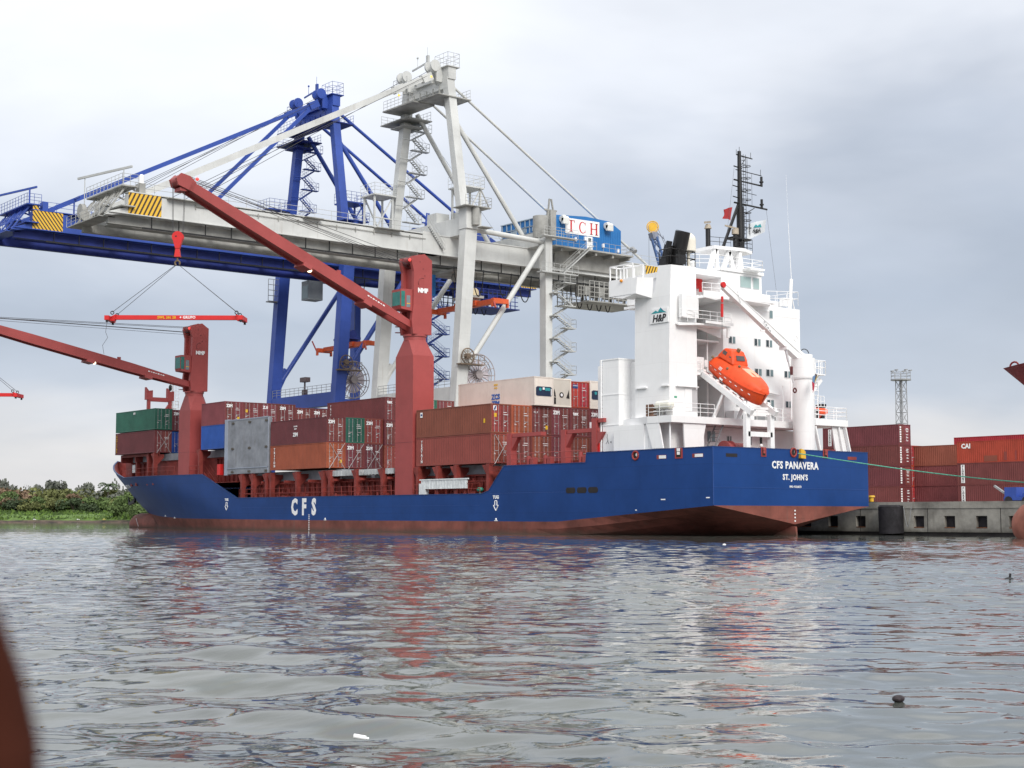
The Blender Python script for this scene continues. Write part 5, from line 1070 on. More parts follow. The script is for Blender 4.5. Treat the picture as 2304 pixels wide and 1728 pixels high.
# uptakes, cage and satcom dome
FUN = bpy.data.objects.new('funnel_top', None); COL.objects.link(FUN); FUN.parent = SHIP; FUN.location = V(2.8, 7.4, 22.5)-WL(SHIP)
P5('exhaust_pipe', lambda b: b.tube((3.0, 7.0, 22.3), (3.05, 6.1, 25.3), .64, 18), BLACK, FUN)
P5('pipe_mouth', lambda b: b.tube((3.052, 6.09, 25.31), (3.053, 6.08, 25.34), .58, 16), mat('soot', (.006, .006, .006), .9), FUN)
for x, y, r, h in ((2.0, 7.3, .40, 1.75), (1.7, 6.9, .24, 2.0), (2.4, 7.7, .24, 2.15), (3.5, 8.0, .2, 2.1)): P5('exhaust_pipe', lambda b: b.tube((x, y, 22.3), (x+.05, y-.55, 22.4+h), r, 12), BLACK, FUN)
P5('cage', lambda b: (b.rail([(1.35, 7.2, 22.45), (1.35, 5.85, 22.45), (4.35, 6.0, 22.45), (4.35, 8.3, 22.45)], 1.25, 2, 1.0, .05), b.box(1.3, 1.36, 6.4, 7.2, 22.45, 23.0), b.box(2.0, 3.2, 5.9, 5.96, 22.5, 23.3)), BLACK, FUN)
P5('satcom_dome', lambda b: (b.tube((4.1, 6.5, 22.5), (4.1, 6.5, 23.8), .12, 8), b.tube((4.1, 6.5, 23.8), (4.1, 6.5, 24.7), .62, 16), b.sphere((4.1, 6.5, 24.7), .62, 16, 6, 0, (1, 1, 1.1), 0)), mat('dome_cream', (.80, .76, .66), .4, var=.02), FUN)
# accommodation block
P5('accommodation_wall', lambda b: (b.box(8.15, 18.05, 6.5, 15.5, 9.76, 20.0), b.box(14.3, 18.05, 6.48, 6.5, 19.2, 20.05), b.box(8.15, 14, 6.44, 6.5, 19.5, 19.56)))
P5('lower_house', lambda b: (b.box(5.0, 18.0, 7.0, 15.5, 5.9, 9.14), b.box(2.6, 5.0, 9.5, 11, 5.9, 9.14)))
def window(x0, x1, z0, z1, y=6.5, two=True, g=DGLASS):
    f = MB(); f.box(x0-.04, x1+.04, y-.035, y-.002, z0-.04, z1+.04); o = f.build('window', FRAME, SUP)
    xs = [(x0, (x0+x1)/2-.04), ((x0+x1)/2+.04, x1)] if two else [(x0, x1)]
    for i, (a, c) in enumerate(xs):
        q = MB(); q.box(a, c, y-.042, y-.036, z0, z1); q.build('pane', [g, GLASS][i % 2] if two else g, o)
    if two: q = MB(); q.box((x0+x1)/2-.04, (x0+x1)/2+.04, y-.06, y-.036, z0-.03, z1+.03); q.build('mullion', WHITE2, o)
for x0, x1, z0, z1 in ((8.85, 9.6, 16.4, 16.95), (12.05, 12.8, 16.4, 16.98), (13.55, 14.3, 16.4, 16.98), (12.07, 12.88, 13.8, 14.36), (13.52, 14.38, 13.82, 14.38), (15.88, 16.7, 13.83, 14.38), (13.57, 14.4, 11.13, 11.72), (16.0, 16.72, 11.18, 11.7), (9.7, 10.4, 11.0, 11.5)): window(x0, x1, z0, z1)
window(14.05, 14.42, 18.97, 19.62, two=False, g=GLASS)
for x0, x1, z0, z1 in ((6.6, 7.5, 7.9, 8.75), (9.0, 9.5, 7.7, 8.4), ): window(x0, x1, z0, z1, 7.0)
for x0 in (11.55, 12.9):
    f = MB(); f.box(x0, x0+.62, 6.95, 6.998, 7.55, 8.75); o = f.build('door', WHITE2, SUP); q = MB(); q.box(x0+.15, x0+.46, 6.94, 6.949, 7.75, 8.55); q.build('pane', DGLASS, o)
P5('deck_lamp', lambda b: b.sphere((11.3, 5.2, 7.6), .17, 8, 6), LETW)
# boat deck with its white edge band, port side brackets and starboard wing
P5('boat_deck', lambda b: (b.prism([(0.02, 4.6, 9.18), (17.0, 4.6, 9.18), (17.0, 16, 9.18), (1.3, 16, 9.18), (1.3, 11.7, 9.18), (.02, 7.4, 9.18)], (0, 0, .57)), b.prism([(15.0, 2.3, 9.38), (19.3, 2.3, 9.38), (19.3, 4.59, 9.38), (15.0, 4.59, 9.38)], (0, 0, .56)), b.box(17.01, 19.3, 4.6, 15, 9.38, 9.9)))
P5('deck_bracket', lambda b: (b.prism([(.05, 7.6, 9.17), (.05, 6.1, 9.17), (.05, 5.6, 7.1), (.05, 6.85, 7.1)], (.12, 0, 0)), b.prism([(.3, 11.7, 9.17), (.3, 7.7, 9.17), (.3, 7.0, 7.0), (.3, 11.7, 7.0)], (.1, 0, 0)), b.box(.26, .299, 7.6, 8.2, 7.0, 8.2), b.box(.2, .9, 8, 11.7, 5.9, 9.15)))
for k_ in range(4): P5('deck_bracket', lambda b: [(lambda: b.prism([(17.5, 2.6, 9.37), (18.9, 2.6, 9.37), (19.55, 2.6, 7.0), (18.0, 2.6, 7.0)], (0, .15, 0))), (lambda: b.beam((18.95, 2.4, 9.3), (19.6, 2.4, 7.0), .14, .3)), (lambda: b.beam((15.1, 2.5, 9.3), (15.75, 2.5, 7.0), .16, .3)), (lambda: b.beam((18.2, 2.45, 9.3), (18.75, 2.45, 7.0), .14, .16))][k_]())
P5('aft_panel', lambda b: (b.prism([(1.55, 4.75, 9.16), (4.15, 4.75, 9.16), (3.9, 4.75, 8.2), (3.9, 4.75, 6.0), (1.75, 4.75, 6.0)], (0, .12, 0)), b.tube((.35, 5.1, 6), (.35, 5.1, 9.2), .07, 8)))
P5('inner_wall', lambda b: (b.box(1.5, 2.3, 6.2, 9.6, 5.9, 9.15), b.box(1.45, 1.5, 6.0, 8.0, 7.9, 8.0)))
P5('dark_vent', lambda b: b.box(1.46, 1.497, 6.3, 7.0, 8.4, 9.1), GREY)
P5('exterior_stair', lambda b: b.stair((4.6, 4.9, 6.0), (6.4, 4.95, 9.2), (0, .9, 0), hand=False, n=9), mat('stair_grey', (.22, .22, .23), .6))
P5('boat_deck_railing', lambda b: b.rail([(.06, 7.3, 9.75), (.06, 4.66, 9.75), (5.1, 4.66, 9.75)], 1.05, 3, 1.5, .03), WHITE2)
P5('boat_deck_railing', lambda b: b.rail([(8.6, 4.66, 9.75), (15.1, 4.66, 9.75)], 1.05, 3, 1.6, .03), WHITE2)
P5('wing_railing', lambda b: b.rail([(15.1, 2.36, 9.94), (19.2, 2.36, 9.94), (19.2, 8, 9.94)], 1.05, 3, 1.5, .035), WHITE2)
P5('deck_gear', lambda b: (b.box(9.3, 10.0, 5.2, 5.8, 9.76, 10.2), b.box(10.6, 11.6, 4.9, 5.3, 9.8, 10.1), b.box(12.1, 12.9, 4.9, 5.3, 9.8, 10.25), b.beam((9.2, 5.0, 10.6), (10.4, 5.0, 10.6), .1, .1), b.box(4.9, 7.4, 8.9, 9.4, 9.8, 10.5)), GREY)
P5('white_vent', lambda b: (b.box(8.3, 9.4, 5.5, 6.4, 9.76, 10.5), b.tube((14.2, 5.2, 9.76), (14.2, 5.2, 12.9), .05, 6), b.beam((13.0, 6.2, 12.4), (14.9, 6.2, 12.2), .4, .1)), WHITE2)
# recess between casing and block: floors, back wall, red lockers
P5('recess_wall', lambda b: (b.box(4.46, 8.14, 10.3, 10.5, 9.7, 20), b.box(4.46, 8.14, 6.6, 10.3, 13.35, 13.62), b.box(4.46, 8.14, 7.0, 10.3, 16.4, 16.55), b.box(7.2, 7.32, 7.5, 7.62, 9.76, 17.3)))
P5('balcony', lambda b: (b.prism([(1.9, 5.55, 17.3), (4.0, 5.2, 17.45), (7.7, 5.2, 17.45), (7.7, 10.2, 17.45), (1.9, 6.0, 17.45)], (0, 0, .14)), b.prism([(4.4, 4.85, 17.6), (7.7, 4.85, 17.6), (7.7, 4.95, 17.6), (4.4, 4.95, 17.6)], (0, 0, .22)), b.tube((7.4, 5.2, 16.6), (7.4, 5.2, 17.5), .14, 8), b.prism([(4.5, 6.4, 17.44), (7.8, 6.4, 17.44), (7.8, 6.4, 16.7)], (0, .1, 0))))
P5('locker', lambda b: (b.box(2.1, 3.3, 5.35, 5.75, 18.0, 19.9), b.box(3.32, 4.1, 5.4, 5.98, 18.0, 19.95)))
P5('balcony_railing', lambda b: b.rail([(2.0, 5.5, 17.62), (4.2, 5.0, 17.62), (7.6, 5.0, 17.62)], 1.0, 3, .85, .028), WHITE2)
P5('platform_railing', lambda b: b.rail([(4.5, 6.7, 13.62), (5.7, 6.7, 13.62)], 1.0, 3, .6, .028), WHITE2)
for x, y, z, w, h in ((5.0, 10.0, 18.4, .85, 1.0), (5.0, 10.0, 14.9, .9, 1.2), (5.1, 10.0, 10.6, .85, 1.0), (7.2, 9.0, 21.3, .75, .8)):
    P5('fire_locker', lambda b: (b.box(x, x+w, y-.3, y+.29, z, z+h), b.box(x+.3, x+w+.05, y-.32, y-.3, z-.35, z)), RED)
P5('life_buoy', lambda b: b.ring((6.4, 9.7, 14.4), (0, 1, 0), .28, .07, 12, 5), RED)
P5('inner_stair', lambda b: (b.stair((4.6, 9.8, 13.7), (6.3, 9.8, 17.4), (0, -.7, 0), hand=False, n=12), b.stair((4.7, 9.4, 9.8), (6.0, 9.4, 13.4), (0, -.7, 0), hand=False, n=12)), mat('stair_grey', (.22, .22, .23), .6))
P5('machinery_locker', lambda b: (b.box(4.6, 6.2, 6.9, 7.3, 13.63, 15.0), b.box(6.25, 6.6, 6.85, 7.0, 14.2, 14.8)), WHITE2)
P5('casing_door', lambda b: (b.box(2.95, 3.75, 5.93, 5.995, 10.3, 12.15), ), WHITE2)
P5('door_recess_shade', lambda b: b.box(3.78, 4.4, 5.96, 5.998, 10.25, 12.1), mat('recess_shade_grey', (.5, .49, .5), .6, var=.04))  # flat plate, the shade of a recess put into its grey
P5('sign', lambda b: (b.box(1.75, 2.05, 5.98, 5.998, 11.3, 11.45),), mat('sign_green', (.05, .35, .2), .5))
# wheelhouse
P5('wheelhouse', lambda b: (b.box(8.5, 13.65, 7.0, 14.5, 20.01, 22.7), b.box(4.45, 8.5, 9.3, 14.5, 20.1, 22.1), b.prism([(4.3, 6.9, 22.08), (8.5, 6.9, 22.08), (8.5, 14.6, 22.08), (4.3, 14.6, 22.08)], (0, 0, .5)), b.box(8.4, 13.8, 6.85, 14.6, 22.72, 22.98), b.hexa([(11.2, 6.0, 22.9), (12.6, 5.7, 22.9), (12.9, 6.85, 22.9), (11.2, 6.85, 22.9), (11.0, 6.0, 23.05), (12.7, 5.7, 23.05), (13.0, 6.85, 23.05), (11.0, 6.85, 23.05)]), b.box(13.66, 14.3, 8, 14.5, 20.01, 22.4)))
for x0, x1, z0, z1 in ((10.9, 12.2, 21.5, 22.43), (12.55, 13.25, 21.5, 22.43)):
    f = MB(); f.box(x0-.06, x1+.06, 6.955, 6.998, z0-.06, z1+.06); o = f.build('window', FRAME, SUP); q = MB(); q.box(x0, x1, 6.945, 6.954, z0, z1); q.build('pane', mat('bridge_glass', (.36, .47, .46), .08, var=.05), o)
for x0 in (4.6, 5.9): f = MB(); f.box(x0, x0+.45, 9.25, 9.298, 20.75, 22.0); o = f.build('window', FRAME, SUP); q = MB(); q.box(x0+.05, x0+.4, 9.24, 9.249, 20.8, 21.95); q.build('pane', DGLASS, o)
P5('bridge_deck', lambda b: (b.prism([(3.6, 5.9, 19.62), (4.4, 4.9, 19.75), (5.4, 4.7, 19.6), (7.0, 4.9, 19.95), (12.6, 5.0, 19.85), (12.6, 14, 19.85), (3.6, 14, 19.62)], (0, 0, .22)), b.prism([(4.3, 4.95, 19.8), (7.2, 4.85, 19.8), (7.2, 4.95, 19.8), (4.3, 5.05, 19.8)], (0, 0, .55)), b.box(7.2, 13.4, 4.95, 6.45, 19.98, 20.2), b.prism([(12.6, 6.4, 19.9), (13.9, 6.4, 19.9), (12.6, 5.0, 19.9)], (0, 0, .08)), b.prism([(7.2, 5.0, 20.2), (12.6, 5.1, 20.2), (12.6, 5.2, 20.2), (7.2, 5.1, 20.2)], (0, 0, .5))))
for pts_, h_, n_, g_ in (([(13.8, 6.6, 20.1), (18.0, 6.6, 20.4), (18.0, 12, 20.4)], 1.25, 2, 1.3), ([(4.5, 6.9, 22.58), (8.4, 6.9, 22.98), (13.7, 6.9, 22.98), (13.7, 12, 22.98)], 1.05, 3, 1.2), ([(4.2, 5.05, 20.2), (7.4, 4.95, 20.3)], .8, 2, 1)): P5('bridge_railing', lambda b: b.rail(pts_, h_, n_, g_, .032), WHITE2)
P5('wing_locker', lambda b: b.box(15.2, 16.8, 7.5, 8.5, 20.05, 20.75), WHITE2)
P5('compass_box', lambda b: (b.sphere((6.3, 8.9, 21.0), .35, 8, 5, 0, (1.3, .8, .6)), b.tube((6.3, 8.9, 20), (6.3, 8.9, 21), .05, 6), b.sphere((5.6, 7.6, 23.0), .35, 8, 5)), WHITE2)
P5('wing_console', lambda b: b.box(16.2, 17.0, 6.7, 7.2, 20.3, 21.0), WHITE2)
# port bridge wing: closed bulwark on a curved bracket with an open frame above
P5('port_wing', lambda b: (b.hexa([(-.05, 8.6, 20.1), (1.24, 8.0, 19.75), (1.24, 11.9, 20.1), (-.05, 11.9, 20.15), (-.05, 8.4, 21.45), (1.24, 7.8, 21.45), (1.24, 11.9, 21.55), (-.05, 11.9, 21.55)]), b.prism([(-.02, 8.7, 20.1), (-.02, 11.8, 20.12), (-.02, 10.2, 19.85)], (1.2, 0, 0))))
P5('wing_frame', lambda b: ([b.beam((x, y, 21.4), (x, y, 22.7), .09, .09) for x in (0, 1.2) for y in (9.0, 10.1, 11.0, 11.8)], b.beam((0, 9.0, 22.7), (0, 11.8, 22.7), .1, .1), b.beam((1.2, 9.0, 22.7), (1.2, 11.8, 22.7), .1, .1), b.beam((0, 11.8, 22.7), (1.2, 11.8, 22.7), .1, .1), b.beam((0, 10.1, 22.7), (1.2, 10.1, 22.7), .1, .1)), WHITE2)
P5('wing_lamp', lambda b: b.sphere((-.12, 10.3, 21.35), .14, 7, 5), mat('lamp_orange', (.8, .3, .02), .5))
# mast house, black mast with yards, radar posts
MS = bpy.data.objects.new('mast', None); COL.objects.link(MS); MS.parent = SHIP; MS.location = V(13, 10, 23)-WL(SHIP)
P5('mast_platform', lambda b: (b.prism([(9.4, 8.6, 24.95), (13.2, 8.6, 25.1), (14.9, 9.2, 25.1), (14.9, 11.4, 25.1), (9.4, 11.4, 24.95)], (0, 0, .28)), [b.beam(p, q, .34, .34) for p, q in (((9.0, 8.9, 22.9), (9.8, 8.9, 25)), ((10.0, 8.9, 22.9), (9.9, 8.9, 25)), ((10.6, 8.9, 22.9), (11.6, 8.9, 25)), ((12.6, 8.9, 22.9), (12.9, 8.9, 25)), ((13.8, 9.4, 22.9), (13.4, 9.4, 25)), ((12.2, 8.9, 22.9), (11.5, 8.9, 24.9)), ((14.5, 11, 22.9), (14.5, 11, 25)))]), WHITE, MS)
mx_, my_ = 14.25, 10.0
P5('mast_pole', lambda b: (b.tube((mx_, my_, 25.3), (mx_, my_, 29.5), .36, 12, r2=.33), b.tube((mx_, my_, 29.5), (mx_-.02, my_, 34.6), .25, 12, r2=.17), b.beam((mx_-2.4, my_, 25.3), (mx_-.05, my_, 30.0), .2, .2)), BLACK, MS)
def yards(b):
    for z, a, c, r in ((29.75, -.75, 3.6, .09), (31.85, -.75, 3.0, .08), (32.8, -.5, 2.9, .045), (30.9, -.5, 2.2, .03), (34.2, -.4, 1.7, .06), (33.1, -.75, .3, .06), (30.3, -.9, .2, .05), (31.3, -.9, .2, .05)):
        b.tube((mx_+a, my_, z+.04), (mx_+c, my_, z-.06), r, 5)
    for x, z in ((2.9, 29.7), (2.9, 31.8)): b.tube((mx_+x, my_, z), (mx_+x, my_, z+.85), .12, 7); b.tube((mx_+x, my_, z+.3), (mx_+x, my_, z+.42), .2, 7)
    for x, z in ((2.8, 32.8), (1.5, 34.2), (-.4, 34.2), (0, 34.5)): b.tube((mx_+x, my_, z), (mx_+x, my_, z+.5), .03, 4)
    b.tube((mx_+1.6, my_, 29.8), (mx_+1.6, my_, 32.7), .02, 4); b.tube((mx_+1.0, my_, 29.8), (mx_+1.0, my_, 34.2), .03, 4); b.beam((mx_+.6, my_, 28.9), (mx_+1.9, my_, 29.6), .06, .06); b.beam((mx_+.3, my_, 33.4), (mx_+.9, my_, 34.2), .04, .04)
P5('yard', yards, BLACK, MS)
def mladder(b):
    for x in (.5, .8): b.tube((mx_+x, my_, 25.3), (mx_+x, my_, 34.4), .03, 4)
    for z in np.arange(25.5, 34.4, .32): b.tube((mx_+.3, my_, z), (mx_+.8, my_, z), .025, 4)
    for z in (27.6, 28.3, 29.0, 30.2, 31.1, 32.2, 33.3):
        b.ring((mx_+.75, my_-.1, z), (0, 0, 1), .42, .03, 10, 4); b.tube((mx_+.8, my_, z), (mx_+1.1, my_, z), .05, 4)
    for a in (0, 1.2, 2.4, 4.4): b.tube((mx_+.75+.42*math.cos(a), my_-.1+.42*math.sin(a), 27), (mx_+.75+.42*math.cos(a), my_-.1+.42*math.sin(a), 29.0), .025, 4)
    b.box(mx_-1.5, mx_+.9, my_-.5, my_+.5, 26.4, 26.55); b.rail([(mx_-1.5, my_-.5, 25.3), (mx_+1, my_-.5, 25.3)], 1.2, 3, .6, .03)
P5('mast_ladder', mladder, BLACK, MS)
P5('radar_post', lambda b: (b.tube((mx_-1.0, my_-.3, 25.3), (mx_-1.0, my_-.3, 26.8), .2, 10), b.tube((10.9, my_+.8, 25.2), (10.9, my_+.8, 27.2), .22, 10), b.rail([(10.9, my_+.8, 25.3), (13.2, my_+.2, 25.3)], 1.2, 3, 1.1, .025)), BLACK, MS)
P5('radar_scanner', lambda b: (b.tube((mx_-1, my_-.3, 26.8), (mx_-1, my_-.3, 27.25), .32, 10), b.beam((mx_-2.5, my_-.5, 27.4), (mx_-.4, my_-.1, 27.4), .1, .14), b.tube((10.9, my_+.8, 27.2), (10.9, my_+.8, 27.6), .34, 10, r2=.2), b.beam((9.9, my_+.2, 27.55), (11.6, my_+1.2, 27.95), .14, .2)), mat('radar_buff', (.42, .36, .28), .5), MS)
P5('stay_wire', lambda b: (b.tube((mx_-.7, my_, 33), (mx_-3.0, my_-.6, 23), .012, 3), b.tube((mx_+3.5, my_, 29.7), (mx_+3.0, my_-1.5, 22), .012, 3), b.tube((mx_+1.2, my_, 27), (mx_+1.4, my_, 23), .012, 3)), ROPE, MS)
P5('whip_antenna', lambda b: (b.tube((19.6, 9, 20), (19.9, 9, 23.3), .16, 8), b.beam((19.2, 9, 20), (19.8, 9, 21.7), .08, .08), b.beam((20.4, 9, 20), (19.9, 9, 21.7), .08, .08), b.tube((19.9, 9, 23.3), (19.6, 9, 28.5), .035, 5, r2=.02), b.tube((19.6, 9, 28.5), (19.4, 9, 33), .010, 4), b.tube((18, 9, 20.0), (20.5, 9, 20.0), .1, 6)), WHITE2, MS)
# flags
def flag(c, pts, nx, m, lab, name='flag'):
    t = thing(name, c, lab, 'flag'); b = MB(); n = nx; vs_ = []
    for i in range(n+1):
        u = i/n
        for j in range(5):
            v = j/4; p = (V(pts[0]).lerp(V(pts[1]), u)).lerp(V(pts[3]).lerp(V(pts[2]), u), v); vs_.append((p.x, p.y+.09*math.sin(u*6+v*2), p.z+.03*math.sin(u*5)))
    b.add(vs_, [(i*5+j, (i+1)*5+j, (i+1)*5+j+1, i*5+j+1) for i in range(n) for j in range(4)], 0, True); b.build('cloth', m, t); return t
t = flag((13.5, 9.95, 28.4), [(13.15, 9.9, 29.3), (11.95, 9.9, 28.95), (11.9, 9.9, 28.15), (12.95, 9.9, 28.05)], 8, mat('flag_red', (.36, .03, .035), .8, var=.05), 'red swallow tailed signal flag flying beside the black mast', 'signal_flag')
c0 = [c for c in t.children][0]
bm = bmesh.new(); bm.from_mesh(c0.data); bm.verts.ensure_lookup_table()
for i in (42,): bm.verts[i].co.x += .38
for i in (41, 43): bm.verts[i].co.x += .12
bm.to_mesh(c0.data); bm.free()
t = flag((16, 9.9, 27.4), [(15.2, 9.9, 28.0), (17.6, 9.9, 28.75), (17.5, 9.9, 27.6), (15.1, 9.9, 26.5)], 8, mat('flag_white', (.62, .65, .68), .8, var=.05), 'pale house flag with teal mountains and letters right of the black mast', 'house_flag')
b = MB(); b.prism([(15.75, 9.78, 27.75), (16.1, 9.78, 28.08), (16.3, 9.78, 27.95), (16.7, 9.78, 28.2), (16.85, 9.78, 27.9)], (0, .01, 0)); b.build('mountain_mark', LETTEAL, t)
o = text(t, 'H&P', (16.2, 9.77, 27.45), 'aft', .38, LETB, .02); o.rotation_euler = (R(90), R(-14), 0); o.scale.x *= -1
# white provision crane on the poop
PC = bpy.data.objects.new('provision_crane', None); COL.objects.link(PC); PC.parent = SHIP; PC.location = V(14.3, 3, 6)-WL(SHIP); px_, py_ = 14.3, 3.0
P5('pedestal', lambda b: b.tube((px_, py_, 5.9), (px_, py_, 13.5), .92, 28), WHITE, PC)
P5('slewing_drum', lambda b: (b.tube((px_, py_, 13.45), (px_, py_, 15.1), 1.04, 28), b.tube((px_, py_, 13.3), (px_, py_, 13.45), 1.0, 28, r2=1.04), b.box(px_-.5, px_+.9, py_-.3, py_+.3, 15.1, 15.5)), WHITE, PC)
P5('jib', lambda b: (b.beam((px_-.1, py_, 15.0), (4.5, py_, 20.45), .62, .85, w2=.36, h2=.42), b.beam((px_-.3, py_-.34, 15.3), (4.7, py_-.2, 20.6), .05, .05), b.box(11.75, 12.05, py_-.42, py_+.42, 15.7, 16.0), b.ring((13.1, py_-.3, 16.7), (0, 1, 0), .24, .05, 12, 5), b.beam((6.3, py_-.3, 19.2), (5.9, py_-.3, 20.2), .05, .05), b.box(8.6, 9.1, py_-.4, py_-.3, 17.0, 17.15)), WHITE, PC)
P5('jib_sheave', lambda b: b.disc((4.38, py_-.16, 20.55), (0, 1, 0), .24, .2, 14), RED, PC)
P5('jib_lettering', lambda b: [b.beam((9.0+.22*i, py_-.40, 17.9-.23*i), (9.15+.22*i, py_-.40, 17.75-.23*i), .02, .1) for i in range(8) if i != 4], mat('faint_lettering', (.35, .36, .37), .6), PC)
P5('luffing_ram', lambda b: (b.tube((12.8, py_-.2, 12.9), (11.9, py_-.2, 15.6), .07, 6), b.tube((12.2, py_-.2, 14.7), (11.9, py_-.2, 15.65), .11, 6)), mat('ram_grey', (.62, .62, .64), .4), PC)
P5('hose_loop', lambda b: b.path([(px_-.2+.55*math.cos(a)+.2, py_-.2, 15.5+.42*math.sin(a)) for a in np.linspace(.2, 4.6, 12)], .04, 5), BLACK, PC)
P5('crane_gallery', lambda b: (b.box(px_+1.0, px_+2.35, py_-.5, py_+.6, 13.75, 13.85), b.rail([(px_+1.0, py_-.5, 13.85), (px_+2.35, py_-.5, 13.85), (px_+2.35, py_+.6, 13.85)], 1.15, 2, .45, .045), b.beam((px_+1.0, py_, 12.2), (px_+2.3, py_, 13.4), .25, .3), [b.tube((px_+x, py_-.2, 9.9), (px_+x, py_-.2, 13.7), .035, 5) for x in (1.15, 1.7)], [b.tube((px_+1.15, py_-.2, z), (px_+1.7, py_-.2, z), .03, 4) for z in np.arange(10, 13.7, .4)], b.rail([(px_+1.1, py_-.6, 11.0), (px_+2.0, py_-.6, 11.0)], .9, 2, .5, .03)), WHITE2, PC)
P5('hook_wire', lambda b: (b.tube((4.4, py_, 20.3), (4.35, py_, 16.9), .018, 4), ), ROPE, PC)
P5('hook_block', lambda b: (b.beam((4.4, py_, 19.6), (4.4, py_, 19.1), .14, .14), b.beam((4.38, py_, 19.0), (4.36, py_, 17.9), .16, .16)), RED, PC)
# lifeboat ramp
RP = bpy.data.objects.new('lifeboat_ramp', None); COL.objects.link(RP); RP.parent = SHIP; RP.location = V(6.8, 3.5, 10)-WL(SHIP)
def ramp(b):
    for x in (5.35, 8.25):
        b.beam((x, 6.25, 13.52), (x, .75, 9.95), .36, .46); b.box(x-.18, x+.18, 6.2, 7.5, 13.4, 13.86)
        b.beam((x, 1.35, 9.9), (x, 1.35, 6.0), .48, .36); b.beam((x, 3.9, 11.6), (x, 5.0, 9.8), .22, .22)
    for z in (8.25,): b.beam((5.35, 1.35, z), (8.25, 1.35, z), .36, .4)
    for s in (.25, .55, .85): b.beam((5.35, 6.25-5.5*s, 13.45-3.57*s), (8.25, 6.25-5.5*s, 13.45-3.57*s), .2, .2)
    b.box(4.5, 5.3, 6.3, 7.4, 13.4, 13.6)
P5('ramp_rail', ramp, WHITE, RP)
for x in (5.22, 8.1):
    for i in range(8): P5('roller', lambda b: b.tube((x, 6.1-5.2*i/7, 13.75-3.4*i/7), (x+.3, 6.1-5.2*i/7, 13.75-3.4*i/7), .14, 8), WHITE2, RP)
# mooring winch drum
P5('mooring_winch', lambda b: (b.tube((4.9, 3.5, 7.0), (7.0, 3.4, 7.0), .62, 18), b.disc((5.6, 3.46, 7.0), (1, 0, 0), .78, .1, 20), b.disc((4.95, 3.5, 7.0), (1, 0, 0), .78, .1, 20)), mat('winch_red', (.26, .05, .05), .5, var=.2), SHIP)
P5('bitts', lambda b: [b.tube((x, 1.2, 5.9), (x, 1.2, 7.25), .22, 10) for x in (15.1, 15.9)], mat('winch_red', (.26, .05, .05), .5, var=.2), SHIP)
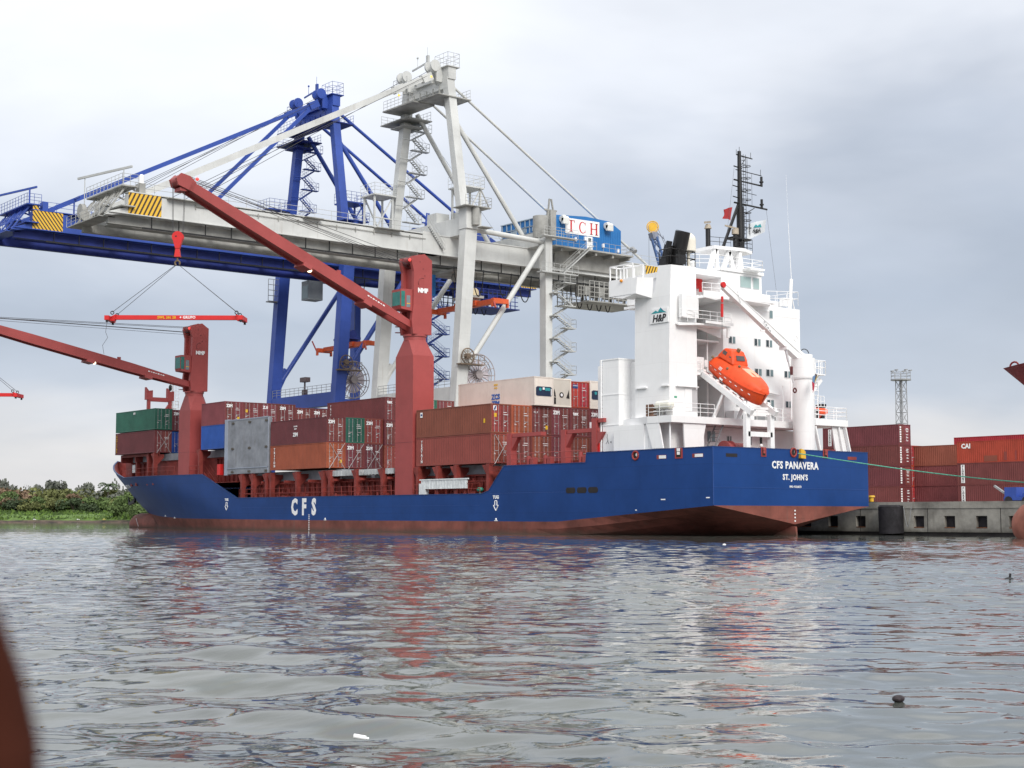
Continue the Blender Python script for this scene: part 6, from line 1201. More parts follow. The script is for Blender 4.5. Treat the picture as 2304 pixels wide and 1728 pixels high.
# ---------------------------------------------------------------- lifeboat
def lifeboat():
    o0 = V(6.8, 6.45, 13.75); ax = V(0, -.84, -.545).normalized(); nr = V(0, -.545, .84).normalized(); L = 6.75
    t = thing('lifeboat', tuple(o0), 'orange enclosed free fall lifeboat tilted on the white ramp at the stern', 'lifeboat')
    def Q(u, w, h): return o0+ax*u*.93+Vector((w, 0, 0))+nr*h
    b = MB(); n = 18
    # u along, half width, keel height, gunwale height, canopy height
    stn = [(0, .95, .12, .95, 1.35), (.35, 1.22, .03, 1.0, 1.72), (1.2, 1.36, 0, 1.02, 1.95), (2.4, 1.42, 0, 1.05, 2.05), (3.6, 1.42, .0, 1.1, 2.08), (4.6, 1.38, .0, 1.16, 2.06), (5.4, 1.22, .02, 1.22, 1.98), (6.0, .95, .06, 1.26, 1.82), (6.35, .62, .12, 1.28, 1.64), (6.55, .30, .25, 1.28, 1.45), (6.62, .05, .6, 1.28, 1.32)]
    cols_ = np.array(stn); ui = np.concatenate([np.linspace(a[0], c[0], 4)[:-1] for a, c in zip(stn[:-1], stn[1:])]+[[stn[-1][0]]])
    def sm_(j):
        v = np.interp(ui, cols_[:, 0], cols_[:, j]); k_ = v.copy(); k_[1:-1] = (v[:-2]+2*v[1:-1]+v[2:])/4; return k_
    dense = list(zip(ui, *[sm_(j) for j in range(1, 5)]))
    rings = []
    for (u, w, k, g, c) in dense:
        prof = [(0, k), (.45*w, k+.06*(g-k)), (.8*w, k+.32*(g-k)), (.97*w, k+.75*(g-k)), (w, g), (w*.96, g+.12*(c-g)), (.93*w, g+.3*(c-g)), (.8*w, g+.66*(c-g)), (.52*w, g+.93*(c-g)), (0, c)]
        rings.append([Q(u, x, h) for x, h in prof]+[Q(u, -x, h) for x, h in prof[-2:0:-1]])
    m = len(rings[0])
    for a, c in zip(rings[:-1], rings[1:]):
        b.add(a+c, [(i, (i+1) % m, m+(i+1) % m, m+i) for i in range(m)], 0, True)
    b.add(rings[0], [tuple(range(m))]); b.build('hull', ORANGE, t)
    b = MB()
    for sg in (-1, 1):
        for a, c in zip(stn[:-1], stn[1:]): b.beam(Q(a[0], sg*(a[1]+.02), a[3]), Q(c[0], sg*(c[1]+.02), c[3]), .07, .09)
    for i in range(8): u = .5+.72*i; b.box(0, 0, 0, 0, 0, 0) if False else None
    b.build('fender_strake', ORANGE, t)
    b = MB(); cs = [(.55, 1.8), (.85, 2.72), (1.75, 2.85), (2.35, 2.45), (2.75, 1.95)]
    for sg in (0,):
        P = [Q(u, -.78 if h > 2.4 else -1.0, h) for u, h in cs]; P2 = [Q(u, .78 if h > 2.4 else 1.0, h) for u, h in cs]; k = len(cs)
        b.add(P+P2, [tuple(range(k-1, -1, -1)), tuple(range(k, 2*k))]+[(i, (i+1) % k, k+(i+1) % k, k+i) for i in range(k)])
    o = b.build('conning_tower', ORANGE, t); bv = o.modifiers.new('rounded', 'BEVEL'); bv.width = .14; bv.segments = 3
    b = MB()
    for sg in (-1, 1):
        for (u0, u1, h0, h1) in ((.95, 1.45, 2.25, 2.55), (1.85, 2.12, 2.12, 2.42)):
            w0 = .90; 
            q = [Q(u0, sg*.86, h0), Q(u1, sg*.86, h0), Q(u1-.02, sg*.83, h1), Q(u0+.02, sg*.83, h1)]; b.add(q+[p+Vector((sg*.06, 0, 0)) for p in q], [(0, 1, 2, 3), (7, 6, 5, 4), (0, 4, 5, 1), (1, 5, 6, 2), (2, 6, 7, 3), (3, 7, 4, 0)])
    q = [Q(2.16, -.5, 2.62), Q(2.16, .5, 2.62), Q(2.5, .5, 2.32), Q(2.5, -.5, 2.32)]; b.add([p+nr*.03+ax*.02 for p in q], [(0, 1, 2, 3)]); b.build('window', mat('boat_window', (.09, .08, .08), .15), t)
    b = MB()
    for i in range(8):
        u = .55+.74*i; w = float(np.interp(u, [s[0] for s in stn], [s[1] for s in stn])); h = .86
        for sg in (-1, 1): p = Q(u, sg*(w*.985+.012), h); b.beam(p, p+ax*.26, .03, .055, up=tuple(nr))
    p = Q(2.3, -1.385, .52); b.beam(p, p+ax*.4, .03, .16, up=tuple(nr)); p = Q(1.6, -1.36, .98+.2); 
    for i in range(3): p = Q(1.75+.03*i, -1.40, 1.14+.10*i); b.beam(p, p+ax*.35, .03, .05, up=tuple(nr))
    b.build('reflective_strip', LETW, t)
    b = MB()
    q = [Q(3.5, -.55, 2.045), Q(4.9, -.5, 1.98), Q(4.9, .5, 1.98), Q(3.5, .55, 2.045)]; b.add([p+nr*.05 for p in q]+q, [(0, 1, 2, 3), (0, 4, 5, 1), (2, 6, 7, 3), (1, 5, 6, 2), (3, 7, 4, 0)]); b.build('roof_hatch', mat('hatch_pale_orange', (.85, .45, .30), .4, var=.05), t)
    b = MB(); p = Q(1.75, 0, 2.85); b.tube(p, p+nr*.25, .16, 8); 
    for (u, w, h) in ((2.55, -1.2, 1.55), (.25, -1.05, 1.5), (3.15, -.6, 2.1)): p = Q(u, w, h); b.sphere(p, .13, 7, 5)
    b.build('fittings', mat('boat_fitting', (.22, .16, .09), .5), t)
    b = MB(); 
    for x in (-1.45, 1.45): b.beam(Q(.1, x*.6, -.02), Q(5.4, x*.6, -.02), .14, .1)
    b.build('keel_runner', mat('runner_red', (.30, .01, .05), .5), t)
lifeboat()
# life raft canister on its cradle with a stack of pallets
t = thing('life_raft_canister', (.6, 6.3, 9.76), 'cream white life raft canister on a cradle at the port deck edge', 'life raft')
b = MB(); b.tube((.55, 5.3, 10.62), (.55, 6.6, 10.62), .38, 14); b.sphere((.55, 5.3, 10.62), .38, 12, 6); b.sphere((.55, 6.6, 10.62), .38, 12, 6); b.build('canister', CREAM if False else mat('canister_cream', (.80, .78, .68), .4, var=.03), t)
b = MB()
for y in (5.4, 5.9, 6.4): b.box(.2, .9, y-.06, y+.06, 9.76, 10.3)
b.build('cradle', mat('cradle_grey', (.3, .3, .3), .6), t)
t = thing('pallet_stack', (.5, 7.3, 9.76), 'stack of brown wooden boards beside the white life raft canister', 'boards')
for i in range(4): b = MB(); b.box(.15, .9, 6.95, 7.7, 9.78+.25*i, 9.92+.25*i); b.box(.15, .3, 6.95, 7.7, 9.92+.25*i, 10.0+.25*i); b.build('board', mat('board_brown', (.22, .12, .08), .8, var=.3), t)
# rescue boat on the starboard wing
t = thing('rescue_boat', (17.2, 4.5, 10.3), 'orange rescue boat with black outboard behind the starboard wing railing', 'boat')
b = MB(); pts = [(15.9, 3.9, 10.75), (17.6, 3.8, 10.75), (18.1, 3.8, 10.75)]; b.path(pts, .28, 10); b.path([(15.9, 5.0, 10.75), (17.6, 5.1, 10.75), (18.1, 5.1, 10.75)], .28, 10); b.tube((18.0, 3.8, 10.75), (18.0, 5.1, 10.75), .28, 10); b.build('tube', ORANGE, t)
b = MB(); b.prism([(15.8, 3.9, 10.6), (18, 3.9, 10.6), (17.7, 4.2, 10.1), (16, 4.2, 10.1)], (0, 1.0, 0)); b.build('hull', mat('boat_red', (.45, .04, .02), .5), t)
b = MB(); b.box(18.15, 18.5, 4.2, 4.7, 10.2, 11.1); b.box(18.0, 18.6, 4.1, 4.8, 11.1, 11.45); b.build('outboard', BLACK, t)
b = MB()
for x in (15.6, 16.1, 16.5): b.box(x-.05, x+.2, 3.4, 3.8, 9.95, 10.9)
b.build('cradle', BLACK, t)
# ensign hanging on its staff
t = thing('ensign', (13.0, 1.6, 13.2), 'furled multicoloured ensign on a thin staff at the poop', 'flag')
b = MB(); b.tube((12.4, 1.0, 10.6), (13.9, 1.0, 13.7), .03, 5); b.build('staff', WHITE2, t)
for pts, m in (([(13.85, 1.0, 13.55), (13.55, 1.0, 13.6), (13.35, 1.0, 13.0), (13.5, 1.0, 12.7)], mat('ensign_dark', (.09, .07, .07), .8)), ([(13.5, .98, 13.5), (13.2, .98, 13.35), (13.15, .98, 12.95), (13.35, .98, 12.7)], mat('ensign_blue', (.12, .22, .38), .8)), ([(13.4, .97, 12.75), (13.3, .97, 12.3), (13.15, .97, 12.0), (13.1, .97, 12.9)], mat('ensign_red', (.45, .03, .06), .8)), ([(13.8, .96, 13.5), (13.7, .96, 13.35), (13.4, .96, 12.9), (13.6, .96, 13.1)], mat('ensign_yellow', (.6, .42, .05), .8))):
    b = MB(); b.prism(pts, (0, .05, 0)); b.build('cloth', m, t)
P5('stern_lamp_post', lambda b: (b.tube((11.0, 1.5, 9.7), (11.0, 1.5, 13.4), .05, 6), b.beam((9.9, 1.5, 12.9), (11.0, 1.5, 12.9), .04, .04)), WHITE2, SHIP)
P5('stern_lamp', lambda b: (b.box(10.9, 11.1, 1.35, 1.5, 13.4, 14.1), b.ring((11.35, 1.4, 12.1), (0, 1, 0), .18, .07, 10, 5)), mat('lamp_dark', (.12, .03, .03), .5), SHIP)
# ================================================================ ship to shore cranes
PALER = mat('pale_railing', (.46, .47, .46), .5, var=.1)
def quay_crane(name, label, S0, kz, main, soffit, rot_dir, house=True, stripe=None, text_sign=False, zig=1):
    z0 = QZ
    def Z(z):
        z = z if z < 50 else 50+(z-50)*.91
        return z if kz == 1 else (z+2.5 if z > 33.8 else z0+(z-z0)*1.081)
    T = thing('quay_crane', (30, S0+8.7, z0), label, 'crane', 'ship to shore cranes on the quay')
    def B(nm, fn, m=main, parent=None):
        b = MB(); fn(b); return b.build(nm, m, parent or T)
    sa, sf = S0, S0+17.5                                          # aft and forward leg frames
    na, nf = S0+3.0, S0+12.0                                      # outer faces of the two boom girders
    tw = lambda z: 21.9+(z-2.8)*.078 if z < 37 else 24.4          # seaward legs lean back
    tl = 36.8
    def leg(b, s, z1, z2, sgn=1):
        b.hexa([(tw(z1)-.75, s-.6, Z(z1)), (tw(z1)+.75, s-.6, Z(z1)), (tw(z1)+.75, s+.6, Z(z1)), (tw(z1)-.75, s+.6, Z(z1)), (tw(z2)-.85, s-.65, Z(z2)), (tw(z2)+.9, s-.65, Z(z2)), (tw(z2)+.9, s+.65, Z(z2)), (tw(z2)-.85, s+.65, Z(z2))])
    for s in (sa, sf):
        B('leg', lambda b: leg(b, s, 4.5, 37.4)); B('leg', lambda b: b.box(tl-.55, tl+.55, s-.6, s+.6, Z(4.5), Z(37.2)))
        B('diagonal_brace', lambda b: (b.tube((tw(19)+.6, s, Z(19.2)), (tl-.5, s, Z(36.2)), .34, 12), b.beam((tw(19)+.3, s, Z(18.6)), (tw(19)+1.8, s, Z(21.4)), .5, .9)))
        B('upper_tie', lambda b: b.tube((25, s, Z(36.9)), (tl-.3, s, Z(36.6)), .33, 12))
        B('portal_beam', lambda b: b.box(tw(16)+.7, tl-.5, s-.45, s+.45, Z(15.2), Z(16.4)))
        B('bogie', lambda b: (b.box(20.6, 23.6, s-2.6, s+2.6, z0+.9, z0+1.7), b.box(tl-.6, tl+.6, s-2.6, s+2.6, z0+.9, z0+1.7), [b.disc((x, s+d, z0+.45), (1, 0, 0), .42, .25, 12) for x in (22, tl) for d in (-2.2, -1, 1, 2.2)]), mat('bogie_dark', (.06, .06, .08), .6))
    B('sill_beam', lambda b: b.box(21.2, 22.9, sa-1.5, sf+1.5, Z(3.6), Z(5.2))); B('sill_beam', lambda b: b.box(tl-.7, tl+.7, sa-1.5, sf+1.5, Z(3.6), Z(5.2)))
    B('portal_beam', lambda b: b.box(22.2, 23.6, sa+.6, sf-.6, Z(15.6), Z(17.3))); B('portal_beam', lambda b: b.box(tl-.5, tl+.5, sa+.6, sf-.6, Z(15.6), Z(17.3)))
    B('portal_railing', lambda b: b.rail([(22.3, sa+.8, Z(17.3)), (22.3, sf-.8, Z(17.3))], 1.1, 3, 1.2, .035), GREY)
    # deep cross girders carrying the boom hinge and the girder
    B('cross_girder', lambda b: b.box(tl-.7, tl+.7, sa+.6, sf-.6, Z(36.2), Z(38.0)))
    B('cross_girder', lambda b: (b.box(23.7, 25.3, sa+.65, sf-.65, Z(36.2), Z(38.4)), b.hexa([(23.4, sa-.9, Z(36.8)), (25.7, sa-.9, Z(36.8)), (25.7, sa+.7, Z(36.8)), (23.4, sa+.7, Z(36.8)), (23.4, sa-.9, Z(39.4)), (25.7, sa-.9, Z(39.4)), (25.7, sa+.7, Z(39.4)), (23.4, sa+.7, Z(39.4))]), b.box(23.4, 25.7, sf-.7, sf+.9, Z(36.8), Z(39.4)), b.box(24.2, 26.2, na+3.5, na+5.5, Z(38.4), Z(39.9))))
    # boom and rear girder: twin boxes with walkway, rail and stiffeners
    zb, zt = Z(33.85), Z(36.0)
    for k, s in enumerate((na, nf-.9)):
        def girder(b):
            b.box(-18.8, 20.6, s, s+.9, zb, zt); b.box(20.9, 60.2, s, s+.9, zb, zt+.15)
            b.prism([(-18.8, s, zb), (-18.8, s, zb+.7), (-20.8, s, zb+.05), (-21.2, s, zb-.35), (-20.6, s, zb-.35)], (0, .9, 0))
            b.box(19.6, 22.0, s-.08, s+.98, zb-.1, zt+.5)
        B('boom_girder', girder)
        B('girder_flange', lambda b: (b.box(-21, 60.2, s-.18, s+1.08, zb-.10, zb-.003), b.box(-18.8, 60.2, s-.10, s+1.0, zt+.153, zt+.25)), main)
        i0 = s+1.0 if k == 0 else s-.65
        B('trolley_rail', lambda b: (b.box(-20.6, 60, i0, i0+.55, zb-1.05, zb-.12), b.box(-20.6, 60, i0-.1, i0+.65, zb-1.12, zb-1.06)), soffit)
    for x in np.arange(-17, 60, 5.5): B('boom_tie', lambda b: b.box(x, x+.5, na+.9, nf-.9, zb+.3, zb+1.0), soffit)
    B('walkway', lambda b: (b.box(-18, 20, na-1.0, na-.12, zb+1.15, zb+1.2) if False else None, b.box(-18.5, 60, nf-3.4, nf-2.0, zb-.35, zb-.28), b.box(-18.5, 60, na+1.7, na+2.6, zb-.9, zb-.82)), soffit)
    def stif(b):
        for x in np.arange(-11, 20, 2.6): b.box(x, x+.08, na-.16, na-.003, zt-.75, zt-.25)
        b.tube((-11, na-.13, zt-.45), (20, na-.13, zt-.45), .05, 5); b.box(-14.4, -8.2, na-.75, na-.003, zt-.02, zt+.05)
        b.box(2.6, 5, na-.9, na-.003, zt+.02, zt+.10); b.box(12.4, 16.2, na-.9, na-.003, zt-.02, zt+.06)
    B('service_conduit', stif, soffit)
    B('boom_railing', lambda b: (b.rail([(-18, na+.1, zt+.25), (20, na+.1, zt+.25)], 1.1, 2, 2.2, .03), b.rail([(-18, nf, zt+.25), (20, nf, zt+.25)], 1.1, 2, 3, .03), b.rail([(26, na+.1, zt+.4), (38, na+.1, zt+.4)], 1.1, 2, 2, .03), b.rail([(53, na+.1, zt+.4), (60, na+.1, zt+.4)], 1.1, 2, 2, .03)), PALER if main is CWHITE else main)
    # tip platform with lattice frames, sheave and gantry
    def tip(b):
        b.box(-19.8, -18.2, na-.6, nf+.8, zt-1.5, zt-1.38); b.box(-21.6, -19.8, na+1, nf+.8, zb-.45, zb-.35)
        for s in (na+.4, na+2.5, na+4.6, nf-1): b.beam((-21.2, s, zb-.3), (-18.9, s, zt+.9), .16, .16); b.beam((-19.0, s, zt+.9), (-17.2, s, zt+.3), .16, .16)
        for s in np.arange(na+.4, nf, .9): b.beam((-20.4, s, zb+1.0), (-19.3, s, zt+.3), .1, .12)
        b.box(-19.6, -17.8, na-.2, nf+.3, zt+.75, zt+.9)
        b.disc((-20.3, nf-.2, zt-.7), (1, 0, 0), .8, .5, 14); b.disc((-20.9, nf-2.5, zb+.5), (0, 1, 0), .6, .4, 14)
        b.box(-17.6, -16.9, na-.1, na+.8, zt+.25, zt+1.3)
    B('tip_platform', tip, CWSOFFIT if main is CWHITE else main)
    B('tip_railing', lambda b: (b.rail([(-17.8, na-.2, zt+.9), (-19.6, na-.2, zt+.9), (-19.6, nf+.3, zt+.9)], 1.2, 3, 1.0, .03), b.rail([(-21.6, na+1, zb-.35), (-21.6, nf+.8, zb-.35)], 1.1, 3, 1.2, .03)), PALER if main is CWHITE else main)
    def gantry(b):
        for s, x in ((na+2.2, -18.4), (nf-.6, -20.2)): b.tube((x, s, zt), (x, s, zt+3.1), .10 if main is CBLUE else .05, 6)
        b.beam((-17.9, na+1.2, zt+3.3), (-20.6, nf+.4, zt+3.0), .16, .24)
        if main is CBLUE:
            for s in (na+1, nf-1.5): b.tube((-13.2, s, zt), (-13.2, s, zt+2.4), .10, 6)
            b.beam((-13.2, na-.8, zt+2.4), (-13.2, nf-.4, zt+2.2), .16, .22)
    B('maintenance_gantry', gantry, PALER if main is CWHITE else main)
    if main is CWHITE: B('white_beacon', lambda b: (b.tube((-17.2, na+.3, zt+1.3), (-17.2, na+.3, zt+2.1), .28, 10), b.sphere((-17.2, na+.3, zt+2.1), .28, 10, 5)), WHITE2)
    # striped warning panels
    if stripe:
        B('warning_panel', lambda b: b.box(-18.78, -15.0, na-.09, na-.004, zb+.01, zt+.12), stripe)
        B('warning_panel', lambda b: b.box(57.2, 60.2, na-.09, na-.004, zb+.01, zt+.14), stripe)
        if main is CBLUE: B('warning_panel', lambda b: b.prism([(-18.78, na-.09, zt+.12), (-17.95, na-.09, zt+.12), (-18.2, na-.09, zt+.8), (-18.78, na-.09, zt+.8)], (0, .08, 0)), stripe)
    # A frame masts, apex beam, platforms
    def mast(b, s0, s1):
        x0, x1 = 24.4, 24.4
        a, c = .58, .52; b.hexa([(x0-a, s0-c, Z(39)), (x0+a, s0-c, Z(39)), (x0+a, s0+c, Z(39)), (x0-a, s0+c, Z(39)), (x1-a, s1-c, Z(57.6)), (x1+a, s1-c, Z(57.6)), (x1+a, s1+c, Z(57.6)), (x1-a, s1+c, Z(57.6))])
    ma0, ma1, mf0, mf1 = sa+1.2, sa+4.4, sf-1.2, sf-4.4
    B('mast_leg', lambda b: mast(b, ma0, ma1)); B('mast_leg', lambda b: mast(b, mf0, mf1))
    def apex(b):
        b.box(23.8, 25.0, ma1-.6, mf1+.6, Z(56.0), Z(57.3)); b.box(23.0, 25.4, ma1+.5, ma1+.75, Z(57.0), Z(59.2)); b.box(23.0, 25.4, ma1+1.6, ma1+1.85, Z(57.0), Z(59.2)); b.box(23.0, 25.4, mf1-1.9, mf1-1.65, Z(57.0), Z(58.6)); b.box(23.0, 25.4, mf1-.8, mf1-.55, Z(57.0), Z(58.6)); b.box(23.4, 24.4, ma1+2.6, mf1-2.6, Z(57.3), Z(57.9)); b.box(24.0, 25.0, (ma1+mf1)/2-.5, (ma1+mf1)/2+.5, Z(57.3), Z(58.5)); b.disc((23.6, (ma1+mf1)/2+1.2, Z(58.1)), (0, 1, 0), .5, .3, 12)
        for s in (ma1+.6, ma1+1.8, mf1-1.8, mf1-.6): b.disc((22.8, s, Z(59.2)), (0, 1, 0), .75, .25, 14)
        b.box(23.9, 25.1, ma1-.75, ma1+.55, Z(57.3), Z(59.0)); b.box(23.6, 25.6, ma1-.95, ma1+2.0, Z(59.0), Z(59.1))
        b.beam((22.6, ma1+1.2, Z(57.8)), (21.2, ma1+1.2, Z(57.0)), .7, 1.0); b.beam((22.6, mf1-1.2, Z(57.8)), (21.2, mf1-1.2, Z(57.0)), .7, 1.0)
    B('apex_beam', apex)
    B('apex_platform', lambda b: (b.box(22.0, 27.2, ma1-1.2, ma1+3.2, Z(54.6), Z(54.75)), b.box(21.2, 24.6, ma1+3.2, mf1+1.4, Z(54.4), Z(54.6)), b.box(22.6, 26.6, mf1-2.2, mf1+4.0, Z(53.2), Z(53.35)), b.box(23, 26.2, mf1-1.2, mf1+2.2, Z(52.4), Z(52.5)), [b.beam((23.8, s, Z(54.6)), (23.8, s, Z(56.5)), .14, .14) for s in np.arange(ma1+1, mf1, 1.4)]), CWSOFFIT if main is CWHITE else CBLUES)
    apr = (([(27.1, ma1-1.1), (27.1, ma1+3), (22.1, ma1+3)], 54.75), ([(21.3, ma1+3.2), (21.3, mf1+1.3)], 54.6), ([(26.5, mf1-2), (26.5, mf1+3.9), (22.7, mf1+3.9)], 53.35), ([(25.5, ma1-.9), (25.5, ma1+1.9), (23.7, ma1+1.9), (23.7, ma1-.9), (25.5, ma1-.9)], 59.1), ([(22.6, mf1-2.2), (22.6, mf1+1.0), (25.0, mf1+1)], 57.3))
    for pts, z in apr: B('apex_railing', lambda b: b.rail([(x, s, Z(z)) for x, s in pts], 1.25 if z < 57 else 1.7, 3, .9, .03), PALER if main is CWHITE else main)
    def ant(b):
        s = (ma1+mf1)/2+.2; b.tube((24.4, s, Z(57.8)), (24.4, s, Z(61.6)), .09, 6); b.beam((24.4, s-.1, Z(61.0)), (24.4, s+3.4*(1 if main is CWHITE else 1), Z(60.6)), .12, .22); b.box(24.3, 24.6, s-.25, s+.2, Z(60.9), Z(62.0)); b.tube((24.4, s+2.2, Z(60.6)), (24.4, s+2.2, Z(62.2)), .04, 4); b.sphere((24.4, s+2.2, Z(62.2)), .16, 6, 4); b.tube((24.4, s, Z(61.8)), (24.4, s, Z(63.2)), .03, 4)
    B('service_davit', ant, PALER if main is CWHITE else main)
    if main is CWHITE:
        B('warning_lamp', lambda b: (b.sphere((22.4, ma1+.9, Z(57.6)), .16, 6, 5), b.sphere((22.2, mf1-.9, Z(56.6)), .16, 6, 5)), mat('lamp_amber_lit', (1, .5, .1), .4, emit=((1, .45, .05), 1.2)))
    # stays
    for s, ms in ((na+.9, ma1+1.2), (nf-.9, mf1-1.2)):
        B('forestay', lambda b: (b.beam((21.6, ms, Z(57.3)), (-15.5, s, zt+1.0), .28 if main is CWHITE else .3, .66 if main is CWHITE else .55), b.beam((-15.5, s, zt+1.0), (-17.2, s, zt+.1), .3, .5)))
        B('inner_stay', lambda b: b.beam((21.6, ms, Z(57.0)), (2.2, s, zt+.5), .26, .5)) if main is CBLUE else None
        B('back_stay', lambda b: b.tube((25.6, ms-.3, Z(57.0)), (58.6, s, zt+.3), .17 if main is CWHITE else .24, 8))
        B('mast_strut', lambda b: b.tube((25.0, ms+.2, Z(54.3)), (36.4, s+.2, Z(37.8)), .31, 12))
        B('boom_hoist_rope', lambda b: [b.tube((22.6, ms+o, Z(58.4+o)), (-11+3*o, s, zt+.9), .03, 4) for o in (-.3, .3)], ROPE)
        B('guy_wire', lambda b: b.tube((25.4, ms, Z(53)), (35.5+3*(s > na+3), s, Z(38.3)), .02, 3), ROPE)
    # zigzag stairs up the forward mast and the landside leg
    def zig_mast(b):
        zs = [40.3, 43.6, 46.7, 49.6, 52.3]
        for i, z in enumerate(zs):
            s = mf0+(mf1-mf0)*(z-39)/17.6; b.box(25.3, 28.0, s-.9, s-.2, Z(z)-.1, Z(z)); b.rail([(28, s-.9, Z(z)), (25.6, s-.9, Z(z))], 1.1, 2, 1.1, .03); b.rail([(28, s-.9, Z(z)), (28, s-.2, Z(z))], 1.1, 2, .7, .03)
            if i: 
                p = zs[i-1]; m = (p+z)/2; b.stair((27.2, s+.2-.9, Z(p)), (25.3, s-.9, Z(m)), (0, .7, 0)); b.stair((25.3, s-.9, Z(m)), (27.2, s-.9, Z(z)), (0, .7, 0)) if False else b.stair((25.3, s-.2, Z(m)), (27.4, s-.2, Z(z)), (0, .7, 0))
            b.box(23.4, 25.3, s-1.0, s-.75, Z(z)-1.5, Z(z)-1.42)
    B('mast_stairs', zig_mast, PALER if main is CWHITE else main)
    def zig_leg(b):
        zs = [8.0, 11.0, 13.9, 16.8, 19.7, 22.7, 25.65, 28.5, 31.5]; s = sa-.7
        for i, z in enumerate(zs):
            b.box(38.6, 40.5, s-.9, s+.1, Z(z)-.12, Z(z)); b.rail([(38.6, s-.9, Z(z)), (40.5, s-.9, Z(z)), (40.5, s+.1, Z(z))], 1.1, 2, .9, .03)
            if i:
                p = zs[i-1]; m = (p+z)/2; b.stair((40.0, s-.85, Z(p)), (37.4, s-.85, Z(m)), (0, .65, 0)); b.stair((37.4, s-.1, Z(m)), (40.0, s-.1, Z(z)), (0, .65, 0)); b.box(36.8, 37.9, s-.9, s+.4, Z(m)-.1, Z(m)); b.beam((36.6, s+.2, Z(m)-.8), (37.8, s, Z(m)-.1), .1, .1)
        b.box(34.8, 40.9, s-.9, s+.1, Z(32.6)-.15, Z(32.6)); b.rail([(34.8, s-.9, Z(32.6)), (40.9, s-.9, Z(32.6))], 1.1, 2, 1, .03); b.stair((38.5, s-.8, Z(32.6)), (43.6, s-.8, Z(36.7)), (0, .7, 0)); b.box(35.2, 40.9, s-.9, s+.1, Z(37.15), Z(37.27)); b.rail([(35.2, s-.9, Z(37.27)), (40.9, s-.9, Z(37.27))], 1.1, 3, 1, .03)
    B('hinge_ladder', lambda b: b.stair((20.2, na-.6, Z(37.3)), (22.6, na-.6, Z(34.4)), (0, .5, 0), hand=True), PALER if main is CWHITE else main)
    B('leg_stairs', zig_leg, PALER if main is CWHITE else main)
    def masttower(b, spec):
        for (x0, x1, s0, s1) in (spec,):
            zt_ = Z(43.2); zb_ = Z(38.3)
            for x in (x0, x1):
                for s in (s0, s1): b.beam((x, s, zb_), (x, s, zt_), .22, .22)
            b.box(x0-.3, x1+.3, s0-.5, s1+.5, zt_, zt_+.18); b.beam((x0, s0, zb_), (x1, s0, zt_), .15, .15); b.beam((x1, s1, zb_), (x0, s1, zt_), .15, .15); b.beam((x0, s0, zb_+2), (x1, s0, zb_+2), .14, .14)
            b.rail([(x0-.3, s1+.5, zt_+.18), (x0-.3, s0-.5, zt_+.18), (x1+.3, s0-.5, zt_+.18), (x1+.3, s1+.5, zt_+.18)], 1.4, 3, .8, .03)
    for sp_ in ((26.6, 29.4, ma0+3.0, ma0+5.2), (20.6, 23.4, mf0-1, mf0+1.4)): B('sheave_tower', lambda b: masttower(b, sp_))
    B('knee_platform', lambda b: (b.box(22.6, 26.6, sa-1.8, sa+.9, Z(39.4), Z(39.5)), b.rail([(22.6, sa-1.8, Z(39.5)), (26.6, sa-1.8, Z(39.5)), (26.6, sa+.9, Z(39.5))], 1.2, 3, 1, .03), b.box(25.2, 26.8, sa-1.8, sa-.4, Z(37.0), Z(37.1)), b.tube((24.6, sa-1.2, Z(37.2)), (24.6, sa-1.2, Z(39.4)), .5, 10), b.beam((25.5, sa-.9, Z(42.0)), (27.0, sa-.9, Z(39.5)), .12, .12)), CWSOFFIT if main is CWHITE else main)
    B('winch_housing', lambda b: b.box(26.8, 28.8, na+2, na+4, Z(38.3), Z(40.2)))
    # machinery house
    HM = HOUSEB if main is CWHITE else mat('house_dark_blue', (.02, .05, .24), .5, var=.1)
    if house:
        H = bpy.data.objects.new('machinery_house', None); COL.objects.link(H); H.parent = T; H.location = V(45, na+4, Z(36.8))-WL(T)
        y0, y1 = na-1.0, na+9.6; zf = Z(36.8); ze = Z(40.9)
        B('walls', lambda b: b.prism([(39.4, y0, zf), (51.7, y0, zf), (51.7, y0, Z(40.15)), (49.6, y0, Z(41.2)), (45.4, y0, Z(41.35)), (39.4, y0, ze)], (0, y1-y0, 0)), HM, H)
        def side(b):
            n = 11
            for i in range(n):
                s = y0+.5+(y1-y0-.8)*i/(n-1); b.box(39.28, 39.398, s-.06, s+.06, Z(39.0), ze+.06)
            b.box(39.26, 39.398, y0, y1, ze-.02, ze+.10); b.box(39.28, 39.398, y0, y1, Z(39.9), Z(40.0)); b.box(39.28, 39.398, y0, y1, Z(39.0), Z(39.08))
            for s in np.arange(y0+.9, y1-.6, 2.1): b.box(39.30, 39.397, s, s+.9, Z(39.25), Z(39.8))
        B('side_louvres', side, mat('louvre_grey', (.33, .40, .46), .5), H)
        def crib(b):
            for x in np.arange(39.7, 51.6, .42): b.box(x, x+.05, y0-.022, y0-.002, zf, Z(40.0))
        B('wall_ribs', crib, HM, H)
        B('house_floor', lambda b: (b.box(38.8, 52.6, y0-1.5, y1+.5, zf-.35, zf-.15), b.rail([(39, y0-1.45, zf-.15), (46.0, y0-1.45, zf-.15)], 1.1, 2, 1, .03), b.rail([(47.2, y0-1.45, zf-.15), (52.5, y0-1.45, zf-.15), (52.5, y0+2, zf-.15)], 1.1, 2, 1, .03), [b.box(x, x+.3, y0-1.2, y1, zf-.8, zf-.36) for x in (40, 43, 46, 49, 52)]), CWSOFFIT if main is CWHITE else CBLUES, H)
        B('under_house_wall', lambda b: b.box(40.5, 52, na-.35, na-.2, zb+.4, zf-.36), soffit, H)
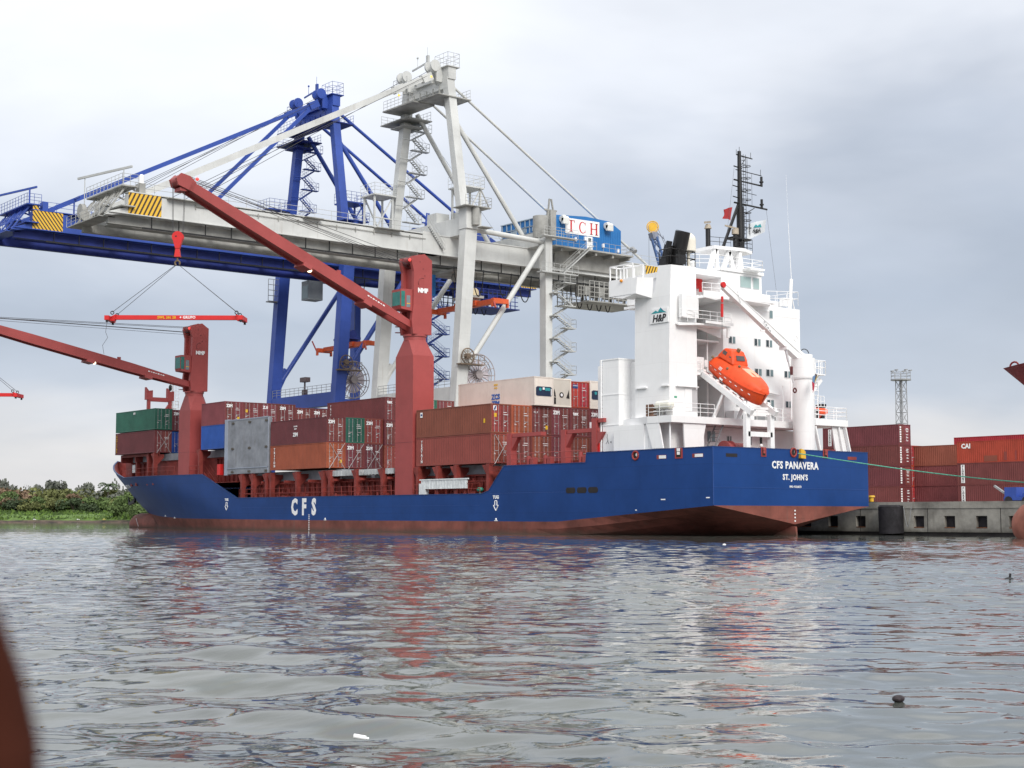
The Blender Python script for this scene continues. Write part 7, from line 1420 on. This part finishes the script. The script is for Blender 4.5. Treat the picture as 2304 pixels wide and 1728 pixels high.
        if text_sign:
            yy = y0-.06; SG = B('sign_board', lambda b: b.prism([(41.75, yy, Z(38.72)), (47.75, yy, Z(38.8)), (47.75, yy, Z(40.86)), (41.75, yy, Z(40.78))], (0, .05, 0)), LETW, H)
            def let(b):
                yq = yy-.012; zc = Z(39.78); h = .78
                def st(x, z0_, z1_, w=.26): b.box(x-w/2, x+w/2, yq-.01, yq, z0_, z1_)
                def ser(x, z, w=.6): b.box(x-w/2, x+w/2, yq-.01, yq, z-.04, z+.04)
                x = 42.75; st(x, zc-h, zc+h); b.box(x-.62, x+.62, yq-.01, yq, zc+h-.09, zc+h); ser(x, zc-h+.04); st(x-.58, zc+h-.32, zc+h, .07); st(x+.58, zc+h-.32, zc+h, .07)
                x = 44.75
                for i in range(18):
                    a0 = R(48)+i*(R(264)/18); a1 = a0+R(264)/18; am = (a0+a1)/2; wd = .10+.20*abs(math.cos(am)) if math.cos(am) < 0 else .10
                    r1, r0 = 1.0, 1-wd*1.1
                    b.prism([(x+.62*r*math.cos(a), yq, zc+h*r*math.sin(a)) for r, a in ((r1, a0), (r1, a1), (r0, a1), (r0, a0))], (0, -.01, 0))
                st(x+.46, zc+.32, zc+.72, .08); st(x+.46, zc-.66, zc-.32, .06)
                for d in (-.46, .46): st(46.75+d, zc-h, zc+h, .24); ser(46.75+d, zc+h-.04, .5); ser(46.75+d, zc-h+.04, .5)
                b.box(46.3, 47.2, yq-.01, yq, zc-.05, zc+.05)
            b = MB(); let(b); lo = b.build('lettering', LETRED, H)
            B('vent_hood', lambda b: [(b.tube((x, y0-.55, Z(40.5)), (x, y0-.02, Z(40.5)), .0+.5, 14), b.box(x-.5, x+.5, y0-.9, y0-.5, Z(39.75), Z(40.5)), b.tube((x-.5, y0-.5, Z(40.45)), (x+.5, y0-.5, Z(40.45)), .42, 12)) for x in (41.2, 49.0)], mat('hood_pale', (.68, .69, .66), .5, var=.05), H)
            B('door', lambda b: (b.box(45.5, 46.5, y0-.06, y0-.003, zf, Z(38.7)),), WHITE2, H)
            B('door_window', lambda b: b.box(45.75, 46.25, y0-.075, y0-.062, Z(38.0), Z(38.5)), DGLASS, H)
            B('wall_lamp', lambda b: [b.box(x, x+.28, y0-.25, y0-.003, Z(z), Z(z)+.5) for x, z in ((43.3, 37.8), (48.2, 37.5), (50.9, 37.1), (45.0, 38.1))], WHITE2, H)
            B('floodlight_arm', lambda b: (b.beam((51.7, y0-1, Z(37.0)), (53.0, y0-1, Z(37.5)), .15, .15), b.tube((53.1, y0-1.3, Z(37.3)), (53.1, y0-.7, Z(37.8)), .35, 8)), GREY, H)
        B('corner_column', lambda b: (b.box(38.3, 39.2, y0-1.2, y0-.3, Z(37.3), Z(41.2)), b.beam((37.6, y0-.8, Z(41.2)), (39.6, y0-.8, Z(41.2)), .2, .2), b.beam((38.0, y0-.8, Z(39.5)), (38.4, y0-.8, Z(42.7)), .18, .18), b.beam((39.4, y0-.8, Z(39.5)), (38.7, y0-.8, Z(42.7)), .18, .18), b.tube((36.9, y0-.8, Z(37.3)), (36.9, y0-.8, Z(40.2)), 1.0, 14), b.rail([(35.3, y0-1.9, Z(37.3)), (40.8, y0-1.9, Z(37.3))], 1.1, 3, .9, .03)), CWSOFFIT if main is CWHITE else main, H)
    # festoon cables and rear parking basket
    zf_ = zb-1.2
    for i, (x0, w, d) in enumerate(((24.5, 1.6, 2.2), (27.5, 1.7, 3.4), (31.5, 2.2, 3.3), (34.8, 2.2, 3.5), (38.3, 2.4, 3.6), (42.2, 1.6, 3.6), (44.5, 1.5, 3.5), (46.3, 1.5, 3.6), (48.0, 1.4, 3.6), (49.6, 1.4, 3.6))): B('festoon_cable', lambda b: b.path([(x0+w*k/10, na+.2, zf_-d*(1-(2*k/10-1)**2)**.6) for k in range(11)], .07, 5), BLACK)
    B('festoon_rail', lambda b: (b.box(-17, 57, na+.12, na+.28, zb-1.42, zb-1.25), [b.box(x, x+.06, na+.12, na+.28, zb-1.25, zb-.1) for x in np.arange(-16, 57, 3.2)]), BLACK)
    def basket(b):
        b.hexa([(45.0, na-2, zb-4.0), (55.4, na-2, zb-3.9), (55.4, na+5, zb-3.9), (45.0, na+5, zb-4.0), (45.0, na-2, zb-3.85), (55.4, na-2, zb-3.75), (55.4, na+5, zb-3.75), (45.0, na+5, zb-3.85)])
        for x in np.arange(45.3, 55.4, .85):
            for s in (na-1.8, na+4.8): b.tube((x, s, zb-3.8), (x, s, zb-1.2), .07, 5)
        for z in (-3.3, -2.7, -2.0, -1.2):
            for s in (na-1.8, na+4.8): b.tube((45.2, s, zb+z), (55.2, s, zb+z), .06, 5)
        for x in (46.5, 49, 51.5, 54): b.beam((x, na+1, zb-3.8), (x+.3, na+1, zb-.2), .3, .25); b.box(x-.5, x+.5, na, na+2, zb-2.8, zb-1.6)
        b.rail([(43.6, na-1.5, zb-3.6), (45, na-1.5, zb-3.6)], 1.6, 3, .5, .05)
    B('trolley_basket', basket, CWSOFFIT if main is CWHITE else CBLUES)
    # trolley with driver's cab under the girder
    tc_ = 28.5
    TR_ = bpy.data.objects.new('trolley', None); COL.objects.link(TR_); TR_.parent = T; TR_.location = V(tc_, na+4.5, zb-1)-WL(T)
    B('trolley_frame', lambda b: (b.box(tc_-2.6, tc_+2.6, na+1.2, nf-1.2, zb-1.4, zb-1.1), [b.box(tc_-2.6, tc_-2.3, s, s+.3, zb-1.1, zb-.1) for s in (na+1.2, nf-1.5)], b.disc((tc_-1, na+4, zb-1.9), (0, 1, 0), .55, .3, 12), b.disc((tc_+1, na+5.5, zb-1.9), (0, 1, 0), .55, .3, 12)), soffit, TR_)
    B('driver_cab', lambda b: (b.box(tc_-5.2, tc_-2.9, na+5.6, na+7.6, zb-4.2, zb-1.5),), HM if main is CWHITE else mat('cab_grey', (.25, .28, .3), .5), TR_)
    B('cab_window', lambda b: b.box(tc_-5.24, tc_-5.205, na+5.8, na+7.4, zb-4.0, zb-2.2), GLASS, TR_)
    # cable reels by the seaward legs
    def reel(b):
        c = V(tw(19)+2.5 if main is CWHITE else tw(19)+2.0, sa-.4, Z(18.9)); 
        b.ring(c, (0, 1, 0), 2.55, .06, 30, 5); b.ring(c+V(0, .7, 0), (0, 1, 0), 2.55, .06, 30, 5); b.ring(c, (0, 1, 0), 1.7, .05, 26, 5)
        for i in range(16): a = i*math.pi/8; d = V(math.cos(a), 0, math.sin(a)); b.tube(c+d*.3, c+d*2.55, .05, 4); b.tube(c+V(0, .7, 0)+d*.3, c+V(0, .7, 0)+d*2.55, .04, 4)
        b.tube(c-V(0, .3, 0), c+V(0, 1.2, 0), .55, 12)
    B('cable_reel', reel, mat('reel_grey', (.34, .30, .30), .5, var=.2))
    def reeldisc(b):
        c = V(tw(19)+2.5 if main is CWHITE else tw(19)+2.0, sa-.05, Z(18.9)); 
        for i in range(16):
            a0 = i*math.pi/8+.05; a1 = a0+math.pi/8-.1; b.prism([tuple(c+V(math.cos(a)*r, 0, math.sin(a)*r)) for r, a in ((.6, a0), (1.85, a0), (1.85, a1), (.6, a1))], (0, .06, 0))
    B('reel_plate', reeldisc, mat('reel_pale', (.66, .60, .64), .5, var=.06))
    B('small_reel', lambda b: (b.ring((tw(21)+.3, sa-1.0, Z(21)), (0, 1, 0), .95, .08, 18, 5), b.tube((tw(21)+.3, sa-1.2, Z(21)), (tw(21)+.3, sa-.6, Z(21)), .35, 10), [b.tube((tw(21)+.3, sa-1, Z(21)), (tw(21)+.3+.95*math.cos(a), sa-1, Z(21)+.95*math.sin(a)), .05, 4) for a in np.arange(0, 6.2, .8)], b.box(tw(21)-1.2, tw(21)+2.4, sa-1.6, sa-.65, Z(19.9), Z(20.05)), b.rail([(tw(21)-1.2, sa-1.6, Z(20)), (tw(21)+2.4, sa-1.6, Z(20))], 1.1, 2, .9, .04)), mat('reel_bronze', (.18, .13, .09), .5, var=.3))
    # floodlights on the portal
    B('portal_floodlight', lambda b: (b.tube((22.6, sa+8.2, Z(17.3)), (22.6, sa+8.2, Z(19.2)), .12, 6), b.box(22.2, 23.0, sa+7.4, sa+8.9, Z(19.0), Z(19.6)), b.box(22.3, 22.9, sa+7.9, sa+8.5, Z(17.3), Z(18.0))), mat('flood_brown', (.12, .09, .09), .6))
    if main is CBLUE:
        B('notice_board', lambda b: b.box(tl-.1, tl+1.3, sa-.8, sa-.7, Z(30.4), Z(33.4)), mat('notice_pale', (.55, .58, .62), .5)); text(T, '14', (tl+.6, sa-.82, Z(31.6)), 'aft', .7, LETNAVY, .02)
        B('knee_ladder', lambda b: (b.rail([(tw(33)-.9, sf-.3, Z(30.5)), (tw(33)-2.6, sf-.3, Z(30.5))], 3.2, 4, .8, .05), b.box(tw(33)-2.6, tw(33)-.9, sf-.6, sf+.4, Z(30.35), Z(30.5))), GREY)
    return T, Z, zb, na
TW, ZW, zbW, naW = quay_crane('w', 'grey white ship to shore crane with blue machinery house, nearer the stern', 64.5, 1.0, CWHITE, CWSOFFIT, 1, stripe=STRW, text_sign=True)
TB, ZB, zbB, naB = quay_crane('b', 'dark blue ship to shore crane behind the white one', 92.0, 1.072, CBLUE, CBLUES, 1, stripe=STRB)
# container spreaders under the two trolleys
def crane_spreader(x, s0, s1, z, ztop, lab, sheave, m_s):
    t = thing('crane_spreader', (x, (s0+s1)/2, z), lab, 'spreader', 'orange spreaders under the quay cranes')
    b = MB(); b.box(x-.35, x+.35, s0+.3, s1-.3, z, z+.62); b.box(x-.6, x+.6, (s0+s1)/2-2.2, (s0+s1)/2+2.2, z+.1, z+.75)
    for s in (s0, s1): b.box(x-1.2, x+1.2, s-.25, s+.25, z-.1, z+.5); b.box(x-1.25, x-1.05, s-.2, s+.2, z-.55, z-.1); b.box(x+1.05, x+1.25, s-.2, s+.2, z-.55, z-.1)
    b.build('beam', SPRO, t)
    b = MB()
    for s in ((s0+s1)/2-1.0, (s0+s1)/2+1.0): b.box(x-.9, x+.9, s-.35, s+.35, z+.75, z+1.15)
    b.box(x-1.0, x+1.0, (s0+s1)/2-2, (s0+s1)/2+2, z+1.15, z+1.45); b.build('headblock', m_s, t)
    b = MB()
    for dx in (-.55, .55): b.disc((x+dx, (s0+s1)/2-.6, z+2.0), (0, 1, 0), .62, .25, 14); b.disc((x+dx, (s0+s1)/2+.8, z+2.0), (0, 1, 0), .62, .25, 14)
    b.box(x-1, x+1, (s0+s1)/2-.8, (s0+s1)/2+1, z+1.4, z+1.9); b.build('sheave_pair', sheave, t)
    b = MB()
    for s in (-.5, .7):
        for dx in (-.9, .9): b.tube((x+dx, (s0+s1)/2+s, z+2.1), (x+dx*1.1, (s0+s1)/2+s, ztop), .03, 4)
    b.build('hoist_ropes', ROPE, t)
    b = MB(); b.beam((x-1.1, s1+.2, z), (x-1.3, s1+1.2, z+1.6), .14, .14); b.beam((x-1.1, s0-.2, z), (x-1.3, s0-.8, z-.8), .2, .2); b.build('flipper', mat('flipper_red', (.35, .05, .04), .5), t)
crane_spreader(28.3, 63.2, 76.3, 27.9, zbW-1.2, 'orange container spreader with cream sheaves under the white crane trolley', CREAM, CWSOFFIT)
crane_spreader(27.4, 90.8, 103, 25.1, zbB-1.2, 'orange container spreader with dark blue headblock inside the blue crane portal', CBLUES, CBLUES)
# ================================================================ mobile harbour crane far behind the superstructure
def mobile():
    X, Y = 27.5, 255; bx_, by_ = to_ts(X, Y); tx, ty = to_ts(23.9, 250); zt = 51.0
    tx, ty = to_ts((1476-1152)/3400*250, 250); t = thing('mobile_harbour_crane', (bx_, by_, QZ), 'blue lattice jib with yellow sheave of a mobile crane behind the funnel', 'crane')
    p = V(*to_ts(30.0, 250), 26.0); q = V(tx, ty, zt-2.9); d = (q-p).normalized(); a = d.cross(Vector((0, 0, 1))).normalized(); n = a.cross(d)
    b = MB(); c = [(-1, -1), (1, -1), (1, 1), (-1, 1)]
    def C(i, f): w = 1.0-.35*f; return p.lerp(q, f)+a*c[i][0]*w*.7+n*c[i][1]*w*.7
    for i in range(4): b.tube(C(i, 0), C(i, 1), .16, 5)
    for k in range(12):
        for i in range(4): b.tube(C(i, k/12), C((i+1) % 4, (k+1)/12), .08, 4); b.tube(C((i+1) % 4, k/12), C(i, (k+1)/12), .07, 4)
    b.build('lattice_jib', mat('mobile_blue', (.09, .16, .34), .5, var=.2), t)
    b = MB(); b.beam(q-d*.3, q+d*.9, 1.3, 1.0); b.tube(q+d*.9+n*.6, q-d*.6+n*1.5, .09, 5); b.build('jib_head', mat('mobile_grey', (.22, .24, .30), .5, var=.2), t)
    b = MB(); vdir = V(math.sin(HEAD), math.cos(HEAD), 0); cc = q+d*.9+V(0, 0, 1.0)
    b.ring(cc, vdir, .95, .10, 24, 6); b.disc(cc, vdir, .78, .25, 22); b.build('jib_sheave', YEL, t)
    b = MB(); b.tube(cc-V(.9, 0, 0), (cc.x-.9, cc.y, 10), .035, 4); b.tube(cc+n*.7, p+n*4, .045, 4); b.tube(q+n*1.5, p+n*3, .045, 4); b.build('hoist_rope', ROPE, t)
    b = MB(); b.box(p.x-3, p.x+3, p.y-3, p.y+3, QZ+2, QZ+6); b.beam((p.x, p.y, QZ+6), (p.x, p.y, 30), 2.4, 2.4); b.build('tower', mat('mobile_blue', (.09, .16, .34), .5, var=.2), t)
    b = MB()
    for i in range(6): b.disc((p.x+(3.2 if i % 2 else -3.2), p.y-3+3*(i//2), QZ+.9), (1, 0, 0), .9, .6, 14)
    b.box(p.x-2.6, p.x+2.6, p.y-5, p.y+5, QZ+.9, QZ+2.0); b.build('undercarriage', RUBBER, t)
mobile()
# ================================================================ floating rubbish
def flot(px, py, nm, lab, fn, m):
    dd = Vector(((px-1152)/3400, 1, -(py-1163)/3400)); k = 1.54/((py-1163)/3400); x, y = to_ts(dd.x*k, k)
    t = MB(); fn(t, x, y); o = t.build(nm, m, org=(x, y, 0)); tag(o, lab, 'floating litter'); return o
ch_, sh_ = math.cos(HEAD), math.sin(HEAD)
flot(816, 1657, 'plastic_bottle', 'small white plastic bottle floating in the near water', lambda b, x, y: (b.tube((x-.045*ch_, y+.045*sh_, .035), (x+.04*ch_, y-.04*sh_, .02), .016, 10), b.tube((x+.04*ch_, y-.04*sh_, .02), (x+.06*ch_, y-.06*sh_, .015), .009, 8)), LETW)
flot(2009, 1570, 'coconut_husk', 'dark brown husk floating on the oily water at right', lambda b, x, y: b.sphere((x, y, .02), .052, 12, 8, 0, (1.25, .9, .62)), mat('husk', (.035, .025, .03), .7, var=.4, scale=20))
flot(2262, 1304, 'floating_stick', 'black bit of driftwood floating far right below the red bow', lambda b, x, y: (b.sphere((x, y, .03), .11, 9, 6, 0, (1.4, .8, .4)), b.beam((x+.03, y, .03), (x+.06, y, .16), .04, .04)), BLACK)
flot(1627, 1227, 'foam_scrap', 'white foam scrap on the water below the stern', lambda b, x, y: b.sphere((x, y, .05), .09, 8, 6, 0, (1.3, 1, .6)), LETW)
# ================================================================ the photographer's fingertip at the corner of the lens
def finger():
    D = .155
    def at(px, py, d=D):                                          # metres in front of the lens
        f = Vector((math.sin(HEAD)*math.cos(.0877), math.cos(HEAD)*math.cos(.0877), math.sin(.0877))); r = Vector((math.cos(HEAD), -math.sin(HEAD), 0)); u = r.cross(f)
        return CAMP+f*d+r*d*(px-1152)/3400+u*d*(864-py)/3400
    t = thing('finger', tuple(at(-60, 1760)), 'blurred brown fingertip at the lower left corner of the frame', 'finger')
    sk = mat('skin_brown', (.050, .013, .007), .9, var=.12, scale=60, spec=.08)
    pts = [(at(-190, 2350), .0098), (at(-150, 2050), .0092), (at(-112, 1850), .0090), (at(-105, 1690), .0087), (at(-118, 1560), .0078), (at(-150, 1400), .0066), (at(-175, 1290), .005), (at(-185, 1230), .003)]
    b = MB(); n = 14; rings = []
    for i, (p, rr) in enumerate(pts):
        q = pts[min(i+1, len(pts)-1)][0]-pts[max(i-1, 0)][0]; q.normalize(); a = q.cross(Vector((math.sin(HEAD), math.cos(HEAD), 0))).normalized(); c = a.cross(q)
        rings.append([p+(a*math.cos(2*math.pi*k/n)+c*math.sin(2*math.pi*k/n)*.9)*rr for k in range(n)])
    for a, c in zip(rings[:-1], rings[1:]): b.add(a+c, [(k, (k+1) % n, n+(k+1) % n, n+k) for k in range(n)], 0, True)
    b.add(rings[-1], [tuple(range(n))]); b.add(rings[0], [tuple(range(n-1, -1, -1))]); b.build('skin', sk, t)
finger()
print('objects', len(bpy.data.objects), 'tris', sum(len(o.data.polygons) for o in bpy.data.objects if o.type == 'MESH'))
